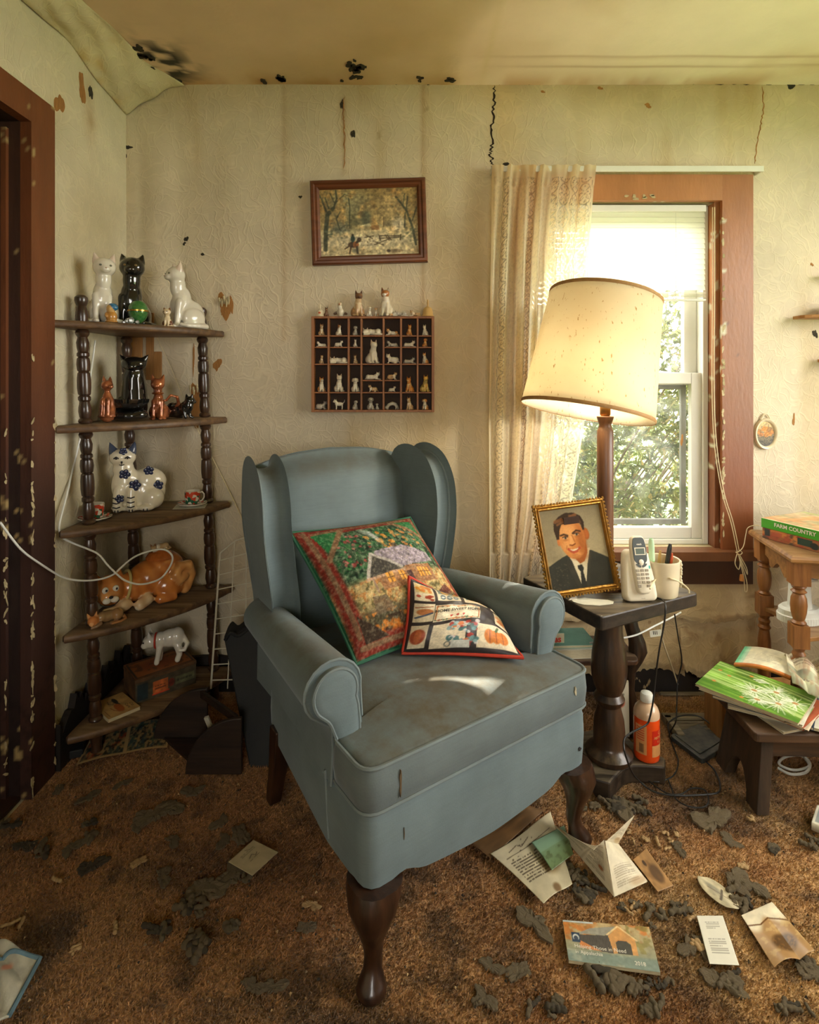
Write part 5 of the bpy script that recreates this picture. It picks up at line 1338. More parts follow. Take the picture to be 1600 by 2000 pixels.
# ------------------------------------------------------------------ pen cup
MAT['ceramic'] = mat('cream_ceramic', C8(222, 208, 176), .3, var=.06, vscale=20, coat=.3)
cb = PZ(1292, 1161, TZ)
CU = thing('pen_cup', 'cream ceramic cup with a moulded handle standing behind the phone', 'cup', (cb.x, cb.y, TZ+.0006))
g = Geo(); g.lathe([(.044, 0), (.048, .004), (.052, .05), (.054, .104), (.0555, .110), (.0545, .114), (.051, .112), (.049, .06), (.045, .010), (.001, .010)], (0, 0, 0), 36, cap1=False); g.obj('body', MAT['ceramic'], CU, angle=50)
g = Geo()
for k in range(9): g.ball((.055+.002*math.sin(k*2), -.012+.004*math.cos(k*1.7), .03+k*.0095), (.005, .007, .006), 8, 6)
g.obj('relief', MAT['ceramic'], CU)
def pen(label, x, y, dx, dy, ln, r, m, z0=.012, cat='pen', name='pen', flat=1.0, capm=None):
    p0 = Vector((x, y, z0)); p1 = p0+Vector((dx, dy, math.sqrt(max(1e-6, ln*ln-dx*dx-dy*dy))))
    t = thing(name, label, cat, Vector(CU.location)+p0, group='pens in the cream cup'); d = p1-p0
    g = Geo(); g.tube([d*k/8 for k in range(9)], [r*.5]+[r]*7+[r*.6], 10); g.obj('barrel', m, t)
    if capm is not None: g = Geo(); g.tube([d*(.58+.42*k/4) for k in range(5)], [r*1.2]*4+[r*.8], 10); g.obj('cap', capm, t)
MAT['pen_green'] = mat('green_plastic', C8(96, 200, 60), .3, var=.1); MAT['pen_mint'] = mat('mint_plastic', C8(190, 220, 180), .3, var=.1); MAT['pen_black'] = mat('black_plastic', C8(28, 28, 28), .3, var=.1); MAT['pen_wood'] = mat('pencil_wood', C8(220, 176, 110), .6, var=.2); MAT['pen_red'] = mat('red_plastic', C8(190, 80, 40), .4, var=.1)
pen('pale green highlighter with translucent cap standing in the pen cup', -.026, .0, -.008, -.004, .165, .0075, MAT['pen_green'], capm=MAT['pen_mint'])
pen('black capped marker leaning out of the pen cup', .004, .0, .026, .004, .148, .0058, MAT['pen_red'], capm=MAT['pen_black'])
pen('bare wooden pencil leaning left of the marker in the pen cup', -.012, .010, .018, .010, .122, .005, MAT['pen_wood'])
pen('short red pen leaning against the rim of the pen cup', .022, .006, .012, -.004, .118, .0055, MAT['pen_red'])

# ------------------------------------------------------------------ cords about the table
MAT['blackcord'] = mat('black_cord', C8(30, 28, 25), .5, var=.2, vscale=60)
def cord(name, label, pts, r, m, group=None):
    o0 = Vector(pts[-1]); t = world_tube(name, pts, r, m, None, org=o0); t.location = o0
    return tag(t, label, 'cord', group)
def fl(x, y, z=.008): return PZ(x, y, z)
cord('phone_cable', 'thin black cord hanging from the phone over the table edge to the floor', [PZ(1284, 1168, TZ+.004), PZ(1294, 1172, TZ+.006), P(1300, 1182, 1.665), P(1298, 1215, 1.655), P(1288, 1270, 1.65), P(1281, 1320, 1.66), P(1277, 1362, 1.655), P(1270, 1400, 1.645), P(1262, 1416, 1.64), P(1232, 1432, 1.60), P(1219, 1446, 1.565), P(1222, 1475, 1.545), fl(1236, 1510, .07), fl(1252, 1528, .02), fl(1275, 1545), fl(1310, 1553), fl(1360, 1553), fl(1402, 1548), fl(1406, 1530), fl(1396, 1505), fl(1380, 1488)], .0026, MAT['blackcord'])
cord('lamp_cable', 'thin black cord looping over the carpet in front of the table', [P(1318, 1200, 1.80), P(1325, 1245, 1.86), P(1332, 1290, 1.9), P(1324, 1330, 1.92), P(1322, 1380, 1.88), P(1320, 1410, 1.83), fl(1308, 1435), fl(1318, 1465), fl(1325, 1490), fl(1315, 1515), fl(1285, 1527), fl(1262, 1520), fl(1300, 1548), fl(1330, 1551), fl(1350, 1540), fl(1375, 1542), fl(1384, 1558), fl(1378, 1575), fl(1350, 1576), fl(1322, 1562), fl(1312, 1540), fl(1305, 1522)], .0021, MAT['blackcord'])
cord('adapter_cable', 'black cord curving behind the flat black box to the wall', [fl(1308, 1433, .03), fl(1306, 1412, .03), fl(1330, 1398, .045), fl(1362, 1398, .045), fl(1385, 1412, .04), fl(1398, 1424, .03)], .0022, MAT['blackcord'])
cord('phone_line', 'white phone line running from the phone across the table top', [PZ(1270, 1150, TZ+.07), PZ(1285, 1128, TZ+.06), P(1310, 1130, 1.72), P(1330, 1138, 1.75), P(1344, 1150, 1.775), PZ(1346, 1158, TZ+.004)], .0024, MAT['cord'])
cord('pale_cable', 'pale cord sloping behind the table column from wall to shelf', [P(1152, 1256, 1.79), P(1190, 1250, 1.80), P(1240, 1241, 1.86), P(1280, 1222, 1.9), P(1312, 1206, 1.96), P(1330, 1196, 2.02)], .0028, MAT['white_vinyl'])
cord('hanging_cable', 'pale cord hanging from the table edge to the baseboard', [P(1291, 1218, 1.92), P(1292, 1240, 1.94), P(1298, 1262, 2.0), P(1310, 1295, 2.06), P(1324, 1336, 2.10)], .0026, MAT['cord'])
g = Geo(); g.box(0, 0, 0, .040, .0008, .022, rot=(0, R(-8), 0)); o = g.obj('cord_tag', MAT['mag_white'], None, smooth=False, loc=P(1281, 1237, 1.915)); tag(o, 'small white printed tag tied to the cord under the table', 'tag')
g = Geo()
for k in range(3): g.box(-.008+.006*k, -.0007, .002, .002, .0006, .012, rot=(0, R(-8), 0))
g.obj('printing', MAT['ink'], o, smooth=False)

# ------------------------------------------------------------------ orange bottle
def liquid_mat():
    m, nt, b = new_mat('orange_cleaner'); setin(b, Roughness=.18); b.inputs['Base Color'].default_value = (*C8(226, 78, 24), 1); b.inputs['Subsurface Weight'].default_value = .25; b.inputs['Subsurface Radius'].default_value = (.03, .012, .004); b.inputs['Coat Weight'].default_value = .3; return m
MAT['orange'] = liquid_mat()
MAT['cloudy'] = mat('cloudy_plastic', C8(206, 172, 140), .3, var=.08, coat=.2)
bp_ = PZ(1263, 1478, .055)
BO = thing('cleaner_bottle', 'bottle of orange liquid with a white cap on the table base', 'bottle', (bp_.x, bp_.y, .0556))
g = Geo(); g.lathe([(.032, 0), (.037, .004), (.0375, .010), (.0375, .128)], (0, 0, 0), 32); g.obj('liquid', MAT['orange'], BO, angle=50)
g = Geo(); g.lathe([(.0374, .1282), (.037, .140), (.033, .152), (.024, .163), (.016, .168), (.0155, .174)], (0, 0, 0), 32); g.obj('shoulder', MAT['cloudy'], BO, angle=50)
g = Geo(); g.lathe([(.0175, .172), (.0185, .174), (.0185, .190), (.016, .196), (.008, .200), (.001, .201)], (0, 0, 0), 26); g.obj('cap', MAT['white_vinyl'], BO, angle=40)
def cyl_patch(a0, a1, z0, z1, r, m, name, parent):
    g = Geo(); g.grid(18, 8, lambda u, v: (r*math.cos(R(a0+(a1-a0)*u)), r*math.sin(R(a0+(a1-a0)*u)), z0+(z1-z0)*v)); return g.obj(name, m, parent)
MAT['label_red'] = mat('red_label', C8(196, 40, 18), .4, var=.1); MAT['label_tan'] = mat('tan_label', C8(214, 150, 90), .5, var=.15, vscale=40)
L1 = cyl_patch(-88, -18, .022, .100, .0379, MAT['label_red'], 'front_label', BO); cyl_patch(-88, -18, .022, .056, .0381, MAT['label_tan'], 'label_band', L1)
L2 = cyl_patch(-165, -112, .026, .112, .0379, MAT['label_tan'], 'back_label', BO)
for k in range(9): cyl_patch(-146+k*2.4, -146+k*2.4+(1.4 if k % 3 else .8), .032, .058, .0382, MAT['ink'], 'barcode_bar', L2)
for k in range(6): cyl_patch(-158, -122, .068+k*.007, .0705+k*.007, .0381, MAT['label_red'], 'text_line', L2)
def cyl_text(x, y, a0, z0, r=.0382): a = R(a0)+x/r; return (r*math.cos(a), r*math.sin(a), z0+y)
lettering('lettering', 'ARTISAN', .0105, MAT['label_tan'], lambda x, y: cyl_text(x, y, -48, .078), L1, bold=.0002)
lettering('lettering', 'G', .016, MAT['label_tan'], lambda x, y: cyl_text(x, y, -48, .091), L1)
lettering('lettering', 'Soap', .0095, MAT['label_tan'], lambda x, y: cyl_text(x, y, -48, .066), L1)

# ------------------------------------------------------------------ flat black box and louvred panel on the floor
cn = [fl(1308, 1435, .022), fl(1368, 1411, .022), fl(1427, 1450, .022), fl(1372, 1484, .022)]
c0 = sum(cn, Vector())/4; q = [(p.x-c0.x, p.y-c0.y) for p in (cn[0], cn[3], cn[2], cn[1])]
MAT['blackbox'] = mat('dusty_black_plastic', C8(62, 66, 62), .5, var=.4, vscale=30, bump=.2, bscale=120, dust=.25)
BB = thing('black_box', 'flat black plastic box with a raised lid lying on the carpet', 'plastic box', (c0.x, c0.y, .006))
g = Geo(); g.prism(rounded(q, .012, 3), 0, .016); g.obj('body', MAT['blackbox'], BB, smooth=False, bevel=.003)
g = Geo(); g.prism(rounded([(x*.80-.004, y*.80+.004) for x, y in q], .006, 3), .0162, .0195); g.obj('lid', MAT['blackbox'], BB, smooth=False, bevel=.0015)
MAT['greywood'] = wood('grey_weathered_wood', C8(150, 136, 106), C8(92, 80, 60), .8, axis=0)
a_, b_, c_, d_ = fl(1292, 1393, .03), fl(1425, 1393, .03), fl(1450, 1440, .03), fl(1310, 1440, .03)
LV = thing('louvred_panel', 'grey wooden louvred panel lying on the carpet behind the black box', 'shutter', (a_.x, a_.y, .004))
lw = b_.x-a_.x; ld = .105
for nm, (x, y, w_, h_) in (('rail', (lw/2, -.012, lw, .03)), ('stile', (.014, -.012-ld/2, .024, ld)), ('stile', (lw-.014, -.012-ld/2, .024, ld))):
    g = Geo(); g.box(x, y, .014, w_, h_, .026); g.obj(nm, MAT['greywood'], LV, smooth=False, bevel=.002)
slg = Geo(); slg.box(0, 0, 0, lw-.056, .020, .005, rot=(R(28), 0, 0)); slm2 = slg.mesh('slat', False); slm2.materials.append(MAT['greywood'])
for k in range(4): o = bpy.data.objects.new('slat', slm2); link(o, LV); o.location = (lw/2, -.044-.019*k, .014)
g = Geo(); g.box(0, 0, 0, .26, .012, .008); tag(g.obj('wood_strip', MAT['greywood'], None, smooth=False, loc=(fl(1345, 1347, .02).x+.02, YB-.045, .006)), 'narrow grey wood strip lying along the baseboard', 'wood strip')
# ------------------------------------------------------------------ figurines: ellipsoids and capsules fused into one skin
_cache = {}
def fuse(parts, voxel, smooth=4):
    """parts: (kind, ...) with a colour key last; returns verts, faces, part index per vertex"""
    g = Geo(); info = []
    for p in parts:
        k = p[0]
        if k == 'e': g.ball(p[1], p[2], 16, 11, p[3]); info.append(('e', Vector(p[1]), p[2], Euler(p[3]).to_matrix().inverted() if p[3] is not None else None))
        elif k == 'c':                                                        # capsule chain: points, radii
            pts = [Vector(q) for q in p[1]]; rr = p[2] if isinstance(p[2], (list, tuple)) else [p[2]]*len(pts)
            g.tube(pts, list(rr), 10); g.ball(pts[0], rr[0], 10, 7); g.ball(pts[-1], rr[-1], 10, 7); info.append(('c', pts, rr))
        elif k == 'n':                                                        # cone from base to tip
            b, t = Vector(p[1]), Vector(p[2]); g.tube([b, b*.6+t*.4, b*.25+t*.75, t], [p[3], p[3]*.72, p[3]*.36, p[3]*.10], 8); info.append(('c', [b, t], [p[3], p[3]*.2]))
    me = g.mesh('tmp', False); o = bpy.data.objects.new('tmp', me); COL.objects.link(o)
    m = o.modifiers.new('r', 'REMESH'); m.mode = 'VOXEL'; m.voxel_size = voxel
    if smooth: m2 = o.modifiers.new('s', 'SMOOTH'); m2.factor = .5; m2.iterations = smooth
    dg = bpy.context.evaluated_depsgraph_get(); em = bpy.data.meshes.new_from_object(o.evaluated_get(dg))
    V = np.empty(len(em.vertices)*3); em.vertices.foreach_get('co', V); V = V.reshape(-1, 3)
    F = [tuple(q.vertices) for q in em.polygons]
    bpy.data.objects.remove(o); bpy.data.meshes.remove(me); bpy.data.meshes.remove(em)
    D = np.full((len(parts), len(V)), 9.0)
    for i, inf in enumerate(info):
        if inf[0] == 'e':
            q = V-np.array(inf[1]); r = inf[2] if isinstance(inf[2], (list, tuple)) else (inf[2],)*3
            if inf[3] is not None: q = q @ np.array(inf[3]).T
            D[i] = (np.linalg.norm(q/np.array(r), axis=1)-1)*min(r)
        else:
            pts, rr = inf[1], inf[2]
            for a, b, ra in zip(pts[:-1], pts[1:], rr[:-1]):
                a = np.array(a); b = np.array(b); d = b-a; t = np.clip(((V-a) @ d)/max(d @ d, 1e-9), 0, 1)
                D[i] = np.minimum(D[i], np.linalg.norm(V-a-t[:, None]*d, axis=1)-ra)
    return V, F, np.argmin(D, axis=0), [p[-1] for p in parts]
MAT['glaze'] = mat('glazed_ceramic', (1, 1, 1), .22, var=.05, vscale=14, attr=True, coat=.6)
MAT['bisque'] = mat('painted_china', (1, 1, 1), .35, var=.10, vscale=20, attr=True, coat=.25)
def fig_mesh(name, V, F, idx, keys, pal, extra=None, m=None):
    me = bpy.data.meshes.new(name); me.from_pydata(V.tolist(), [], F)
    me.polygons.foreach_set('use_smooth', [True]*len(F))
    base = pal.get('body'); tab = np.array([pal.get(k, base) for k in keys], dtype=float)/255.0
    c = tab[idx]
    if extra is not None: c = extra(V, c)
    c = np.where(c <= .04045, c/12.92, ((c+.055)/1.055)**2.4); set_col(me, c); me.materials.append(m or MAT['glaze']); me.update(); return me
def patches(col, sc, th, seed):
    def f(V, c):
        n = fbm(V[:, 0]*sc+seed, V[:, 2]*sc+V[:, 1]*sc*.7+seed*3); k = sm(th, th+.06, n)[:, None]; return c*(1-k)+np.array(col)/255.0*k
    return f
# poses, height about 1, facing -y
def pose_sit(neck=.0, slim=1.0, turn=0.0, headr=.15, ear=.15, tail=1, lean=0.0):
    hz = .76+neck; hx, hy = lean, -.12; s = slim; ct, st = math.cos(turn), math.sin(turn)
    H = lambda x, y, z: (hx+x*ct-y*st, hy+x*st+y*ct, hz+z)
    P_ = [('e', (0, .10, .24), (.20*s, .25, .24), None, 'body'), ('e', (lean*.3, -.04, .42), (.155*s, .16, .27), (R(-8), 0, 0), 'chest'), ('e', (lean*.7, -.09, .62+neck*.6), (.125*s, .125, .16+neck*.5), None, 'neck'),
          ('e', H(0, 0, 0), (headr, headr*.95, headr*.88), (0, 0, turn), 'head'), ('e', H(0, -headr*.80, -headr*.28), (headr*.46, headr*.36, headr*.34), (0, 0, turn), 'face'),
          ('n', H(-headr*.60, .02, headr*.45), H(-headr*.84, .02, headr*.80+ear), headr*.42, 'ear'), ('n', H(headr*.60, .02, headr*.45), H(headr*.84, .02, headr*.80+ear), headr*.42, 'ear'),
          ('c', [(-.08, -.13, .42), (-.085, -.16, .2), (-.08, -.17, .04)], [.062, .048, .044], 'leg'), ('c', [(.08, -.13, .42), (.085, -.16, .2), (.08, -.17, .04)], [.062, .048, .044], 'leg'),
          ('e', (-.08, -.22, .032), (.05, .075, .036), None, 'paw'), ('e', (.08, -.22, .032), (.05, .075, .036), None, 'paw'),
          ('e', (-.17*s, .08, .165), (.095, .20, .17), None, 'haunch'), ('e', (.17*s, .08, .165), (.095, .20, .17), None, 'haunch'), ('e', (-.18*s, -.10, .032), (.055, .09, .036), None, 'paw'), ('e', (.18*s, -.10, .032), (.055, .09, .036), None, 'paw')]
    if tail: P_.append(('c', [(.02, .32, .06), (.20, .27, .045), (.29, .08, .04), (.26, -.10, .04), (.19, -.17, .06)], [.05, .047, .042, .038, .03], 'tail'))
    return P_
def pose_lie(turn=.5):
    ct, st = math.cos(turn), math.sin(turn); H = lambda x, y, z: (-.42+x*ct-y*st, -.05+x*st+y*ct, .46+z)
    return [('e', (.12, 0, .21), (.42, .19, .20), None, 'body'), ('e', (-.24, -.01, .25), (.20, .17, .22), None, 'chest'), ('e', (.36, .0, .22), (.20, .21, .21), None, 'haunch'), ('e', H(0, 0, 0), (.165, .155, .145), None, 'head'), ('e', H(0, -.13, -.04), (.075, .06, .055), None, 'face'),
            ('n', H(-.09, .02, .07), H(-.13, .02, .25), .065, 'ear'), ('n', H(.09, .02, .07), H(.13, .02, .25), .065, 'ear'), ('c', [(-.30, -.12, .12), (-.52, -.17, .05), (-.62, -.18, .045)], [.06, .05, .045], 'paw'), ('c', [(-.25, .08, .10), (-.55, .03, .05)], [.06, .045], 'paw'),
            ('c', [(.30, -.19, .08), (.14, -.25, .045)], [.07, .05], 'leg'), ('c', [(.52, .05, .12), (.62, -.12, .06), (.48, -.26, .045), (.30, -.28, .045)], [.06, .05, .045, .035], 'tail')]
def pose_sleep():
    return [('e', (.06, .06, .20), (.44, .22, .20), None, 'body'), ('e', (.36, -.04, .22), (.22, .25, .22), None, 'haunch'), ('e', (-.14, .02, .23), (.20, .20, .19), None, 'chest'), ('e', (-.46, -.14, .22), (.19, .17, .165), (0, 0, .3), 'head'), ('e', (-.54, -.28, .16), (.085, .07, .065), None, 'face'), ('n', (-.36, -.08, .33), (-.31, -.05, .54), .075, 'ear'), ('n', (-.56, -.06, .33), (-.64, -.02, .52), .075, 'ear'),
            ('c', [(-.22, -.22, .08), (-.36, -.32, .05), (-.54, -.36, .045)], [.075, .06, .05], 'paw'), ('c', [(.30, -.26, .07), (.10, -.32, .05)], [.08, .06], 'paw'), ('c', [(.60, .02, .10), (.62, -.22, .06), (.42, -.36, .05), (.14, -.40, .045)], [.065, .06, .055, .04], 'tail')]
def pose_crouch():
    return [('e', (.12, 0, .26), (.34, .20, .24), (0, R(12), 0), 'body'), ('e', (.30, 0, .26), (.20, .21, .24), None, 'haunch'), ('e', (-.18, 0, .32), (.17, .16, .22), None, 'chest'), ('e', (-.32, -.06, .55), (.165, .155, .145), None, 'head'), ('e', (-.38, -.19, .51), (.075, .06, .055), None, 'face'), ('n', (-.40, -.04, .62), (-.44, -.04, .80), .065, 'ear'), ('n', (-.23, -.04, .62), (-.19, -.04, .80), .065, 'ear'),
            ('c', [(-.24, -.10, .25), (-.30, -.12, .04), (-.36, -.15, .035)], [.06, .05, .045], 'paw'), ('c', [(-.22, .09, .25), (-.28, .08, .04)], [.06, .05], 'paw'), ('c', [(.28, -.18, .06), (.14, -.22, .04)], [.07, .05], 'paw'), ('c', [(.50, .02, .14), (.60, -.06, .06), (.50, -.2, .045)], [.05, .045, .035], 'tail')]
def pose_stand():
    return [('e', (.06, 0, .50), (.36, .17, .18), None, 'body'), ('e', (-.20, 0, .54), (.18, .17, .20), None, 'chest'), ('e', (-.36, -.03, .76), (.17, .16, .15), None, 'head'), ('e', (-.47, -.08, .71), (.10, .08, .07), None, 'face'), ('n', (-.40, -.08, .87), (-.42, -.10, 1.02), .06, 'ear'), ('n', (-.27, .06, .87), (-.25, .08, 1.02), .06, 'ear')]+[('c', [(x, y, .45), (x+.01, y, .2), (x-.01, y, .04)], [.085, .062, .06], 'leg') for x in (-.24, .30) for y in (-.10, .10)]+[('c', [(.38, 0, .58), (.50, 0, .72), (.52, 0, .88)], [.05, .045, .035], 'tail')]
def pose_arch():
    return [('c', [(-.46, 0, .16), (-.30, 0, .40), (0, 0, .52), (.26, 0, .44), (.40, 0, .24)], [.12, .15, .17, .16, .13], 'body'), ('e', (-.50, -.06, .16), (.14, .13, .12), None, 'head'), ('n', (-.56, -.06, .24), (-.60, -.06, .36), .05, 'ear'), ('n', (-.44, .0, .25), (-.42, 0, .36), .05, 'ear')]+[('c', [(x, y, .25), (x+dx, y, .04)], [.07, .05], 'leg') for x, dx, y in ((-.38, -.06, -.09), (-.34, -.02, .09), (.34, -.06, -.10), (.38, .06, .1))]+[('c', [(.42, 0, .25), (.55, -.02, .10), (.50, -.15, .05)], [.05, .045, .04], 'tail')]
def pose_dog():
    q = pose_sit(headr=.165, ear=.0, tail=1); q = [p for p in q if p[-1] != 'ear']
    return q+[('e', (-.17, -.10, .76), (.05, .08, .14), (0, R(12), 0), 'ear'), ('e', (.17, -.10, .76), (.05, .08, .14), (0, R(-12), 0), 'ear'), ('e', (0, -.28, .72), (.075, .08, .06), None, 'face')]
POSES = {'sit': pose_sit, 'lie': pose_lie, 'sleep': pose_sleep, 'crouch': pose_crouch, 'stand': pose_stand, 'arch': pose_arch, 'dog': pose_dog}
def proto(pose):
    if pose not in _cache: _cache[pose] = fuse(POSES[pose](), .030, 2)
    return _cache[pose]
PAL = {'white': dict(body=(226, 216, 192), ear=(200, 176, 150), tail=(220, 208, 184)), 'grey': dict(body=(190, 182, 164), ear=(140, 130, 116), face=(206, 200, 184), head=(178, 170, 152)), 'tan': dict(body=(206, 170, 120), chest=(228, 214, 186), face=(230, 214, 184), ear=(150, 100, 60), paw=(228, 212, 184)),
       'orange': dict(body=(210, 138, 62), chest=(226, 190, 130), face=(226, 190, 130), ear=(180, 100, 44), paw=(226, 190, 140)), 'ginger': dict(body=(224, 212, 186), haunch=(214, 150, 80), head=(220, 170, 104), ear=(196, 120, 60), tail=(206, 140, 70), face=(230, 218, 194)), 'brown': dict(body=(120, 80, 50), face=(190, 160, 120), ear=(80, 52, 34), head=(110, 70, 44)), 'siam': dict(body=(206, 172, 126), head=(120, 84, 56), ear=(84, 56, 38), chest=(224, 202, 162), face=(84, 60, 44), tail=(100, 70, 46), leg=(196, 160, 116), neck=(210, 180, 136), haunch=(178, 134, 88)),
       'calico': dict(body=(228, 216, 186), head=(176, 116, 62), ear=(120, 72, 40), face=(236, 228, 206), chest=(236, 228, 206), tail=(206, 160, 104), neck=(232, 220, 194)), 'yellow': dict(body=(214, 184, 100), chest=(206, 150, 70), head=(216, 170, 80), ear=(170, 110, 50))}
def mini(name, label, pose, pal, loc, h, rz, parent_group, cat='figurine', wide=1.0):
    V, F, idx, keys = proto(pose)
    hz = V[:, 2].max()-V[:, 2].min(); me = fig_mesh(name, V-np.array([0, 0, V[:, 2].min()]), F, idx, keys, PAL[pal], None if pal in ('white', 'siam') else patches(tuple(v*.8 for v in PAL[pal]['body']), 5, .62, len(label)), MAT['bisque'])
    o = bpy.data.objects.new(name, me); link(o); s_ = h/hz; o.scale = (s_*wide, s_, s_); o.rotation_euler = (0, 0, rz); o.location = loc
    return tag(o, label, cat, parent_group)

# ------------------------------------------------------------------ framed winter print
MAT['framewood'] = wood('brown_frame_wood', C8(122, 68, 34), C8(88, 46, 22), .4, axis=0)
PF = thing('framed_print', 'brown-framed faded winter landscape print hanging above the figurine tray', 'framed print', (bx(724), YB-.022, bz(517)), rot=(0, R(-1.8), 0))
pw, ph, pm = .446, .326, .034
prof = [(0, .020), (.0, -.004), (.005, -.010), (.013, -.011), (.018, -.005), (.026, -.006), (pm, .002), (pm, .012)]
rings = []
for (cx, cz, dx, dz) in ((-pw/2, 0, 1, 1), (pw/2, 0, -1, 1), (pw/2, ph, -1, -1), (-pw/2, ph, 1, -1)): rings.append([(cx+dx*a, b, cz+dz*a) for a, b in prof])
rings.append(rings[0]); g = Geo(); g.loft(rings, True, False, False); recalc(g.obj('frame', MAT['framewood'], PF, angle=25))
g = Geo(); g.box(0, .012, ph/2, pw-.01, .006, ph-.01); g.obj('backing', MAT['pill_brown'], PF, smooth=False)
cv = Canvas(190, 134, (176, 146, 92), 21)
cv.grad((196, 178, 132), (150, 122, 70)); cv.noise(5, .35); cv.ell(.3, .8, .2, .2, (160, 168, 140), .5, .8); cv.ell(.75, .75, .15, .2, (206, 180, 130), .5, .8); cv.noise(9, .35, None, (196, 140, 70))
cv.blend(sm(.44, .36, cv.y), (206, 190, 148), .9); cv.noise(12, .3, (cv.y < .42)*1.0, (168, 130, 78)); cv.ell(.45, .22, .4, .09, (222, 210, 176), .7, .6)
cv.ell(.42, .50, .08, .05, (112, 112, 84), .7, .5); cv.ell(.47, .56, .05, .12, (84, 92, 72), .8, .5); cv.ell(.33, .52, .05, .16, (90, 94, 66), .6, .6); cv.ell(.2, .42, .08, .08, (100, 110, 96), .7, .5); cv.ell(.72, .47, .06, .05, (110, 100, 76), .7, .5); cv.ell(.80, .46, .06, .10, (214, 204, 178), .7, .6)
cv.poly([(.40, .44), (.50, .48), (.54, .43)], (206, 196, 150)); cv.poly([(.56, .43), (.66, .435), (.60, .46)], (196, 180, 136)); cv.poly([(.52, .38), (.60, .38), (.60, .45), (.52, .45)], (150, 106, 60), .8); cv.line([(.645, .42), (.65, .56)], .006, (110, 90, 60))
TR = (58, 62, 46)
def tree(pts, w): cv.line(pts, w, TR, .9)
tree([(.05, .10), (.06, .40), (.08, .62), (.14, .72)], .022); tree([(.08, .62), (.03, .84), (.0, .92)], .010); tree([(.14, .70), (.18, .86), (.17, .98)], .010); tree([(.10, .70), (.06, .88)], .006); tree([(.17, .80), (.26, .92), (.32, .88)], .006); tree([(.16, .78), (.11, .95)], .005); tree([(.30, .42), (.31, .72), (.30, .86)], .006)
tree([(.97, .14), (.94, .40), (.88, .66), (.78, .86)], .012); tree([(.88, .66), (.90, .86)], .006); tree([(.94, .50), (.99, .70)], .006); tree([(.85, .72), (.87, .90)], .005); tree([(.86, .40), (.87, .62)], .007); tree([(.20, .40), (.17, .56), (.21, .66)], .006)
cv.dots(90, (.0, .55, .35, 1), .010, ((90, 88, 58), (170, 130, 66), (120, 110, 70)), .55); cv.dots(70, (.72, .5, 1, 1), .010, ((90, 88, 58), (180, 130, 66), (110, 108, 74)), .5); cv.dots(30, (.05, .25, .3, .5), .016, ((90, 100, 84), (70, 76, 60)), .5); cv.dots(22, (.8, .2, 1, .4), .016, ((90, 94, 70),), .5)
cv.ell(.335, .17, .055, .045, (70, 52, 34)); cv.ell(.36, .17, .03, .05, (156, 96, 52), .9); cv.line([(.30, .16), (.25, .11)], .009, (74, 56, 38)); cv.line([(.31, .14), (.295, .04)], .008, (60, 44, 30)); cv.line([(.37, .14), (.375, .04)], .010, (60, 50, 38)); cv.ell(.395, .24, .022, .035, (58, 46, 32)); cv.line([(.37, .20), (.395, .24)], .014, (64, 50, 34)); cv.ell(.33, .255, .022, .05, (46, 66, 58)); cv.ell(.33, .315, .012, .016, (50, 40, 30)); cv.ell(.345, .08, .03, .03, (80, 84, 70), .6, .5)
for q in (((.60, .29), (.82, .28)), ((.60, .25), (.80, .26)), ((.60, .29), (.61, .22)), ((.68, .30), (.72, .22)), ((.70, .22), (.66, .30)), ((.55, .16), (.70, .24)), ((.56, .20), (.64, .15)), ((.81, .22), (.82, .30)), ((.45, .27), (.54, .29)), ((.47, .30), (.53, .25))): cv.line(list(q), .006, (78, 62, 40))
cv.ell(.76, .06, .08, .025, (150, 130, 96)); cv.ell(.69, .065, .02, .022, (80, 66, 48)); cv.dots(24, (.4, .05, .6, .25), .006, ((100, 80, 50),), .7); cv.dots(30, (0, 0, 1, 1), .007, ((70, 62, 44), (200, 186, 150)), .6)
cv.blur(1); cv.noise(30, .35); cv.noise(50, .3); cv.rect(0, 0, 1, .02, (210, 200, 170), .6)
iw2, ih2 = pw-2*pm+.004, ph-2*pm+.004
cv.obj('print', MAT['print'], lambda u, v: (-iw2/2+iw2*u, .006, pm-.002+ih2*v), PF)

# ------------------------------------------------------------------ printer's tray with figurines
MAT['traywood'] = wood('tray_wood', C8(164, 106, 58), C8(124, 76, 40), .5, axis=2)
MAT['trayback'] = mat('tray_backing', C8(56, 38, 24), .8, var=.3, vscale=20)
TX = lambda c: (595+c/1600*270-800)/500.0
TZc = lambda c: EYE+(HORIZ-(550+c/1600*270))/500.0
TR_ = thing('figurine_tray', 'wooden printer tray with many small compartments hanging on the wall', 'shelf', (TX(800), YB-.003, TZc(1500)))
tox, toz = TX(800), TZc(1500); td = .040
def tbox(name, c0, c1, r0, r1, y0=None, y1=None, m=None):
    y0 = -td if y0 is None else y0; y1 = 0 if y1 is None else y1
    g = Geo(); x0, x1, z0, z1 = TX(c0)-tox, TX(c1)-tox, TZc(r1)-toz, TZc(r0)-toz
    g.box((x0+x1)/2, (y0+y1)/2, (z0+z1)/2, x1-x0, y1-y0, z1-z0); return g.obj(name, m or MAT['traywood'], TR_, smooth=False, bevel=.0012)
VX = [(100, 132), (282, 304), (510, 532), (656, 678), (908, 930), (1106, 1130), (1296, 1318), (1466, 1496)]
RZ = [(415, 440), (630, 646), (762, 776), (952, 968), (1275, 1291), (1478, 1504)]
tbox('backing', 101, 1495, 416, 1503, -.004, -.0005, MAT['trayback'])
tbox('side', *VX[0], 415, 1504); tbox('side', *VX[7], 415, 1504)
tbox('rail', 132.2, 1465.8, *RZ[0]); tbox('rail', 132.2, 1465.8, *RZ[5])
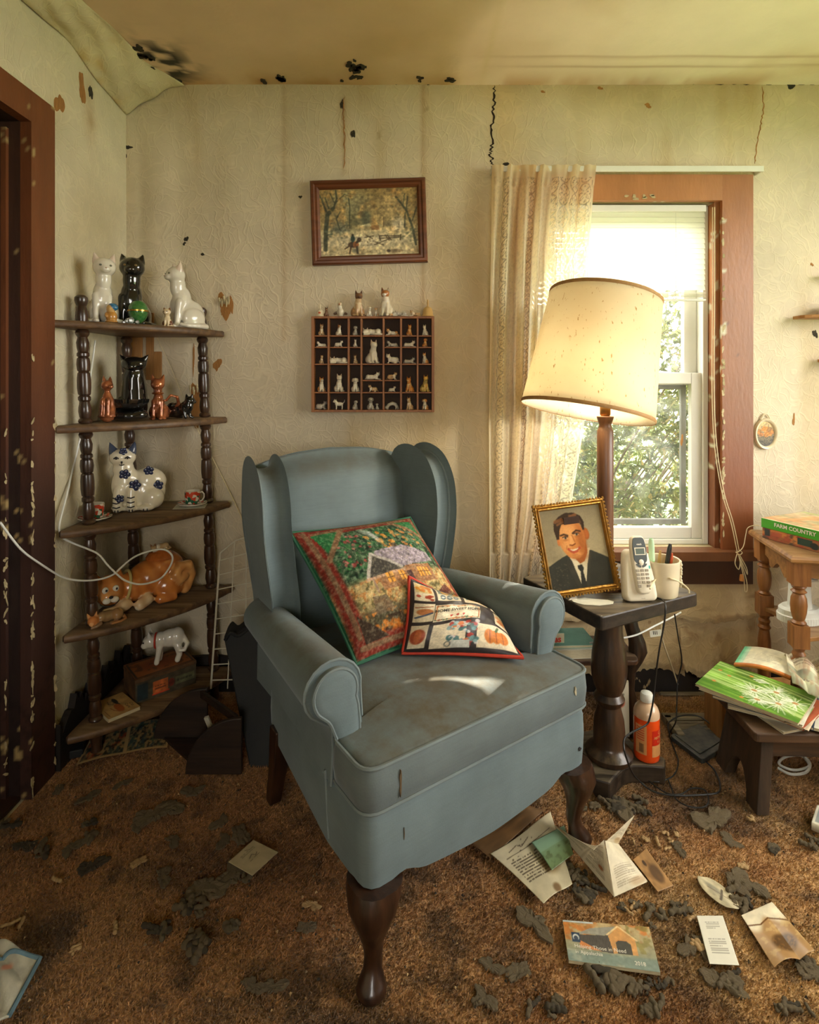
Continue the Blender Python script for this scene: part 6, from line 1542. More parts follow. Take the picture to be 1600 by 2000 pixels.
for a, b in VX[1:7]: tbox('divider', a, b, 440.2, 1477.8, -td+.002, -.0042)
EX = {(3, 2): None}
cells = {}
for c in range(7):
    xa, xb = VX[c][1]+.2, VX[c+1][0]-.2
    rows = [RZ[1], RZ[2], RZ[3], RZ[4]]
    if c == 3: rows = [RZ[1], RZ[3], (1138, 1153), RZ[4]]
    if c == 4: rows = [RZ[1], RZ[2], RZ[3], (1138, 1153), RZ[4]]
    for r in rows: tbox('shelf', xa, xb, r[0], r[1], -td+.003, -.0042)
    fl_ = [r[0] for r in rows]+[RZ[5][0]]; tp = [RZ[0][1]]+[r[1] for r in rows]
    cells[c] = list(zip(tp, fl_))
RW = ['top', 'second', 'third', 'fourth', 'fifth', 'bottom']; CN = ['first', 'second', 'third', 'fourth', 'fifth', 'sixth', 'seventh']
FIG = {0: [('sit', 'tan', .72, .3), ('lie', 'white', .58, .4), ('sit', 'tan', .58, .5), ('sit', 'ginger', .56, .2), ('crouch', 'grey', .80, 3.0)],
       1: [('sit', 'calico', .70, .5), ('crouch', 'white', .66, 2.9), ('sleep', 'white', .50, .0), ('sit', 'white', .68, .3), ('stand', 'white', .66, .1)],
       2: [('dog', 'grey', .56, .4), ('sit', 'white', .80, .3), ('sit', 'tan', .58, -.2), ('dog', 'white', .52, .1), ('dog', 'grey', .56, .7)],
       3: [('sleep', 'white', .48, .0), ('sit', 'white', .90, .5), ('lie', 'white', .58, 3.1), ('crouch', 'tan', .68, .2), ('dog', 'grey', .74, .2)],
       4: [('lie', 'ginger', .60, .2), ('lie', 'grey', .66, .2), ('crouch', 'white', .66, .1), ('crouch', 'tan', .54, 2.9), ('crouch', 'white', .54, 2.8), ('arch', 'grey', .56, .1)],
       5: [('sit', 'orange', .68, .3), ('lie', 'white', .78, 3.0), ('lie', 'grey', .46, 3.0), ('sit', 'orange', .58, -.4), ('sit', 'tan', .80, -.5)],
       6: [('sit', 'white', .66, -.5), ('dog', 'orange', .86, .5), ('sit', 'ginger', .74, -.6), ('sit', 'yellow', .64, .4), ('dog', 'ginger', .66, -.4)]}
KIND = {'sit': 'sitting cat', 'lie': 'lying cat', 'sleep': 'curled sleeping cat', 'crouch': 'crouching cat', 'stand': 'standing puppy', 'arch': 'stooping cat', 'dog': 'sitting puppy'}
PCOL = {'white': 'white', 'grey': 'grey', 'tan': 'tan and white', 'orange': 'orange', 'ginger': 'white and ginger', 'brown': 'brown', 'siam': 'brown-faced', 'calico': 'white brown-headed', 'yellow': 'yellow'}
for c, lst in FIG.items():
    n = len(cells[c])
    for r, ((tp, fl_), (po, pa, k, rz)) in enumerate(zip(cells[c], lst)):
        h = (fl_-tp)/1600*270/500*k; cxp = (VX[c][1]+VX[c+1][0])/2
        rn = 'bottom' if r == n-1 else RW[r]
        wmax = (VX[c+1][0]-VX[c][1])/1600*270/500
        asp = {'lie': 1.9, 'sleep': 2.2, 'crouch': 1.35, 'stand': 1.1, 'arch': 1.75, 'sit': .62, 'dog': .62}[po]
        h = min(h, wmax*.90/asp)
        nm = 'dog_figurine' if po in ('dog', 'stand') else 'cat_figurine'
        lab = f"{PCOL[pa]} {KIND[po]} figurine, {rn} row, {CN[c]} column of the tray"
        xo = TX(cxp)+(-.008 if (c == 3 and r == n-1) else 0)
        mini(nm, lab, po, pa, (xo, YB-.003-td*.52, TZc(fl_)+.0003), h, rz, 'tiny china animals in the tray')
mini('dog_figurine', 'grey puppy sitting close on the right of another, bottom row, fourth column of the tray', 'dog', 'grey', (TX(845), YB-.003-td*.52, TZc(1478)+.0003), .024, -.2, 'tiny china animals in the tray')
bpy.data.objects['dog_figurine.001'] if False else None
# on top of the tray
ttz = TZc(415)+.0003; ty = YB-.003-td*.5
def top(name, lab, po, pa, c, hpx, rz, dy=0): mini(name, lab, po, pa, (TX(c), ty+dy, ttz), hpx/1600*270/500, rz, 'china figures standing on top of the tray')
top('cat_figurine', 'brown-faced sitting cat with crooked tail, left of the two tall cats on the tray', 'sit', 'siam', 625, 300, .35)
top('cat_figurine', 'white cat with brown ears, right of the two tall cats on the tray', 'sit', 'calico', 945, 335, -.2)
top('cat_figurine', 'tiny brown sitting cat next to the white bell on the tray', 'sit', 'brown', 262, 112, .3)
top('cat_figurine', 'tiny white sitting cat between the two tall cats on the tray', 'sit', 'white', 752, 125, .6)
top('cat_figurine', 'tiny orange and white sitting cat between the two tall cats on the tray', 'sit', 'ginger', 832, 105, .1)
top('cat_figurine', 'small grey curled cat right of the tall white cat on the tray', 'sleep', 'grey', 1100, 72, .1)
top('cat_figurine', 'small tan lying cat left of the cream bell on the tray', 'lie', 'tan', 1285, 78, .1)
def bird():
    V, F, idx, keys = fuse([('e', (0, 0, .30), (.24, .30, .28), None, 'body'), ('e', (-.03, -.08, .62), (.15, .15, .22), None, 'neck'), ('e', (-.04, -.10, .82), (.16, .16, .15), None, 'head'), ('n', (-.04, -.22, .80), (-.04, -.38, .76), .05, 'beak'), ('e', (-.30, .10, .26), (.22, .12, .10), (0, R(-20), .3), 'wing'), ('e', (.28, .12, .24), (.20, .12, .09), (0, R(20), -.3), 'wing'), ('n', (0, .0, .92), (.02, .05, 1.08), .06, 'cap'), ('e', (0, 0, .05), (.2, .22, .06), None, 'body')], .034, 3)
    me = fig_mesh('bird_figurine', V-np.array([0, 0, V[:, 2].min()]), F, idx, keys, dict(body=(220, 210, 186), head=(214, 196, 160), cap=(140, 92, 60), wing=(110, 84, 62), beak=(190, 110, 60), neck=(226, 218, 196)), None, MAT['bisque'])
    o = bpy.data.objects.new('bird_figurine', me); link(o); s_ = 180/1600*270/500/1.05; o.scale = (s_,)*3; o.location = (TX(425), ty, ttz); tag(o, 'white china bird with brown wings left of the brown-faced cat on the tray', 'figurine', 'china figures standing on top of the tray')
bird()
def bell(name, lab, c, hpx, m, deco):
    t = thing(name, lab, 'bell', (TX(c), ty, ttz), group='china figures standing on top of the tray'); h = hpx/1600*270/500
    g = Geo(); g.lathe([(.34*h, 0), (.36*h, .03*h), (.30*h, .12*h), (.27*h, .38*h), (.20*h, .52*h), (.07*h, .58*h)], (0, 0, 0), 20); b_ = g.obj('body', m, t, angle=60)
    g = Geo(); g.lathe([(.07*h, .575*h), (.05*h, .64*h), (.065*h, .80*h), (.05*h, .95*h), (.01*h, h)], (0, 0, 0), 12); g.obj('handle', m, t, angle=60)
    if deco:
        g = Geo(); g.ball((0, -.275*h, .28*h), (.10*h, .02*h, .09*h), 10, 6); g.obj('heart', MAT['pen_red'], b_)
MAT['bell_cream'] = mat('cream_bell', C8(214, 176, 110), .4, var=.15)
bell('china_bell', 'small white bell with an orange heart at the left end of the tray top', 190, 145, MAT['ceramic'], True)
bell('china_bell', 'cream bell with a tall handle at the right end of the tray top', 1425, 200, MAT['bell_cream'], False)
# little oval plaque right of the window
OV = thing('oval_plaque', 'small oval picture plaque hanging on the wall right of the window', 'wall plaque', (bx(1493), YB-.003, bz(878)))
g = Geo(); orr = lambda rx, rz, y: [(rx*math.cos(2*PI*k/40), y, .062+rz*math.sin(2*PI*k/40)) for k in range(40)]
g.loft([orr(.045, .060, 0), orr(.046, .061, -.008), orr(.043, .058, -.014), orr(.037, .051, -.012), orr(.034, .048, -.006)], True, True, False); recalc(g.obj('frame', MAT['ceramic'], OV, angle=50))
g = Geo(); g.tube(spline([(-.018, -.006, .118), (-.008, -.006, .136), (0, -.006, .140), (.008, -.006, .136), (.018, -.006, .118)], 4), .003, 6); g.obj('hanger', MAT['ceramic'], OV)
cv = Canvas(40, 56, (196, 150, 90), 4); cv.grad((80, 76, 66), (206, 176, 120)); cv.dots(26, (.1, .42, .9, .75), .09, ((206, 130, 50), (190, 120, 60), (150, 110, 60)), .8); cv.noise(14, .5, (cv.y < .45)*1.0, (40, 44, 44)); cv.noise(20, .4)
def disc_pt(u, v):
    a, b = 2*u-1, 2*v-1; m_ = math.sqrt(max(1e-6, 1-a*a/2)); n_ = math.sqrt(max(1e-6, 1-b*b/2)); return (a*n_*.0345, -.0062, .062+b*m_*.0485)
cv.obj('painting', MAT['print'], disc_pt, OV)
# curio shelf at the right edge
MAT['pine'] = wood('honey_pine', C8(186, 134, 70), C8(150, 100, 50), .45, axis=0)
CS = thing('curio_shelf', 'honey-coloured wooden wall shelf at the right edge of the photo', 'wall shelf', (bx(1640), YB-.002, bz(740)))
sx0 = bx(1640)
g = Geo(); g.box(0, -.008, .22, .10, .014, .52); g.obj('back_board', MAT['pine'], CS, smooth=False, bevel=.003)
for (xp, yp, hw, d_) in ((1590, 542, .09, .075), (1537, 622, .195, .105), (1585, 705, .10, .075)):
    g = Geo(); out = [(-hw, -.0155), (hw, -.0155), (hw, -.05)]+[(hw*math.cos(a), -.05-(d_-.05)*math.sin(a)) for a in np.linspace(.1, PI-.1, 14)]+[(-hw, -.05)]
    g.prism(out[::-1], bz(yp)-bz(740)-.006, bz(yp)-bz(740)+.006); g.obj('shelf', MAT['pine'], CS, smooth=False, bevel=.002)
def flower_china(name, c1, c2, c3, sc=60):
    m, nt, b = new_mat(name); L = nt.links; tc = NN(nt, 'ShaderNodeTexCoord'); vo = NN(nt, 'ShaderNodeTexVoronoi'); setin(vo, Scale=sc); L.new(tc.outputs['Object'], vo.inputs['Vector'])
    sp = NN(nt, 'ShaderNodeSeparateColor'); L.new(vo.outputs['Color'], sp.inputs[0])
    a = NN(nt, 'ShaderNodeMath', operation='GREATER_THAN'); L.new(sp.outputs[0], a.inputs[0]); a.inputs[1].default_value = .52
    d = NN(nt, 'ShaderNodeMath', operation='GREATER_THAN'); L.new(sp.outputs[1], d.inputs[0]); d.inputs[1].default_value = .68
    L.new(mixc(nt, d.outputs[0], mixc(nt, a.outputs[0], c1, c2), c3), b.inputs['Base Color']); setin(b, Roughness=.2); b.inputs['Coat Weight'].default_value = .4; return m
MAT['china_a'] = flower_china('flowered_china', C8(222, 214, 196), C8(36, 96, 70), C8(196, 66, 40), 95)
MAT['china_b'] = flower_china('imari_china', C8(226, 206, 180), C8(70, 80, 86), C8(206, 130, 80), 70)
MAT['china_w'] = mat('white_china', C8(228, 222, 206), .2, var=.06, coat=.5)
MAT['gilt'] = mat('gilt_line', C8(206, 160, 70), .25, metal=.8, var=.1)
def cup_saucer(loc, r, h, ha, lab, m, group, hm=None, saucer_r=None):
    sr = saucer_r or r*1.9
    s_ = thing('saucer', 'saucer '+lab, 'saucer', loc, group='china '+group)
    g = Geo(); g.lathe([(sr*.45, 0), (sr*.5, .002), (sr*.85, .006), (sr, .011), (sr*.99, .013), (sr*.6, .0065), (sr*.5, .004), (.001, .004)], (0, 0, 0), 32, cap1=False); g.obj('dish', MAT['china_w'], s_, angle=50)
    g = Geo(); g.lathe([(sr*.62, .0069), (sr*.97, .0132)], (0, 0, .0006), 32, cap0=False, cap1=False); g.obj('pattern_band', m, s_)
    c = thing('teacup', 'teacup '+lab, 'cup', (loc[0], loc[1], loc[2]+.0046), group='china '+group)
    g = Geo(); g.lathe([(r*.62, 0), (r*.66, .003), (r*.94, h*.12), (r, h*.5), (r*1.02, h)], (0, 0, 0), 28, cap1=False); b_ = g.obj('body', m, c, angle=60)
    g = Geo(); g.lathe([(r*1.02, h), (r*.985, h+.0006), (r*.95, h*.5), (r*.85, h*.15), (.001, h*.13)], (0, 0, 0), 28, cap0=False, cap1=False); g.obj('inside', MAT['china_w'], b_)
    hx, hy = math.cos(ha), math.sin(ha)
    g = Geo(); g.tube([(hx*q*r, hy*q*r, z*h) for q, z in ((.96, .85), (1.25, .92), (1.5, .75), (1.5, .5), (1.25, .3), (.98, .22))], .0028, 8); g.obj('handle', hm or MAT['china_w'], c)
cup_saucer((bx(1607), YB-.062, bz(622)+.0065), .030, .036, PI+.3, 'with gilt handle on the wooden wall shelf', MAT['china_b'], 'on the wall shelf', MAT['gilt'], .048)
# ------------------------------------------------------------------ corner shelf
MAT['shelfwood'] = wood('dark_shelf_board', C8(118, 88, 56), C8(70, 50, 33), .5, axis=0, dust=.35)
MAT['postwood'] = wood('dark_turned_post', C8(76, 50, 32), C8(40, 27, 18), .3, axis=2, coat=.35)
SHZ = [.11, .42, .742, 1.065, 1.392]; ST = .023
SHO = Vector((-1.045, 2.135, 0))
def lean_x(z): return .034-.0345*z
SF = thing('corner_shelf', 'five-tier dark wooden corner shelf with turned posts', 'shelf', SHO)
fa, fb2 = Vector((-1.078, 1.725)), Vector((-.700, 2.135))
nrm = Vector((fb2.y-fa.y, -(fb2.x-fa.x))).normalized()
edge = [fa+(fb2-fa)*t+nrm*.055*math.sin(PI*t)**.8 for t in np.linspace(0, 1, 17)]
plan = [(-1.062, 2.160), (-1.086, 2.135), (-1.090, 1.76), (-1.089, 1.735)]+[tuple(p) for p in edge]+[(-.692, 2.145), (-.705, 2.160)]
plan = [(x-SHO.x, y-SHO.y) for x, y in plan]
for z in SHZ:
    g = Geo(); rings = []
    for ins, zz in ((.004, z-ST), (.0, z-ST+.004), (0, z-.005), (.005, z)): rings.append([(p[0]+lean_x(z), p[1], zz) for p in inset(plan, ins)])
    g.loft(rings); g.obj('shelf_board', MAT['shelfwood'], SF, angle=50)
PST = [Vector((-1.040, 1.812, 0)), Vector((-.770, 2.128, 0)), Vector((-1.058, 2.130, 0))]
def post_profile():
    out = [(.012, 0), (.016, .004), (.0185, .014), (.015, .030), (.0150, .040), (.019, .060), (.0195, .082)]
    for i in range(4):
        a, b = SHZ[i], SHZ[i+1]-ST; L_ = b-a
        prof = [(.014, 0), (.019, .012), (.021, .030), (.019, .048), (.0145, .062), (.0165, .075), (.0190, .13), (.0180, .18), (.0145, .235), (.0185, .255), (.0185, .285), (.014, .30), (.0185, .315), (.0205, .38), (.0205, .46), (.0185, .535), (.0145, .55), (.0185, .565), (.0205, .63), (.0185, .69), (.0140, .705), (.0185, .72), (.0185, .745), (.0145, .762), (.0175, .80), (.0190, .86), (.0150, .905), (.0145, .918), (.019, .94), (.021, .962), (.019, .984), (.014, 1.0)]
        out += [(r, a+L_*t) for r, t in prof]
    z = SHZ[4]; out += [(.017, z), (.019, z+.02), (.0165, z+.042), (.0135, z+.052), (.0175, z+.060), (.020, z+.070), (.0190, z+.080), (.012, z+.087), (.001, z+.0885)]
    return out
pp = post_profile()
for p in PST: g = Geo(); g.lathe(pp, p-SHO, 16); g.v = [(x+lean_x(z), y, z) for x, y, z in g.v]; g.obj('post', MAT['postwood'], SF, angle=30)

# ------------------------------------------------------------------ cats on the shelf
def on_shelf(px_, d, k): return Vector(((px_-800)/FPX*d, d, SHZ[k]+.0004))
def big_cat(name, label, parts, h, loc, rz, pal, voxel=.017, extra=None, m=None, smooth=4, group='cat ornaments on the corner shelf'):
    V, F, idx, keys = fuse(parts, voxel, smooth); V = V-np.array([0, 0, V[:, 2].min()]); s_ = h/V[:, 2].max(); V = V*s_
    t = thing(name, label, 'cat figurine', loc, rz, group); me = fig_mesh('body', V, F, idx, keys, pal, extra, m); o = bpy.data.objects.new('body', me); link(o, t)
    return t, s_
def eyes(t, s_, hx, hy, hz, hr, turn, m, r=.022, nose=None, spread=.42, up=.08):
    ct, st = math.cos(turn), math.sin(turn)
    for sx_ in (-1, 1):
        x, y = sx_*hr*spread, -hr*.86; g = Geo(); g.ball((0, 0, 0), (r*s_*1.3, r*s_*.6, r*s_), 10, 6); g.obj('eye', m, t, loc=((hx+x*ct-y*st)*s_, (hy+x*st+y*ct)*s_, (hz+hr*up)*s_), rot=(0, 0, turn+sx_*.4))
    if nose is not None:
        y = -hr*1.14; g = Geo(); g.ball((0, 0, 0), (r*s_*.9, r*s_*.5, r*s_*.6), 8, 6); g.obj('nose', nose, t, loc=((hx-y*st)*s_, (hy+y*ct)*s_, (hz-hr*.20)*s_), rot=(0, 0, turn))
MAT['eye_grey'] = mat('painted_eye', C8(110, 110, 92), .3, var=.1); MAT['nose_pink'] = mat('painted_nose', C8(190, 150, 130), .4, var=.1); MAT['black_glaze'] = mat('black_glaze', C8(20, 20, 18), .12, var=.2, coat=.8); MAT['eye_gold'] = mat('gold_eye', C8(120, 96, 50), .3, var=.1)
WH = dict(body=(224, 218, 200), ear=(222, 204, 186))
P1 = pose_sit(neck=.10, slim=.9, turn=.10, headr=.165, ear=.10, lean=.03)
t, s_ = big_cat('cat_ornament', 'tall white glazed cat at the left end of the top shelf', P1, .235, on_shelf(199, 1.880, 4), R(30), WH); eyes(t, s_, .03, -.12, .86, .165, .10, MAT['eye_grey'], .016, MAT['nose_pink'])
P2 = pose_sit(neck=.08, slim=.95, turn=.05, headr=.17, ear=.07, lean=.04)
t, s_ = big_cat('cat_ornament', 'tall glossy black cat between the two white cats on the top shelf', P2, .258, on_shelf(256, 2.010, 4), R(14), dict(body=(18, 18, 16)), m=MAT['black_glaze']); eyes(t, s_, .04, -.12, .84, .17, .05, MAT['eye_gold'], .016)
P3 = pose_sit(neck=.10, slim=.85, turn=-.10, headr=.155, ear=.09, lean=-.05)
t, s_ = big_cat('cat_ornament', 'tall white glazed cat with curled tail at the right end of the top shelf', P3, .245, on_shelf(360, 2.075, 4), R(-38), WH); eyes(t, s_, -.05, -.12, .86, .155, -.10, MAT['eye_grey'], .016, MAT['nose_pink'])
t, s_ = big_cat('figurine', 'small honey-brown figure with a blue cap on the top shelf', [('e', (0, 0, .28), (.26, .24, .30), None, 'body'), ('e', (-.02, -.03, .66), (.20, .20, .22), None, 'head'), ('e', (.05, .05, .76), (.24, .22, .17), (0, R(25), 0), 'cap'), ('c', [(-.18, -.12, .42), (-.10, -.24, .30)], [.08, .07], 'body'), ('e', (0, 0, .05), (.3, .28, .06), None, 'body')], .066, on_shelf(218, 1.842, 4), R(-10), dict(body=(190, 136, 66), head=(206, 164, 96), cap=(44, 110, 150)), .03)
t, s_ = big_cat('kitten_ornament', 'small cream kitten with dark patches on the top shelf', pose_sit(headr=.20, ear=.10, turn=-.2), .068, on_shelf(327, 1.972, 4), R(10), dict(body=(222, 200, 160), ear=(120, 76, 50), face=(230, 212, 180), haunch=(110, 66, 44)), .026, patches((96, 54, 36), 4.0, .60, 3)); eyes(t, s_, 0, -.12, .76, .20, -.2, MAT['ink'], .024, MAT['nose_pink'])
EG = thing('trinket_egg', 'green enamel egg with a gold band on a crystal stand', 'trinket egg', on_shelf(270, 1.905, 4))
MAT['egg_green'] = mat('green_enamel', C8(24, 96, 40), .15, var=.5, vscale=90, coat=.7, col2=C8(70, 120, 60)); MAT['crystal'] = mat('crystal', C8(210, 214, 200), .05, var=.1, trans=.8)
prof = [(.031*math.sin(PI*k/18)*(1-.10*math.cos(PI*k/18)), .044-.040*math.cos(PI*k/18)) for k in range(19)]
g = Geo(); g.lathe(prof, (0, 0, 0), 28); g.obj('egg', MAT['egg_green'], EG)
g = Geo(); g.lathe([(.0318, .044), (.0335, .045), (.0335, .049), (.0318, .050)], (0, 0, 0), 28, cap0=False, cap1=False); g.obj('band', MAT['gilt'], EG)
g = Geo()
for k, (x, y, r) in enumerate(((-.026, -.016, .011), (-.010, -.030, .012), (-.038, -.020, .007), (.012, -.030, .007))): g.ball((x, y, r), (r, r, r), 8, 5)
g.obj('stand', MAT['crystal'], EG, smooth=False)
# second shelf
CO = dict(body=(150, 84, 50), ear=(160, 96, 60), head=(158, 92, 58), neck=(196, 130, 70), face=(180, 112, 70))
MAT['copper'] = mat('copper_lustre', C8(200, 124, 78), .2, metal=.45, var=.55, vscale=26, col2=C8(110, 58, 34), coat=.5)
MAT['copper_bright'] = mat('copper_bright', C8(214, 140, 80), .2, metal=.8, var=.3)
t, s_ = big_cat('copper_cat', 'copper-glazed bottle cat with turned head at the left of the second shelf', [('c', [(0, 0, .06), (0, 0, .25), (0, -.01, .42), (0, -.02, .56)], [.19, .185, .15, .085], 'body'), ('e', (0, -.03, .76), (.14, .13, .13), None, 'head'), ('e', (.10, -.10, .73), (.07, .07, .05), None, 'face'), ('n', (-.07, 0, .84), (-.10, .02, 1.02), .06, 'ear'), ('n', (.05, .02, .84), (.04, .06, 1.0), .06, 'ear'), ('c', [(-.06, -.14, .42), (-.07, -.18, .05)], [.05, .05], 'leg'), ('c', [(.06, -.14, .42), (.07, -.18, .05)], [.05, .05], 'leg'), ('e', (0, 0, .02), (.22, .22, .04), None, 'body')], .158, on_shelf(210, 1.880, 3), R(10), CO, .02, None, MAT['copper'])
g = Geo(); g.lathe([(.013, -.004), (.016, 0), (.013, .004)], (0, 0, .60*s_), 14); g.obj('collar', MAT['copper_bright'], t)
t, s_ = big_cat('copper_cat', 'copper-glazed cat with gold collar and looped tail at the right of the second shelf', pose_sit(neck=.06, slim=.75, headr=.155, ear=.12, tail=0)+[('c', [(.14, .24, .12), (.30, .20, .22), (.42, .10, .36), (.40, .02, .52), (.26, 0, .56), (.16, .04, .44)], [.05, .048, .045, .042, .04, .035], 'tail')], .160, on_shelf(310, 2.005, 3), R(14), CO, .02, None, MAT['copper'])
g = Geo(); g.lathe([(.016, -.004), (.021, 0), (.016, .004)], (0, -.10*s_, .61*s_), 14); g.obj('collar', MAT['copper_bright'], t)
t, s_ = big_cat('black_kitten', 'small black glazed cat beside the right post on the second shelf', pose_crouch()+[('e', (-.30, -.02, .40), (.15, .14, .22), None, 'chest')], .090, on_shelf(352, 2.052, 3), R(160), dict(body=(18, 18, 16)), .026, None, MAT['black_glaze'])
PL = thing('black_cat_planter', 'black glazed cat dish with a ribbed oval bowl in front on the second shelf', 'planter', on_shelf(262, 1.975, 3), R(8))
V, F, idx, keys = fuse([('c', [(0, .02, .08), (0, .02, .4), (0, 0, .62)], [.22, .20, .17], 'body'), ('e', (.0, -.02, .82), (.21, .16, .13), None, 'head'), ('n', (-.14, 0, .86), (-.24, .0, .99), .07, 'ear'), ('n', (.14, 0, .86), (.24, .0, .99), .07, 'ear'), ('e', (0, -.14, .77), (.09, .06, .06), None, 'face'), ('c', [(-.2, .05, .2), (-.30, -.02, .12), (-.2, -.2, .08)], [.08, .07, .06], 'tail')], .02, 4)
V = V*.205; me = fig_mesh('cat', V-np.array([0, 0, V[:, 2].min()]), F, idx, keys, dict(body=(18, 18, 16)), None, MAT['black_glaze']); o = bpy.data.objects.new('cat', me); link(o, PL)
def oval_bowl(rx, ry, z0, z1, ribs, y):
    g = Geo(); rings = []; n = 60
    for k, z in ((.62, z0), (.82, z0+(z1-z0)*.25), (.97, z0+(z1-z0)*.7), (1.0, z1), (.93, z1), (.85, z0+(z1-z0)*.45)):
        rings.append([(rx*k*(1+ribs*.03*math.cos(30*2*PI*j/n/1.0))*math.cos(2*PI*j/n), y+ry*k*(1+ribs*.03*math.cos(15*2*PI*j/n))*math.sin(2*PI*j/n), z) for j in range(n)])
    g.loft(rings); return g
oval_bowl(.066, .040, .042, .076, 1, -.058).obj('ribbed_bowl', MAT['black_glaze'], PL, angle=60)
V, F, idx, keys = fuse([('e', (0, 0, .3), (1.0, .62, .30), None, 'b'), ('e', (-.5, 0, .42), (.45, .5, .28), None, 'b'), ('e', (.55, -.02, .36), (.42, .45, .28), None, 'b')], .06, 6)
V = V*.066+np.array([0, -.058, .0]); V[:, 2] -= V[:, 2].min(); me = fig_mesh('dish', V, F, idx, keys, dict(body=(18, 18, 16), b=(18, 18, 16)), None, MAT['black_glaze']); o = bpy.data.objects.new('dish', me); link(o, PL)
# third shelf: white cat with blue flowers
VC = [('e', (.10, .05, .26), (.31, .19, .27), None, 'body'), ('e', (.16, .05, .40), (.26, .17, .22), None, 'body'), ('e', (-.14, 0, .38), (.20, .15, .30), None, 'chest'), ('e', (-.17, -.01, .62), (.15, .12, .14), None, 'neck'), ('e', (-.18, -.02, .79), (.185, .13, .135), None, 'head'), ('n', (-.30, -.0, .86), (-.36, 0, 1.03), .075, 'ear'), ('n', (-.06, -.0, .86), (-.01, 0, 1.03), .075, 'ear'), ('c', [(-.22, -.11, .32), (-.24, -.14, .06)], [.075, .07], 'leg'), ('c', [(-.05, -.11, .32), (-.05, -.15, .06)], [.075, .07], 'leg'), ('e', (.24, -.08, .17), (.16, .13, .16), None, 'haunch'), ('e', (.16, -.16, .05), (.12, .07, .05), None, 'paw'), ('e', (0, .02, .04), (.36, .20, .05), None, 'body')]
t, s_ = big_cat('white_cat_vase', 'large white china cat painted with dark blue flowers on the third shelf', VC, .245, on_shelf(266, 2.010, 2), R(20), dict(body=(226, 216, 190), ear=(70, 78, 96)), .018, smooth=5)
MAT['blue_paint'] = mat('dark_blue_glaze', C8(38, 48, 82), .25, var=.4, vscale=200, coat=.5)
def surf_y(V_, x, z):
    d = np.hypot(V_[:, 0]-x, V_[:, 2]-z)+.0*V_[:, 1]; k = np.where(d < .012)[0]
    return float(V_[k, 1].min()) if len(k) else float(V_[np.argmin(d), 1])
bodyV = np.array([v.co[:] for v in t.children[0].data.vertices])
def spot(x, z, r, name='flower', pet=5):
    y = surf_y(bodyV, x, z); g = Geo()
    for k in range(pet): a = 2*PI*k/pet+x*40; g.ball((x+r*.62*math.cos(a), y-.0002+abs(r*.62*math.cos(a))*.12, z+r*.62*math.sin(a)), (r*.46, .0016, r*.46), 8, 5)
    g.ball((x, y-.0008, z), (r*.2, .0016, r*.2), 6, 4); g.obj(name, MAT['blue_paint'], t)
for x, z, r in ((-.14, .56, .075), (.18, .59, .07), (.0, .40, .08), (.31, .37, .072), (-.20, .22, .06), (-.16, .90, .055)): spot(x*s_, z*s_, r*s_)
def stroke(p, w):
    pts = [(x*s_, surf_y(bodyV, x*s_, z*s_)-.0004, z*s_) for x, z in p]; g = Geo(); g.tube(pts, w*s_, 6); g.obj('painted_line', MAT['ink'], t)
for z in (.235, .165, .10): stroke([(-.29, z), (-.24, z-.015), (-.19, z)], .009); stroke([(-.10, z), (-.05, z-.015), (0, z)], .009)
for x in (-.26, -.22, -.07, -.03, .12, .17): stroke([(x, .055), (x, .02)], .008)
for sx_ in (-.25, -.10): stroke([(sx_-.035, .80), (sx_, .825), (sx_+.035, .80)], .010); stroke([(sx_-.01, .80), (sx_+.01, .80)], .014)
stroke([(-.19, .745), (-.165, .745)], .016); stroke([(-.21, .71), (-.178, .695), (-.145, .71)], .007); stroke([(-.178, .74), (-.178, .70)], .006)
cup_saucer(on_shelf(186, 1.865, 2), .027, .050, R(-60)+PI, 'painted with red and green flowers, left on the third shelf', MAT['china_a'], 'cups on the third shelf', None, .052)
cup_saucer(on_shelf(376, 2.072, 2)+Vector((0, 0, .0010)), .027, .050, R(10), 'painted with red and green flowers, right on the third shelf', MAT['china_a'], 'cups on the third shelf', None, .052)
q_ = on_shelf(372, 2.065, 2); g = Geo(); g.box(0, 0, .0004, .11, .075, .0008); tag(g.obj('photo_card', MAT['mag_white'], None, smooth=False, loc=q_, rot=(0, 0, R(12))), 'small card lying under the right saucer on the third shelf', 'card')
# fourth shelf: ginger cat jar and sleeping kitten
GI = dict(body=(206, 128, 60), head=(214, 140, 70), paw=(232, 206, 164), face=(220, 156, 90), tail=(224, 164, 96), lid=(196, 104, 46), muz=(232, 210, 170), ear=(206, 124, 62), collar=(206, 186, 110))
JA = [('e', (.18, .05, .30), (.42, .26, .30), None, 'body'), ('e', (.30, .05, .42), (.30, .24, .26), None, 'body'), ('e', (-.12, .02, .26), (.30, .22, .22), None, 'body'), ('e', (-.46, -.04, .30), (.20, .20, .21), None, 'head'), ('e', (-.50, -.20, .26), (.12, .08, .09), None, 'face'), ('n', (-.60, -.0, .44), (-.66, .02, .58), .07, 'ear'), ('n', (-.34, .0, .46), (-.31, .02, .58), .07, 'ear'), ('c', [(-.28, -.20, .10), (-.42, -.24, .06), (-.55, -.24, .055)], [.08, .075, .07], 'paw'), ('c', [(.0, -.20, .10), (-.12, -.26, .065)], [.085, .08], 'paw'), ('e', (.32, -.14, .20), (.22, .15, .19), None, 'body'), ('c', [(.16, -.24, .07), (.34, -.27, .07)], [.07, .06], 'body'), ('c', [(.55, -.13, .12), (.64, -.12, .30), (.58, -.17, .46), (.45, -.20, .47), (.38, -.23, .36), (.44, -.24, .27), (.52, -.23, .31)], [.095, .092, .09, .085, .078, .07, .06], 'tail')]
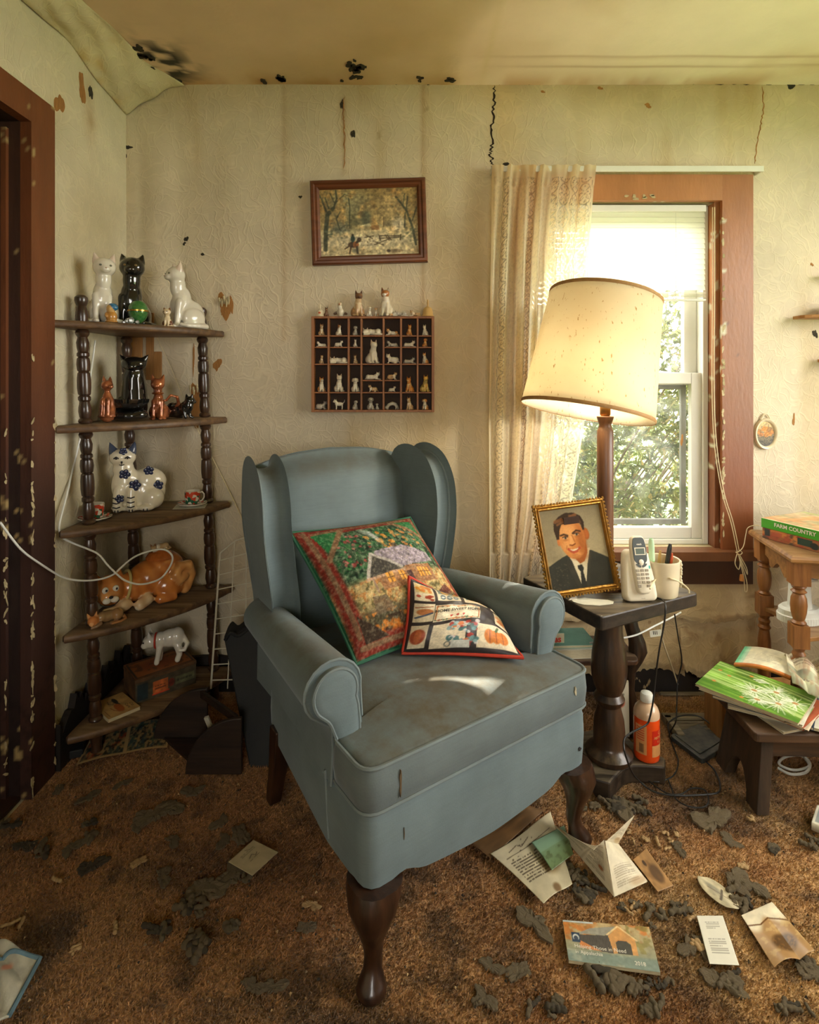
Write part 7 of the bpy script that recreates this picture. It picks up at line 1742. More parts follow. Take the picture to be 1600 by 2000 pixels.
def stripes(V, c):
    k = (.5+.5*np.sin(V[:, 0]*150+V[:, 2]*60+6*fbm(V[:, 0]*20, V[:, 2]*20)))[:, None]*.22; return c*(1-k*np.array([.5, .75, .9]))
jp = Vector((-.940, 1.988, SHZ[3-2]+.0004))
t, s_ = big_cat('ginger_cat_jar', 'large ginger ceramic cat cookie jar lying on the fourth shelf', JA, .166, jp, R(42), GI, .019, stripes, smooth=4)
g = Geo(); g.lathe([(.19*s_, 0), (.20*s_, .02*s_), (.15*s_, .09*s_), (.04*s_, .125*s_), (.001, .128*s_)], (.24*s_, .02*s_, .60*s_), 28); MAT['ginger'] = mat('ginger_glaze', C8(196, 108, 48), .25, var=.3, vscale=60, coat=.4); ld = g.obj('lid', MAT['ginger'], t, angle=60)
V, F, idx, keys = proto('sleep'); V2 = V*.22*s_; me = fig_mesh('mouse_knob', V2-np.array([0, 0, V2[:, 2].min()]), F, idx, keys, PAL['tan'], None, MAT['bisque']); o = bpy.data.objects.new('mouse_knob', me); link(o, ld); o.location = (.24*s_, .02*s_, .72*s_); o.scale = (1, 1, 1)
for sx_ in (-.055, .075):
    g = Geo(); g.ball((0, 0, 0), (.042*s_, .020*s_, .046*s_), 12, 8); e_ = g.obj('eye', MAT['china_w'], t, loc=((-.50+sx_)*s_, -.222*s_, .375*s_)); g = Geo(); g.ball((.008*s_, -.016*s_, .0), (.016*s_, .008*s_, .018*s_), 8, 6); g.obj('pupil', MAT['ink'], e_)
for sx_ in (-.045, .055): g = Geo(); g.ball((0, 0, 0), (.055*s_, .035*s_, .042*s_), 12, 8); g.obj('muzzle', MAT['china_w'], t, loc=((-.505+sx_)*s_, -.275*s_, .245*s_))
g = Geo(); g.ball((0, 0, 0), (.028*s_, .018*s_, .020*s_), 8, 6); g.obj('nose', MAT['ink'], t, loc=(-.500*s_, -.295*s_, .290*s_))
g = Geo(); g.tube([((-.50+.13*math.sin(a))*s_, (-.262+.05*abs(math.sin(a)))*s_, (.23-.075*math.cos(a))*s_) for a in np.linspace(-1.2, 1.2, 13)], .006*s_, 6); g.obj('mouth', MAT['ink'], t)
ringp = [((-.245+.05*math.sin(a))*s_, (.01+.222*math.cos(a))*s_, (.285+.222*math.sin(a))*s_) for a in np.linspace(R(20), R(240), 22)]
g = Geo(); g.tube(ringp, .020*s_, 8); MAT['collar_y'] = mat('yellow_collar', C8(206, 188, 120), .4, var=.1); g.obj('collar', MAT['collar_y'], t)
for x in (-.44, -.07): 
    g = Geo(); g.ball((0, 0, 0), (.065*s_, .05*s_, .055*s_), 10, 7); g.obj('paw', MAT['ceramic'], t, loc=(x*s_-.06*s_, -.275*s_, .062*s_))
kt = Vector((-.984, 1.826, SHZ[1]+.0004)); V, F, idx, keys = fuse(POSES['sleep'](), .024, 3)
t, s_ = big_cat('sleeping_kitten', 'small ginger and grey sleeping kitten in front of the ginger cat jar', POSES['sleep'](), .046, kt, R(40), dict(body=(150, 118, 78), head=(206, 128, 66), ear=(214, 150, 90), haunch=(160, 120, 76), tail=(176, 120, 70), paw=(140, 106, 74), face=(222, 160, 100)), .026)
# bottom shelf: cigar box with white cat, book
cb0 = Vector((-.925, 1.900, 0)); bd = Vector((.742, .670, 0)); bn = Vector((-.670, .742, 0)); bl, bw_, bh = .205, .135, .082
an = math.atan2(bd.y, bd.x)
CB = thing('cigar_box', 'old printed cigar box on the bottom shelf under the white cat', 'box', (cb0.x, cb0.y, SHZ[0]+.0004), an)
MAT['cigar'] = mat('cigar_box_paper', C8(112, 78, 46), .6, var=.5, vscale=26, col2=C8(58, 44, 30))
g = Geo(); g.box(bl/2, bw_/2, bh*.42, bl, bw_, bh*.84); g.obj('body', MAT['cigar'], CB, smooth=False, bevel=.0015)
g = Geo(); g.box(bl/2, bw_/2, bh*.92, bl+.003, bw_+.003, bh*.158); ld = g.obj('lid', MAT['cigar'], CB, smooth=False, bevel=.0015)
cv = Canvas(70, 48, (120, 74, 40), 31); cv.rect(.05, .08, .95, .92, (160, 92, 44)); cv.ell(.5, .5, .3, .3, (140, 70, 36), .8, .4); cv.noise(10, .5, None, (60, 48, 34)); cv.line([(.04, .07), (.96, .07), (.96, .93), (.04, .93), (.04, .07)], .015, (52, 50, 40))
cv.obj('lid_print', MAT['print'], lambda u, v: (bl*u, bw_*v, bh+.0005), ld)
cv = Canvas(90, 36, (70, 62, 46), 32); cv.rect(.03, .1, .20, .9, (30, 46, 50)); cv.rect(.28, .2, .52, .8, (176, 92, 44)); cv.rect(.26, .15, .54, .2, (190, 60, 30)); cv.ell(.58, .5, .05, .2, (110, 40, 26)); cv.rect(.65, .3, .97, .7, (96, 96, 66)); cv.text_lines(.67, .95, .4, .6, 1, (40, 40, 30)); cv.noise(12, .4); cv.text_lines(.31, .49, .36, .62, 2, (70, 40, 24))
cv.obj('front_print', MAT['print'], lambda u, v: (bl*u, -.0006, bh*.84*v), CB.children[0])
WC = [('e', (.16, 0, .62), (.30, .20, .24), None, 'body'), ('e', (.32, 0, .60), (.20, .21, .28), None, 'haunch'), ('e', (-.10, 0, .60), (.20, .18, .22), None, 'chest'), ('e', (-.34, -.02, .62), (.20, .19, .18), None, 'head'), ('e', (-.47, -.06, .54), (.11, .10, .09), None, 'face'), ('n', (-.36, -.12, .74), (-.40, -.16, .94), .07, 'ear'), ('n', (-.34, .12, .74), (-.36, .16, .94), .07, 'ear'), ('c', [(-.12, -.10, .45), (-.16, -.11, .2), (-.19, -.12, .06)], [.085, .07, .075], 'leg'), ('c', [(-.08, .10, .45), (-.12, .10, .06)], [.085, .075], 'leg'), ('c', [(.34, -.12, .42), (.38, -.13, .2), (.33, -.14, .06)], [.11, .08, .08], 'leg'), ('c', [(.36, .12, .42), (.38, .12, .06)], [.10, .08], 'leg'), ('c', [(.48, -.06, .62), (.58, -.16, .46), (.50, -.22, .32), (.38, -.22, .34)], [.07, .065, .06, .05], 'tail')]
wl = cb0+bd*.115+bn*.06; wl.z = SHZ[0]+bh+.0020
t, s_ = big_cat('walking_cat', 'white china cat with red collar stepping down, on the cigar box', WC, .124, wl, an-R(20), dict(body=(226, 220, 204)), .022, patches((70, 78, 84), 3.2, .70, 8))
g = Geo(); g.tube([((-.21+.03*math.cos(a))*s_, .185*math.cos(a)*s_, (.62+.185*math.sin(a))*s_) for a in np.linspace(0, 2*PI, 24)], .026*s_, 8); g.obj('collar', MAT['pill_red'], t)
for y in (-.15, .05): g = Geo(); g.tube([((-.50+.0)*s_, (y-.03)*s_, .66*s_), (-.535*s_, y*s_, .665*s_), (-.50*s_, (y+.03)*s_, .66*s_)], .010*s_, 6); g.obj('painted_eye', MAT['ink'], t)
pts = [(-1.066, 1.885), (-.962, 1.800), (-.895, 1.872), (-.998, 1.958)]
t, fc, q, h = slab_book('cat_book', 'tan booklet with a drawing of cats on the bottom shelf', 'book', pts, SHZ[0]+.0004, SHZ[0]+.011, MAT['paperedge'])
cv = Canvas(60, 60, (196, 158, 100), 12); cv.noise(6, .15); cv.ell(.30, .58, .16, .07, (50, 46, 36)); cv.ell(.50, .58, .10, .05, (46, 44, 38)); cv.ell(.66, .52, .22, .12, (176, 96, 48)); cv.line([(.55, .30), (.72, .34), (.85, .45)], .012, (150, 84, 44)); cv.line([(.2, .4), (.35, .36), (.42, .45)], .012, (70, 60, 46)); cv.line([(.08, .12), (.9, .10)], .006, (120, 80, 44)); cv.dots(10, (.2, .34, .5, .5), .03, ((150, 130, 90), (110, 90, 60)), .6)
o = cv.obj('cover_print', MAT['print'], quad_fn(q, h+.0004), fc)
a_, b_ = Vector((q[0][0], q[0][1], 0)), Vector((q[1][0], q[1][1], 0)); fq = quad_fn(q, h+.0008)
lettering('lettering', 'Cat\nCare', .13, MAT['ink'], lambda x, y: fq(.72+x, .82+y), fc)

# ------------------------------------------------------------------ white cable, string
cd = [(0, 1020, 1.50), (40, 1072, 1.56), (80, 1102, 1.64), (116, 1124, 1.73), (140, 1132, 1.775), (171, 1134, 1.785), (201, 1130, 1.79), (223, 1121, 1.795), (237, 1108, 1.81), (259, 1090, 1.84), (283, 1079, 1.87), (311, 1073, 1.90), (327, 1076, 1.905), (337, 1088, 1.90), (333, 1105, 1.885), (316, 1128, 1.86), (294, 1138, 1.84), (270, 1141, 1.82), (245, 1134, 1.80), (228, 1121, 1.79), (209, 1102, 1.785), (193, 1083, 1.785), (171, 1072, 1.785), (143, 1061, 1.785), (122, 1050, 1.76), (116, 1036, 1.745), (118, 1015, 1.75), (132, 960, 1.79), (146, 900, 1.84), (158, 850, 1.87), (165, 815, 1.89), (176, 740, 1.92), (186, 665, 1.945)]
cord('white_cable', 'white cable drooping from the door frame and looped over the ginger cat jar', [P(*c) for c in cd], .0030, MAT['white_vinyl'])
cord('wall_string', 'thin white string slanting down the wall behind the second shelf', [P(306, 658, YB-.035), P(330, 710, YB-.035), P(358, 778, YB-.035)], .0013, MAT['cord'])
cord('wall_cable', 'thin cream cable slanting down the wall right of the corner shelf', [P(382, 832, YB-.03), P(420, 905, YB-.024), P(455, 975, YB-.024), P(482, 1035, YB-.024)], .0022, MAT['cord'])

# ------------------------------------------------------------------ things between shelf and chair
MAT['wire'] = mat('white_coated_wire', C8(206, 200, 178), .4, var=.15, vscale=40)
WR = thing('wire_rack', 'white coated wire rack leaning on the wall behind the chair', 'wire rack', P(413, 1345, 1.95))
wo = Vector(WR.location)
def wire(a, b, r): g = Geo(); g.tube([a-wo, b-wo], r, 6); g.obj('wire', MAT['wire'], WR)
def wp(u, v):
    l0, l1, r0, r1 = P(412, 1345, 1.95), P(430, 1080, 2.05), P(520, 1345, 1.95), P(512, 1056, 2.10)
    return (l0*(1-u)+r0*u)*(1-v)+(l1*(1-u)+r1*u)*v
wire(wp(0, 0), wp(0, 1), .0036); wire(wp(0, 1), wp(.36, 1.06), .003); wire(wp(.36, 1.06), wp(1, 1.06), .003); wire(wp(.30, .0), wp(.33, 1.05), .002); wire(wp(.62, 0), wp(.62, 1.05), .002); wire(wp(1, 0), wp(1, 1.05), .0036)
for k in range(9): wire(wp(0, .06+.11*k), wp(1, .06+.11*k), .002)
MAT['blackcloth'] = mat('black_nylon', C8(22, 24, 24), .7, var=.3, vscale=30, bump=.2, bscale=300)
def case_pt(px_, py_, off=0.0):
    # plane leaning back from the carpet
    nx, ny = (px_-800)/FPX, (HORIZ-py_)/FPX; s_ = .40; d = (1.76+off+EYE*s_)/(1-ny*s_); return Vector((nx*d, d, EYE+ny*d))
cp_ = [(489, 1512), (436, 1246), (446, 1231), (458, 1242), (520, 1192), (585, 1180), (600, 1512)]
BC = thing('black_case', 'flat black fabric case leaning behind the left side of the chair', 'case', case_pt(520, 1512))
bo = Vector(BC.location)
g = Geo(); g.loft([[case_pt(x, y)-bo for x, y in cp_], [case_pt(x, y)+Vector((.0, .045, .018))-bo for x, y in cp_]]); recalc(g.obj('body', MAT['blackcloth'], BC, smooth=False, bevel=.006))
g = Geo(); g.tube(spline([case_pt(440, 1250)-bo, case_pt(452, 1236)-bo+Vector((0, -.01, .004)), case_pt(470, 1240)-bo, case_pt(510, 1205)-bo], 5), .006, 8); g.obj('handle', MAT['blackcloth'], BC)
MAT['rackwood'] = wood('dark_rack_wood', C8(52, 36, 24), C8(26, 19, 14), .5, axis=0)
RK = thing('magazine_rack', 'dark wooden magazine rack with quarter-round ends on the carpet by the shelf', 'magazine rack', (-.67, 1.79, 0))
def qend(x1, y, r, th=.014):
    pts = [(x1, .004), (x1, .004+r)]+[(x1-r*math.sin(a), .004+r*math.cos(a)) for a in np.linspace(.12, PI/2, 14)]
    g = Geo(); g.loft([[(x+.67, y-1.79, z) for x, z in pts], [(x+.67, y-1.79+th, z) for x, z in pts]]); recalc(g.obj('end_panel', MAT['rackwood'], RK, smooth=False, bevel=.003))
qend(-.512, 1.715, .172); qend(-.672, 1.868, .178)
for z, w in ((.165, .022), (.018, .03)):
    g = Geo(); a, b = Vector((-.530+.67, 1.7295-1.79, z)), Vector((-.690+.67, 1.868-1.79, z)); dr = (b-a).normalized(); pr = Vector((-dr.y, dr.x, 0))*.006
    g.loft([[q0-pr-Vector((0, 0, w/2)), q0+pr-Vector((0, 0, w/2)), q0+pr+Vector((0, 0, w/2)), q0-pr+Vector((0, 0, w/2))] for q0 in (a, b)]); g.obj('rail', MAT['rackwood'], RK, smooth=False, bevel=.002)
g = Geo(); a, b = Vector((-.655+.67, 1.7295-1.79, .012)), Vector((-.815+.67, 1.868-1.79, .012)); g.loft([[a, a+Vector((.14, 0, 0)), a+Vector((.14, 0, .010)), a+Vector((0, 0, .010))], [b, b+Vector((.14, 0, 0)), b+Vector((.14, 0, .010)), b+Vector((0, 0, .010))]]); g.obj('bottom', MAT['rackwood'], RK, smooth=False)
for k, (x, y, w, h, rz, lab) in enumerate(((-.600, 1.795, .016, .115, 40, 'white picture frame moulding standing in the magazine rack'), (-.625, 1.830, .014, .100, -30, 'shorter white strip standing in the magazine rack'))):
    g = Geo(); g.box(0, 0, h/2, w, .010, h, rot=(R(8), R(rz*.6), 0), piv=(0, 0, 0)); tag(g.obj('frame_strip', MAT['wire'], None, smooth=False, bevel=.001, loc=(x, y, .026)), lab, 'strip')
# open comic on the carpet, small black box by the wall
OC = thing('open_comic', 'open colour comic lying on the carpet under the corner shelf', 'comic book', fl(243, 1465, .006)); oo = Vector(OC.location)
def page(name, c, seed, cols):
    cvp = Canvas(60, 44, (176, 146, 100), seed); cvp.noise(8, .9, None, cols[0]); cvp.noise(11, .9, None, cols[1]); cvp.noise(14, .8, None, cols[2]); cvp.noise(20, .9, None, (30, 34, 30)); cvp.rect(0, 0, 1, .06, (190, 160, 112)); cvp.rect(0, 0, .05, 1, (190, 160, 112)); cvp.rect(.95, 0, 1, 1, (190, 160, 112))
    a, b, c_, d_ = [fl(x, y, .012) for x, y in c]
    cvp.obj(name, MAT['print'], lambda u, v: ((a*(1-u)+b*u)*(1-v)+(d_*(1-u)+c_*u)*v)-oo+Vector((0, 0, .005*math.sin(PI*(u if seed == 43 else 1-u)*.9))), OC)
page('page', ((148, 1496), (243, 1472), (254, 1412), (188, 1424)), 41, ((150, 60, 30), (60, 80, 74), (150, 120, 80))); page('page', ((243, 1472), (326, 1461), (340, 1404), (254, 1412)), 43, ((40, 70, 80), (60, 84, 70), (150, 124, 84)))
g = Geo(); q0 = fl(130, 1478, .0); g.box(0, 0, .014, .085, .05, .026); tag(g.obj('small_box', MAT['blackcloth'], None, smooth=False, bevel=.004, loc=(q0.x+.01, q0.y, .004), rot=(0, 0, R(20))), 'small black box on the carpet against the left wall', 'box')
# ------------------------------------------------------------------ end table at the right
MAT['oak'] = wood('golden_oak', C8(164, 118, 66), C8(116, 78, 40), .45, axis=0, dust=.45)
MAT['oak_z'] = wood('golden_oak_turned', C8(160, 108, 58), C8(112, 70, 36), .38, axis=2)
EZ = .65
fcn = PZ(1547, 1086, EZ); ea = R(-10.7)
ET = thing('end_table', 'golden oak end table with turned legs at the right edge', 'table', (fcn.x, fcn.y, 0), ea)
ew, ed = .48, .325
g = Geo(); rings = []
tp = [(0, 0), (ew, 0), (ew, ed), (0, ed)]
for o_, z in ((-.002, EZ-.024), (.004, EZ-.018), (.004, EZ-.010), (0, EZ-.003), (-.004, EZ)): rings.append([(x+(o_ if x > 0 else -o_), y+(o_ if y > 0 else -o_), z) for x, y in tp])
g.loft(rings); g.obj('tabletop', MAT['oak'], ET, smooth=False)
legp = [(.012, 0), (.016, .01), (.014, .05), (.020, .12), (.023, .20), (.021, .26), (.016, .295), (.022, .305), (.016, .315), (.020, .328), (.015, .338), (.021, .352)]
legp2 = [(.018, .424), (.022, .430), (.015, .437), (.018, .444), (.022, .462), (.024, .485), (.022, .508), (.016, .522), (.023, .529), (.015, .536), (.022, .545), (.018, .552)]
for x, y in ((.035, .035), (.035, ed-.035), (ew-.035, .035), (ew-.035, ed-.035)):
    g = Geo(); g.lathe(legp, (x, y, 0), 18); g.lathe(legp2, (x, y, 0), 18)
    g.box(x, y, .388, .046, .046, .072); g.box(x, y, .5885, .05, .05, .073); g.obj('leg', MAT['oak_z'], ET, angle=35)
def ap(a, b, n):
    pts = []
    for k in range(21):
        t = k/20; pts.append((t, EZ-.075-.030*math.sin(PI*min(t, 1-t)*2.0)**2*(1 if .15 < t < .85 else .3)+(.0)))
    g = Geo(); A = Vector((a[0], a[1], 0)); B = Vector((b[0], b[1], 0)); N_ = Vector((b[1]-a[1], -(b[0]-a[0]), 0)).normalized()*.008
    for t, zb_ in pts: pass
    rings = [[A+(B-A)*t-N_+Vector((0, 0, zb_)), A+(B-A)*t+N_+Vector((0, 0, zb_)), A+(B-A)*t+N_+Vector((0, 0, EZ-.0245)), A+(B-A)*t-N_+Vector((0, 0, EZ-.0245))] for t, zb_ in pts]
    g.loft(rings); g.obj('apron', MAT['oak'], ET, smooth=False)
ap((.06, .035), (ew-.06, .035), 1); ap((.035, .06), (.035, ed-.06), 1); ap((ew-.035, .06), (ew-.035, ed-.06), 1); ap((.06, ed-.035), (ew-.06, ed-.035), 1)
g = Geo(); out = [(.03, .03)]+[(.06+(ew-.12)*t, .03+.045*math.sin(PI*t)) for t in np.linspace(0, 1, 14)]+[(ew-.03, .03), (ew-.03, ed-.03), (.03, ed-.03)]+[(.03+.03*math.sin(PI*t), ed-.06-(ed-.12)*t) for t in np.linspace(0, 1, 10)]
g.prism(out, .368, .384); g.obj('lower_shelf', MAT['oak'], ET, smooth=False, bevel=.003)
# puzzle box on it
bc0 = PZ(1487, 1049, EZ+.002); b1 = Vector((.39, -.92, 0)); b2 = Vector((.92, .39, 0)); bl1, bl2, bh1 = .355, .235, .070
PX = thing('puzzle_box', 'green-sided jigsaw box lettered FARM COUNTRY on the end table', 'box', (bc0.x, bc0.y, EZ+.0006), math.atan2(b1.y, b1.x))
MAT['card_dark'] = mat('printed_card', C8(90, 66, 44), .5, var=.5, vscale=30); MAT['card_green'] = mat('bright_green_card', C8(70, 160, 34), .45, var=.12, vscale=20)
g = Geo(); g.box(bl1/2, bl2/2, .020, bl1-.006, bl2-.006, .0395); g.obj('tray', MAT['card_dark'], PX, smooth=False)
g = Geo(); g.box(bl1/2, bl2/2, .0535, bl1, bl2, .032); ld = g.obj('lid', MAT['card_green'], PX, smooth=False, bevel=.001)
cv = Canvas(100, 66, (206, 180, 130), 51); cv.grad((196, 150, 100), (210, 196, 160)); cv.noise(6, .6, None, (206, 140, 80)); cv.noise(10, .5, None, (140, 150, 110)); cv.rect(0, .9, 1, 1, (170, 186, 120), .7); cv.rect(0, 0, 1, .02, (228, 220, 190)); cv.noise(22, .2)
cv.obj('lid_picture', MAT['print'], lambda u, v: (bl1*u, bl2*v, .0700), ld)
cv = Canvas(110, 24, (150, 90, 50), 52); cv.noise(9, .8, None, (206, 130, 60)); cv.noise(12, .8, None, (70, 60, 50)); cv.noise(16, .7, None, (150, 60, 40)); cv.rect(.02, .3, .08, .9, (50, 54, 50)); cv.rect(.34, .25, .48, .85, (34, 62, 50)); cv.ell(.50, .4, .04, .3, (30, 40, 36)); cv.rect(.10, .4, .2, .8, (170, 80, 50), .8)
cv.obj('side_picture', MAT['print'], lambda u, v: (.003+(bl1-.006)*u, .0022, .001+.037*v), PX.children[0])
lettering('lettering', 'FARM COUNTRY', .018, MAT['ink_white'], lambda x, y: (.115+x, -.0008, .0555+y), ld, bold=.0004)
# white robed statue on the lower shelf
MAT['plaster_w'] = mat('white_plastic_figure', C8(222, 224, 214), .4, var=.06, vscale=20)
stp = P(1562, 1206, 1.93); STT = thing('robed_statue', 'white plastic statue of a standing robed figure under the end table', 'statue', (stp.x, stp.y, .3846))
V, F, idx, keys = fuse([('c', [(0, 0, .06), (0, 0, .15), (0, .0, .24), (0, 0, .29)], [.040, .036, .034, .022], 'b'), ('e', (0, -.004, .322), (.020, .022, .026), None, 'b'), ('e', (0, .004, .325), (.027, .024, .032), None, 'b'), ('c', [(-.034, 0, .27), (-.042, -.016, .21), (-.008, -.034, .225)], [.014, .014, .010], 'b'), ('c', [(.034, 0, .27), (.042, -.016, .21), (.008, -.034, .225)], [.014, .014, .010], 'b'), ('e', (0, 0, .055), (.050, .042, .02), None, 'b')]+[('c', [(.030*math.cos(a), .028*math.sin(a), .05), (.026*math.cos(a+.15), .026*math.sin(a+.15), .20)], [.010, .006], 'b') for a in np.linspace(0, 5.6, 9)], .0035, 2)
V = V*np.array([.95, .95, .66]); me = fig_mesh('figure', V, F, idx, keys, dict(body=(222, 224, 214), b=(222, 224, 214)), None, MAT['plaster_w']); o = bpy.data.objects.new('figure', me); link(o, STT)
g = Geo(); rb = []
for k, z in ((1.0, 0), (1.0, .022), (.93, .024), (.93, .040), (.80, .048)): rb.append([((.068*k+(.0012 if (j % 2 and .0 < z < .03) else 0))*math.cos(2*PI*j/96)*1.05, (.052*k+(.0012 if (j % 2 and z < .03) else 0))*math.sin(2*PI*j/96), z) for j in range(96)])
g.loft(rb); g.obj('base', MAT['plaster_w'], STT, angle=25)

# ------------------------------------------------------------------ footstool with magazines
SZ = .228
sc0 = Vector((.958, 1.560, 0)); FSx = thing('footstool', 'low dark wooden footstool with slab legs carrying magazines', 'stool', sc0, R(-2))
MAT['stoolwood'] = wood('worn_stool_wood', C8(92, 66, 42), C8(50, 36, 24), .6, axis=0)
MAT['stoolwood_y'] = wood('worn_stool_leg', C8(74, 56, 38), C8(42, 32, 22), .65, axis=2)
sl_, sd_ = .42, .225
g = Geo(); g.prism(rounded([(0, 0), (sl_, 0), (sl_, sd_), (0, sd_)], .012, 3), SZ-.026, SZ); g.obj('seat', MAT['stoolwood'], FSx, smooth=False, bevel=.004)
for x0, s_ in ((.030, 1), (sl_-.030, -1)):
    arch = [(.0, 0), (.055, 0)]+[(.055+(sd_-.11)*t, .085*math.sin(PI*t)**.6) for t in np.linspace(.03, .97, 13)]+[(sd_-.055, 0), (sd_, 0), (sd_-.022, SZ-.0265), (.022, SZ-.0265)]
    g = Geo(); g.loft([[(x0-.026*s_+.030*s_*(z/SZ), y, z) for y, z in arch], [(x0+.008*s_+.030*s_*(z/SZ), y, z) for y, z in arch]]); recalc(g.obj('leg', MAT['stoolwood_y'], FSx, smooth=False, bevel=.002))
g = Geo(); g.box(sl_/2, .04, SZ-.055, sl_-.13, .016, .055); g.box(sl_/2, sd_-.04, SZ-.055, sl_-.13, .016, .055); g.obj('rail', MAT['stoolwood'], FSx, smooth=False)
wb = fl(1446, 1505, .0)
g = Geo(); g.box(0, 0, .085, .30, .10, .165); tag(g.obj('tan_carton', MAT['lath'], None, smooth=False, bevel=.003, loc=(1.17, 1.905, .004), rot=(0, 0, R(4))), 'tan cardboard carton on the carpet behind the footstool', 'carton')
cord('bundled_cable', 'white cable coiled on the carpet under the footstool', [fl(1520, 1500), fl(1545, 1512), fl(1575, 1508), fl(1582, 1490), fl(1565, 1476), fl(1535, 1478), fl(1522, 1492), fl(1550, 1504), fl(1580, 1497), fl(1572, 1480)], .004, MAT['white_vinyl'])
Lc = PZ(1357, 1335, .275); m1 = Vector((.67, -.742, 0)); m2 = Vector((.742, .67, 0))
def mag(name, lab, off, rz, w, h, z0, z1, cover):
    c = Lc+m1*.135+m2*.105+Vector((off[0], off[1], 0)); a = math.atan2(m1.y, m1.x)+R(rz); u_ = Vector((math.cos(a), math.sin(a))); v_ = Vector((-math.sin(a), math.cos(a)))
    pts = [tuple(c.xy+u_*(-w/2)+v_*(-h/2)), tuple(c.xy+u_*(w/2)+v_*(-h/2)), tuple(c.xy+u_*(w/2)+v_*(h/2)), tuple(c.xy+u_*(-w/2)+v_*(h/2))]
    return slab_book(name, lab, 'magazine', pts, z0, z1, cover, group='magazines on the footstool')
MAT['mag_navy'] = mat('navy_cover', C8(40, 60, 80), .4, var=.3, vscale=30)
z_ = SZ+.0006
for nm, lab, off, rz, w, h, th, cm in (('newspaper', 'folded white paper at the bottom of the magazine pile', (.075, -.035), 62, .22, .17, .006, 'mag_white'), ('magazine', 'white-edged magazine second from the bottom of the footstool pile', (.055, -.02), 18, .26, .18, .008, 'mag_white'), ('magazine', 'navy magazine in the middle of the footstool pile', (.03, .0), 8, .25, .19, .009, 'mag_navy'), ('magazine', 'rust-red edged magazine just under the green one', (.03, -.012), -6, .25, .19, .008, 'mag_red'), ('magazine', 'grey magazine directly below the green dandelion cover', (.004, -.002), 3, .265, .20, .006, 'mag_white')):
    mag(nm, lab, off, rz, w, h, z_, z_+th, MAT[cm]); z_ += th+.0005
t, fc, q, h = mag('magazine', 'green magazine with white dandelions on the cover, top of the footstool pile', (0, 0), 0, .268, .207, z_, z_+.006, MAT['paperedge'])
cv = Canvas(130, 100, (110, 150, 56), 61); cv.noise(5, .5); 
for k in range(26):
    y0 = cv.rs.rand(); cv.line([(0, y0), (.5, y0-.06+.05*cv.rs.rand()), (1, y0-.16)], .010+.014*cv.rs.rand(), [(70, 120, 34), (150, 180, 90), (96, 140, 44), (190, 206, 140)][cv.rs.randint(4)], .6)
for cx_, cy_, rr in ((.50, .45, .19), (.68, .62, .17), (.76, .32, .22), (.58, .22, .15), (.88, .50, .16)):
    for k in range(70):
        a = cv.rs.rand()*2*PI; r_1 = rr*(.5+.6*cv.rs.rand()); cv.line([(cx_, cy_), (cx_+r_1*math.cos(a), cy_+r_1*1.2*math.sin(a))], .004, (224, 226, 206), .55)
    cv.ell(cx_, cy_, .03, .03, (176, 120, 60), .8)
for x_, y_ in ((.12, .30), (.20, .62), (.38, .85), (.08, .7), (.45, .12)): cv.ell(x_, y_, .022, .025, (206, 130, 60), .9)
cv.line([(.42, .78), (.50, .86)], .008, (230, 230, 215)); cv.line([(.45, .76), (.53, .84)], .008, (230, 230, 215)); cv.line([(.48, .74), (.56, .82)], .008, (230, 230, 215))
cv.obj('cover_picture', MAT['gloss_print'], quad_fn(q, h+.0004), fc)
ztop = z_+.0068
# crumpled pages on top of the pile
def sheet(name, lab, cat, pxs, zf, canvas, mt, group=None, solid=.0004):
    """a loose sheet: photo pixels of its corners (bl, br, tr, tl), base height, relief function of (u, v)"""
    A, B, C_, D_ = [PZ(x, y, z) for x, y, z in pxs]; o0 = (A+B+C_+D_)/4; o0.z = min(p.z for p in (A, B, C_, D_))
    o = canvas.obj(name, mt, lambda u, v: ((A*(1-u)+B*u)*(1-v)+(D_*(1-u)+C_*u)*v)+Vector((0, 0, zf(u, v)))-o0, None)
    o.location = o0; md = o.modifiers.new('solid', 'SOLIDIFY'); md.thickness = solid; md.offset = -1
    return tag(o, lab, cat, group), (lambda u, v: ((A*(1-u)+B*u)*(1-v)+(D_*(1-u)+C_*u)*v)+Vector((0, 0, zf(u, v)+.0006))-o0)
cv = Canvas(60, 40, (216, 208, 176), 63); cv.rect(0, 0, .10, 1, (110, 190, 140)); cv.rect(.06, 0, .14, 1, (160, 206, 170), .7); cv.rect(0, 0, 1, .10, (190, 110, 40)); cv.text_lines(.3, .75, .3, .7, 5, (170, 160, 130), .5); cv.noise(10, .12)
sheet('notepad', 'curled white notepad with mint-green end on top of the magazines', 'notepad', ((1433, 1304, ztop), (1545, 1332, ztop), (1560, 1300, ztop), (1455, 1275, ztop)), lambda u, v: .012+.012*math.sin(PI*u)+.010*v, cv, MAT['print'], solid=.008)
cv = Canvas(80, 60, (170, 172, 140), 64); cv.noise(4, .35); cv.rect(0, .55, 1, 1, (206, 196, 164)); cv.noise(8, .4, None, (150, 100, 70)); cv.text_lines(.05, .95, .6, .95, 7, (90, 70, 54), .5)
cr_, crf = sheet('crumpled_newspaper', 'crumpled newspaper page over the right end of the magazines', 'newspaper', ((1548, 1345, ztop+.006), (1622, 1395, ztop+.006), (1640, 1310, ztop+.006), (1530, 1288, ztop+.006)), lambda u, v: .016+.020*abs(math.sin(u*7+v*3))*(.3+v)+.010*math.sin(v*11), cv, MAT['print'])
lettering('lettering', 're of b', .19, MAT['ink'], lambda x, y: tuple(crf(min(.98, max(.02, .28+x*.75)), min(.98, max(.02, .30-x*.20+y*1.0)))), cr_)
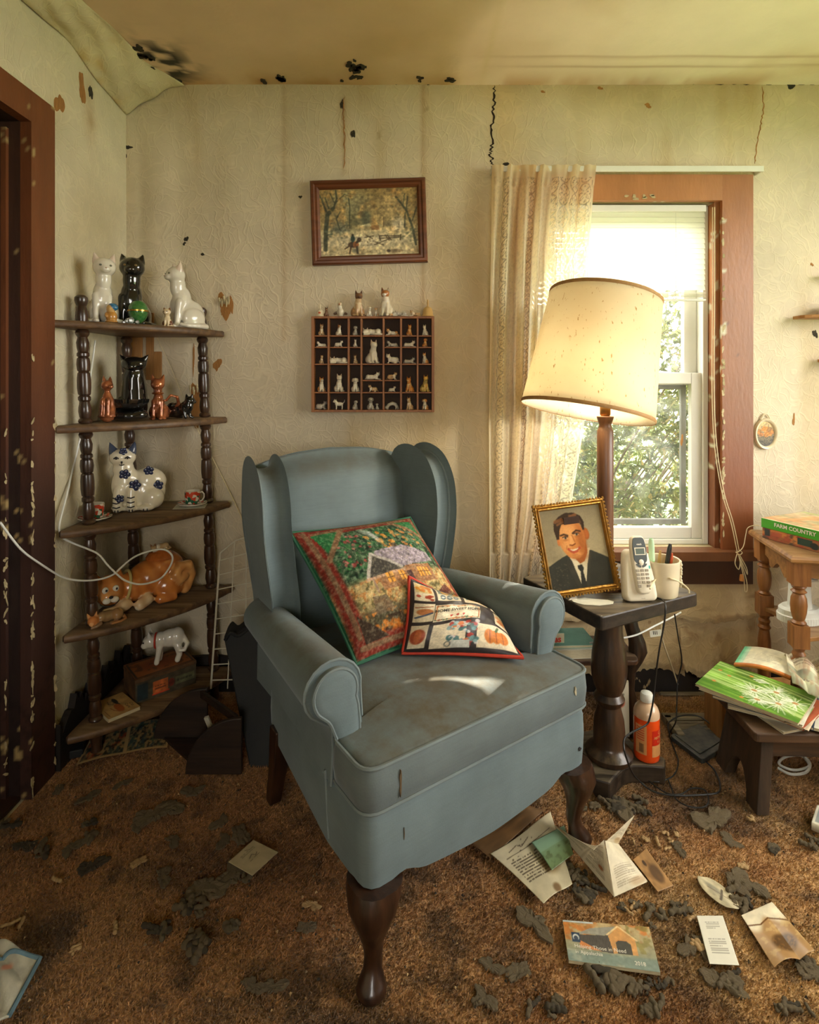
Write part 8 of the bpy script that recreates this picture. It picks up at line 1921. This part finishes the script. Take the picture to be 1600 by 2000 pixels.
cv = Canvas(30, 24, (190, 170, 140), 65); cv.rect(.3, .1, .7, .9, (70, 170, 50)); cv.ell(.5, .5, .1, .1, (200, 220, 150)); cv.noise(8, .3)
sheet('flyer', 'small flyer with a bright green square under the crumpled newspaper', 'flyer', ((1530, 1412, SZ+.03), (1580, 1428, SZ+.03), (1604, 1385, SZ+.03), (1560, 1375, SZ+.03)), lambda u, v: .004*math.sin(PI*u), cv, MAT['print'])
cv = Canvas(40, 24, (206, 200, 180), 66); cv.noise(5, .2); cv.rect(.1, .1, .4, .9, (90, 100, 110), .6); cv.rect(.5, .2, .9, .5, (60, 60, 56), .5)
sheet('paper_stack_edge', 'box of printed papers at the lower right edge of the photo', 'papers', ((1585, 1612, .02), (1650, 1640, .02), (1660, 1575, .03), (1596, 1578, .03)), lambda u, v: .008, cv, MAT['print'], solid=.022)

# ------------------------------------------------------------------ papers on the carpet
FZ = .010
def stains(cv, n, seed, col=(120, 84, 46)):
    rs = np.random.RandomState(seed)
    for _ in range(n): cv.ell(rs.rand(), rs.rand(), .05+.14*rs.rand(), .04+.10*rs.rand(), col, .35+.3*rs.rand(), .5, rs.rand()*3)
cv = Canvas(40, 30, (112, 82, 50), 71); cv.noise(5, .25); cv.line([(.5, 0), (.52, 1)], .006, (84, 58, 34))
sheet('manila_folder', 'brown manila folder half under the chair front', 'folder', ((958, 1678, FZ), (905, 1640, FZ), (1015, 1572, FZ), (1062, 1585, FZ)), lambda u, v: .002+.003*math.sin(PI*u), cv, MAT['print'])
cv = Canvas(70, 90, (196, 184, 152), 72); cv.noise(4, .15); cv.text_lines(.10, .9, .30, .70, 9, (70, 56, 40), .8, .7); cv.line([(.1, .78), (.9, .80)], .006, (80, 66, 50)); cv.line([(.2, .86), (.35, .90), (.4, .84), (.55, .9)], .007, (90, 76, 58)); cv.ell(.72, .42, .20, .16, (130, 96, 52), .7, .4); cv.ell(.55, .06, .10, .07, (110, 80, 48), .8, .4); cv.dots(12, (.1, .7, .9, .95), .012, ((60, 46, 30),), .7)
sheet('handwritten_letter', 'handwritten letter page with brown stains beside the chair leg', 'letter', ((1062, 1770, FZ), (1118, 1728, FZ), (1075, 1592, FZ+.004), (958, 1672, FZ)), lambda u, v: .006+.004*math.sin(u*5+v*3), cv, MAT['print'])
cv = Canvas(30, 34, (120, 150, 110), 73); cv.grad((110, 130, 84), (128, 160, 130)); cv.noise(8, .5, (cv.y < .5)*1.0, (70, 76, 44)); cv.rect(0, .55, 1, 1, (140, 176, 150), .5)
sheet('green_postcard', 'small green landscape postcard lying on the handwritten letter', 'postcard', ((1078, 1700, FZ+.012), (1120, 1668, FZ+.012), (1102, 1612, FZ+.012), (1038, 1645, FZ+.012)), lambda u, v: .003*math.sin(PI*v), cv, MAT['print'])
cv = Canvas(60, 80, (206, 194, 166), 74); cv.noise(4, .12); cv.text_lines(.12, .45, .1, .9, 22, (110, 96, 76), .55, .8); cv.text_lines(.55, .92, .2, .95, 18, (120, 106, 84), .5, .8); cv.ell(.2, .3, .05, .05, (130, 70, 30), .8); cv.ell(.95, .2, .1, .08, (150, 110, 60), .6, .5); cv.line([(.5, 0), (.5, 1)], .01, (176, 160, 130), .7)
FL = thing('folded_letter', 'printed letter folded like a tent beside the stained letter', 'letter', fl(1180, 1700, .008)); fo = Vector(FL.location)
def fold_quad(nm, cvx, pts):
    A, B, C_, D_ = [PZ(x, y, z)-fo for x, y, z in pts]
    o = cvx.obj(nm, MAT['print'], lambda u, v: (A*(1-u)+B*u)*(1-v)+(D_*(1-u)+C_*u)*v+Vector((0, 0, .006*math.sin(PI*u)*math.sin(PI*v))), FL); md = o.modifiers.new('s', 'SOLIDIFY'); md.thickness = .0004
fold_quad('leaf', cv, ((1200, 1752, .008), (1078, 1608, .020), (1160, 1660, .07), (1180, 1640, .085)))
cv2 = Canvas(60, 80, (210, 198, 168), 75); cv2.noise(4, .12); cv2.text_lines(.15, .85, .1, .5, 10, (130, 116, 92), .5, .8); cv2.ell(.8, .1, .25, .08, (150, 110, 60), .5, .5)
fold_quad('leaf', cv2, ((1200, 1752, .008), (1266, 1722, .010), (1206, 1645, .055), (1182, 1642, .085)))
fold_quad('leaf_corner', cv2, ((1182, 1645, .080), (1208, 1648, .055), (1240, 1592, .085), (1232, 1600, .085)))
cv = Canvas(34, 40, (170, 128, 78), 76); cv.noise(5, .2); cv.ell(.6, .4, .28, .26, (80, 56, 32), .85, .3); cv.ell(.4, .75, .08, .09, (60, 42, 26), .9); stains(cv, 4, 3)
sheet('stained_card', 'brown mud-stained card right of the folded letter', 'card', ((1285, 1745, FZ), (1316, 1733, FZ), (1262, 1664, FZ), (1236, 1682, FZ)), lambda u, v: .004+.006*v*u, cv, MAT['print'])
# torn round picture
cv = Canvas(40, 40, (196, 184, 150), 77); cv.noise(5, .25); cv.ell(.5, .6, .2, .2, (100, 100, 90), .6, .5); cv.line([(.2, .3), (.8, .5)], .03, (90, 80, 66)); cv.line([(.3, .7), (.7, .2)], .02, (110, 90, 70))
A = fl(1402, 1742, FZ); o = cv.obj('torn_picture', MAT['print'], lambda u, v: ((2*u-1)*math.sqrt(max(0, 1-(2*v-1)**2/2))*.026, (2*v-1)*math.sqrt(max(0, 1-(2*u-1)**2/2))*.048, .003*math.sin(u*6)), None); o.location = A; o.rotation_euler = (0, 0, R(28)); md = o.modifiers.new('s', 'SOLIDIFY'); md.thickness = .0006; tag(o, 'torn rounded piece of a grey picture on the right of the carpet', 'torn picture')
cv = Canvas(60, 90, (226, 214, 184), 78); cv.noise(4, .15); cv.blend(sm(.78, .62, cv.y+.10*np.sin(cv.x*9)), (150, 104, 52), .75); cv.noise(7, .6, (cv.y < .7)*1.0, (206, 176, 120)); cv.ell(.55, .30, .28, .16, (80, 56, 32), .85, .25); cv.noise(16, .6, (np.hypot((cv.x-.55)/.28, (cv.y-.3)/.16) < 1)*1.0, (150, 110, 60)); cv.line([(.0, .78), (.3, .70), (.6, .78), (1, .6)], .014, (110, 72, 34))
sheet('stained_photo', 'large water-stained photograph at the lower right', 'photo', ((1512, 1893, FZ), (1592, 1868, FZ), (1508, 1764, FZ), (1448, 1790, FZ)), lambda u, v: .003+.010*(1-v)*abs(math.sin(u*5)), cv, MAT['gloss_print'])
cv = Canvas(40, 80, (222, 218, 200), 79); cv.text_lines(.25, .75, .70, .88, 4, (140, 136, 120), .6, .8); cv.text_lines(.2, .8, .2, .52, 7, (130, 126, 112), .6, .8)
sheet('white_card', 'narrow white printed card between the calendar and the stained photo', 'card', ((1386, 1884, FZ), (1444, 1887, FZ), (1412, 1790, FZ), (1361, 1790, FZ)), lambda u, v: .002, cv, MAT['print'], solid=.0008)
cv = Canvas(50, 50, (186, 172, 138), 80); cv.noise(4, .1); cv.text_lines(.3, .8, .70, .85, 2, (130, 120, 100), .6); cv.line([(.4, .55), (.55, .62), (.6, .5), (.7, .56)], .012, (100, 90, 76)); cv.line([(.35, .45), (.75, .48)], .008, (110, 100, 84)); cv.line([(.55, .9), (.65, .82)], .008, (90, 80, 66))
sheet('note_paper', 'small square note paper lying alone on the carpet left of the chair', 'note', ((493, 1712, FZ), (544, 1667, FZ), (495, 1643, FZ), (446, 1685, FZ)), lambda u, v: .002+.002*u, cv, MAT['print'])
# calendar booklet
cc = [fl(1111, 1868, FZ+.012), fl(1290, 1892, FZ+.012), fl(1268, 1804, FZ+.012), fl(1099, 1790, FZ+.012)]
CAL = thing('calendar', 'calendar with a covered bridge on its cover lying on the carpet', 'calendar', (sum(p.x for p in cc)/4, sum(p.y for p in cc)/4, .008)); co = Vector(CAL.location); cq = [(p.x-co.x, p.y-co.y) for p in cc]
g = Geo(); g.prism(cq, 0, .006); g.obj('pages', MAT['paperedge'], CAL, smooth=False)
cv = Canvas(150, 80, (150, 130, 96), 81); cv.grad((120, 130, 110), (196, 170, 120)); cv.noise(9, .8, (cv.y > .45)*1.0, (206, 120, 50)); cv.noise(12, .6, (cv.y > .5)*1.0, (150, 110, 60)); cv.noise(14, .7, ((cv.x > .72) & (cv.y > .35))*1.0, (130, 120, 60)); cv.rect(0, .96, .35, 1, (190, 196, 190))
cv.poly([(.15, .68), (.52, .70), (.60, .94), (.30, .84)], (150, 146, 130)); cv.poly([(.16, .66), (.50, .70), (.53, .28), (.40, .30), (.16, .52)], (80, 74, 66))
for x_ in np.linspace(.18, .5, 14): cv.line([(x_, .66), (x_+.01, .34)], .002, (60, 54, 48), .7)
cv.poly([(.50, .70), (.63, .93), (.80, .66), (.80, .30), (.74, .30), (.74, .55), (.70, .62), (.60, .62), (.57, .55), (.575, .30), (.53, .28)], (206, 150, 86)); cv.line([(.49, .72), (.63, .95), (.82, .64)], .012, (226, 196, 140))
cv.poly([(.575, .30), (.575, .55), (.60, .60), (.70, .60), (.74, .53), (.74, .30)], (70, 68, 58)); cv.blend(sm(.30, .22, cv.y), (120, 136, 124), .85); cv.noise(8, .5, (cv.y < .28)*1.0, (180, 176, 150)); cv.poly([(.16, .52), (.40, .30), (.16, .34)], (206, 130, 70))
cv.rect(.08, .46, .17, .70, (40, 62, 84)); cv.ell(.125, .58, .036, .085, (206, 206, 196)); cv.ell(.125, .56, .026, .06, (60, 70, 84)); cv.rect(.085, .47, .165, .53, (40, 62, 84)); cv.noise(30, .12)
o = cv.obj('cover', MAT['gloss_print'], quad_fn(cq, .0066), CAL); cf = quad_fn(cq, .0072)
lettering('lettering', 'Helping Those in Need', .062, MAT['ink_white'], lambda x, y: cf(.09+x, .36+y*2.0), o, align='LEFT'); lettering('lettering', 'in Appalachia', .058, MAT['ink_white'], lambda x, y: cf(.09+x, .22+y*2.0), o, align='LEFT'); lettering('lettering', '2018', .062, MAT['ink_white'], lambda x, y: cf(.80+x, .12+y*2.0), o)

# ------------------------------------------------------------------ white cloth with blue binding at the lower left
CLO = thing('towel', 'crumpled white cloth with blue binding at the lower left corner', 'cloth', PZ(20, 1960, .0)); clo = Vector(CLO.location)
MAT['clothw'] = mat('white_terry', C8(176, 172, 156), .95, var=.2, vscale=20, attr=True, bump=.3, bscale=200); MAT['binding'] = mat('blue_binding', C8(96, 124, 136), .8, var=.25, vscale=60)
A, B, C_, D_ = PZ(-60, 2040, .02), PZ(18, 1990, .02), PZ(78, 1878, .02), PZ(-40, 1845, .03)
def clf(u, v):
    p = (A*(1-u)+B*u)*(1-v)+(D_*(1-u)+C_*u)*v; return p-clo+Vector((0, 0, .006+.030*(1-u)*abs(math.sin(v*6+u*3))+.012*math.sin(u*8+v*4)*(1-u)))
cv = Canvas(50, 50, (178, 174, 156), 91); cv.noise(5, .2); cv.ell(.55, .7, .10, .05, (206, 130, 100), .8, .4, .6); cv.rect(0, 0, .3, .4, (140, 156, 160), .5, .1)
o = cv.obj('cloth', MAT['clothw'], clf, CLO); md = o.modifiers.new('s', 'SOLIDIFY'); md.thickness = .004
g = Geo(); g.tube([clf(1, k/20) for k in range(21)]+[clf(1-k/20*.75, 1-.04*k/20-.25*(k/20)**2) for k in range(1, 21)], .0045, 8); g.obj('binding', MAT['binding'], CLO)

# ------------------------------------------------------------------ debris on the carpet
MAT['clump'] = mat('dried_grey_dirt', C8(128, 112, 84), .95, var=.35, vscale=40, bump=.8, bscale=180)
MAT['clump_d'] = mat('dark_dirt', C8(88, 78, 60), .95, var=.35, vscale=40, bump=.8, bscale=180)
MAT['clump_l'] = mat('pale_nutshell', C8(190, 156, 106), .8, var=.4, vscale=50, bump=.4)
dr = random.Random(99)
def pellet_mesh(seed):
    r = random.Random(seed); P_ = []
    if seed < 2:
        for k in range(4): P_.append(('e', (-.36+.24*k, r.uniform(-.08, .08), .14+r.uniform(0, .03)), (r.uniform(.15, .20), r.uniform(.14, .19), r.uniform(.13, .17)), (0, 0, r.uniform(-.6, .6)), 'b'))
    else:
        for k in range(9): P_.append(('e', (r.uniform(-.36, .36), r.uniform(-.30, .30), r.uniform(.06, .16)), (r.uniform(.10, .22), r.uniform(.10, .20), r.uniform(.08, .15)), (0, 0, r.uniform(0, 3)), 'b'))
    V, F, idx, keys = fuse(P_, .05, 1); n = fbm(V[:, 0]*9+seed, V[:, 1]*9+V[:, 2]*5)-.5; V = V*(1+.16*n[:, None]); return V, F
def flake_mesh(seed):
    g = Geo(); pts = blotch(0, 0, .40, .30, n=34, seed=seed, rough=.55); ins = [(x*.8, y*.8) for x, y in pts]; r = random.Random(seed)
    z = [.05+.05*r.random() for _ in pts]; g.loft([[(x, y, 0) for x, y in pts], [(x*.97, y*.97, z[i]) for i, (x, y) in enumerate(pts)], [(x, y, z[i]*1.35) for i, (x, y) in enumerate(ins)], [(x*.5, y*.5, .06+.05*r.random()) for x, y in pts]]); return [Vector(p) for p in g.v], g.f
protos = {}
for k in range(5):
    V, F = pellet_mesh(k); me = bpy.data.meshes.new('pellet'); me.from_pydata([tuple(p) for p in V], [], F); me.polygons.foreach_set('use_smooth', [True]*len(F)); protos[('p', k)] = me
    V, F = flake_mesh(k+40); me = bpy.data.meshes.new('flake'); me.from_pydata([tuple(p) for p in V], [], F); protos[('f', k)] = me
mesh_cache = {}
LM = (('the handwritten letter', 1040, 1690), ('the folded letter', 1170, 1690), ('the calendar', 1195, 1845), ('the white card', 1400, 1838), ('the stained photo', 1520, 1830), ('the torn picture', 1402, 1742), ('the stained card', 1276, 1706), ('the lamp table base', 1220, 1560), ('the black cable', 1370, 1580), ('the footstool', 1500, 1600), ('the bottom edge of the photo', 1200, 1985), ('the front chair leg', 730, 1900), ('the square note paper', 495, 1680), ('the open comic', 230, 1510), ('the magazine rack', 400, 1520), ('the door frame', 40, 1550), ('the white cloth', 40, 1880), ('the carpet middle left', 330, 1720), ('the right edge of the photo', 1595, 1680))
def near(x, y): return min(LM, key=lambda q: (q[1]-x)**2+(q[2]-y)**2)[0]
def debris(kind, px_, py_, s_, rz, m_, lab, grp, flat=1.0):
    k = (kind, dr.randrange(5), m_)
    if k not in mesh_cache:
        me = protos[k[:2]].copy(); me.materials.append(MAT[m_]); mesh_cache[k] = me
    p = PZ(px_, py_, .004); p.z = float(carpet_z(np.array([p.x]), np.array([p.y]))[0])-.003
    if kind == 'f': p.z += .001
    o = bpy.data.objects.new('dirt_clump' if kind == 'p' else 'plaster_flake', mesh_cache[k]); link(o); o.location = p; o.scale = (s_, s_, s_*flat); o.rotation_euler = (0, 0, rz)
    return tag(o, lab+' near '+near(px_, py_), 'debris', grp)
PE = ('dried dirt clump on the carpet', 'dirt clumps scattered over the carpet'); FK = ('flat grey plaster flake on the carpet', 'plaster flakes scattered over the carpet'); NS = ('small pale nutshell on the carpet', 'nutshells scattered over the carpet')
# heaps seen in the photograph: centre, spread, count, size
for (x, y, sx_, sy, n, s_) in ((1115, 1712, 34, 26, 16, .034), (1150, 1745, 22, 10, 6, .036), (1190, 1915, 24, 14, 7, .050), (1245, 1925, 16, 14, 4, .036), (1290, 1925, 22, 12, 5, .030), (1330, 1770, 20, 14, 4, .044), (1440, 1755, 26, 22, 7, .044), (1435, 1910, 26, 20, 5, .034), (1575, 1890, 20, 12, 4, .036), (1545, 1965, 34, 18, 6, .034), (1060, 1960, 40, 22, 7, .036), (1275, 1970, 16, 20, 4, .044), (950, 1950, 26, 14, 3, .034), (1200, 1570, 52, 14, 14, .040), (1255, 1580, 36, 12, 8, .036), (1275, 1800, 14, 26, 4, .036), (1590, 1645, 22, 12, 5, .040), (1515, 1655, 10, 6, 2, .034), (375, 1770, 24, 16, 7, .044), (300, 1820, 20, 10, 4, .040), (385, 1840, 22, 18, 6, .050), (175, 1615, 10, 20, 3, .050), (60, 1655, 24, 14, 4, .040), (455, 1805, 8, 6, 2, .036), (20, 1610, 20, 10, 3, .044), (480, 1715, 12, 6, 3, .034), (1215, 1770, 20, 10, 5, .026)):
    for k in range(n): debris('p', dr.gauss(x, sx_*.55), dr.gauss(y, sy*.55), s_*dr.uniform(.6, 1.15), dr.uniform(0, 6.28), dr.choice(('clump', 'clump_d', 'clump')), *PE)
for (x, y, s_, m_) in ((1042, 1800, .085, 'clump'), (1010, 1895, .062, 'clump'), (960, 1885, .05, 'clump'), (950, 1950, .05, 'clump'), (1380, 1850, .06, 'clump'), (1345, 1850, .055, 'clump'), (1410, 1915, .075, 'clump'), (1440, 1720, .085, 'clump'), (1470, 1730, .07, 'clump'), (1390, 1600, .12, 'clump'), (1425, 1640, .06, 'clump'), (1590, 1900, .07, 'clump'), (1325, 1655, .05, 'clump'), (1215, 1575, .10, 'clump'), (300, 1590, .11, 'clump'), (330, 1575, .09, 'clump'), (275, 1605, .07, 'clump'), (375, 1545, .07, 'clump'), (438, 1640, .055, 'clump'), (470, 1630, .08, 'clump'), (430, 1605, .06, 'clump'), (115, 1540, .05, 'clump'), (175, 1555, .06, 'clump'), (50, 1650, .06, 'clump_d'), (180, 1690, .07, 'clump_d'), (140, 1655, .06, 'clump'), (495, 1925, .05, 'clump'), (535, 1925, .05, 'clump'), (600, 1810, .05, 'clump'), (320, 1710, .06, 'clump'), (450, 1710, .09, 'clump'), (400, 1735, .10, 'clump'), (610, 1766, .04, 'clump_l'), (270, 1682, .045, 'clump_l'), (10, 1565, .05, 'clump_l'), (240, 1530, .05, 'clump'), (340, 1640, .05, 'clump')):
    debris('f', x, y, s_, dr.uniform(0, 6.28), m_, *FK, flat=.7)
for (x, y) in ((1262, 1640), (1240, 1640), (1225, 1625), (1300, 1628), (1308, 1640), (1285, 1645), (1320, 1630), (1300, 1655), (1230, 1778), (1240, 1772), (1365, 1845), (1350, 1795), (30, 1800), (12, 1805), (40, 1805), (110, 1720), (228, 1815), (150, 1855), (1470, 1600), (1455, 1690)): debris('p', x+dr.uniform(-4, 4), y+dr.uniform(-3, 3), dr.uniform(.020, .032), dr.uniform(0, 6.28), 'clump_l', *NS)
# crumbs nobody could count
rs = np.random.RandomState(8); N = 2600; g = Geo(); cols = []
for k in range(N):
    d = .93+1.1*rs.rand()**1.2; x = (rs.rand()*1.9-.95)*.78*d; y = d
    if x < XL+.05 or x > 1.7 or (fbm(float(x)*4, float(y)*4) < .42 and rs.rand() < .8): continue
    z = float(carpet_z(np.array([x]), np.array([y]))[0])-.001; s_ = .0012+.0035*rs.rand()**2; a = rs.rand()*6.28; n0 = len(g.v)
    g.v += [(x+s_*math.cos(a), y+s_*math.sin(a), z), (x+s_*math.cos(a+2.1), y+s_*math.sin(a+2.1), z), (x+s_*math.cos(a+4.2), y+s_*math.sin(a+4.2), z), (x, y, z+s_)]
    g.f += [(n0, n0+1, n0+3), (n0+1, n0+2, n0+3), (n0+2, n0, n0+3)]; c = [C8(170, 140, 96), C8(70, 60, 44), C8(120, 100, 70), C8(50, 44, 34)][rs.randint(4)]; cols += [c]*4
g.c = np.array(cols); MAT['crumb'] = mat('crumbs', (1, 1, 1), .9, var=.1, attr=True); o = g.obj('crumbs', MAT['crumb'], None, smooth=False); tag(o, 'tiny crumbs and grit strewn over the carpet', 'crumbs', kind='stuff')
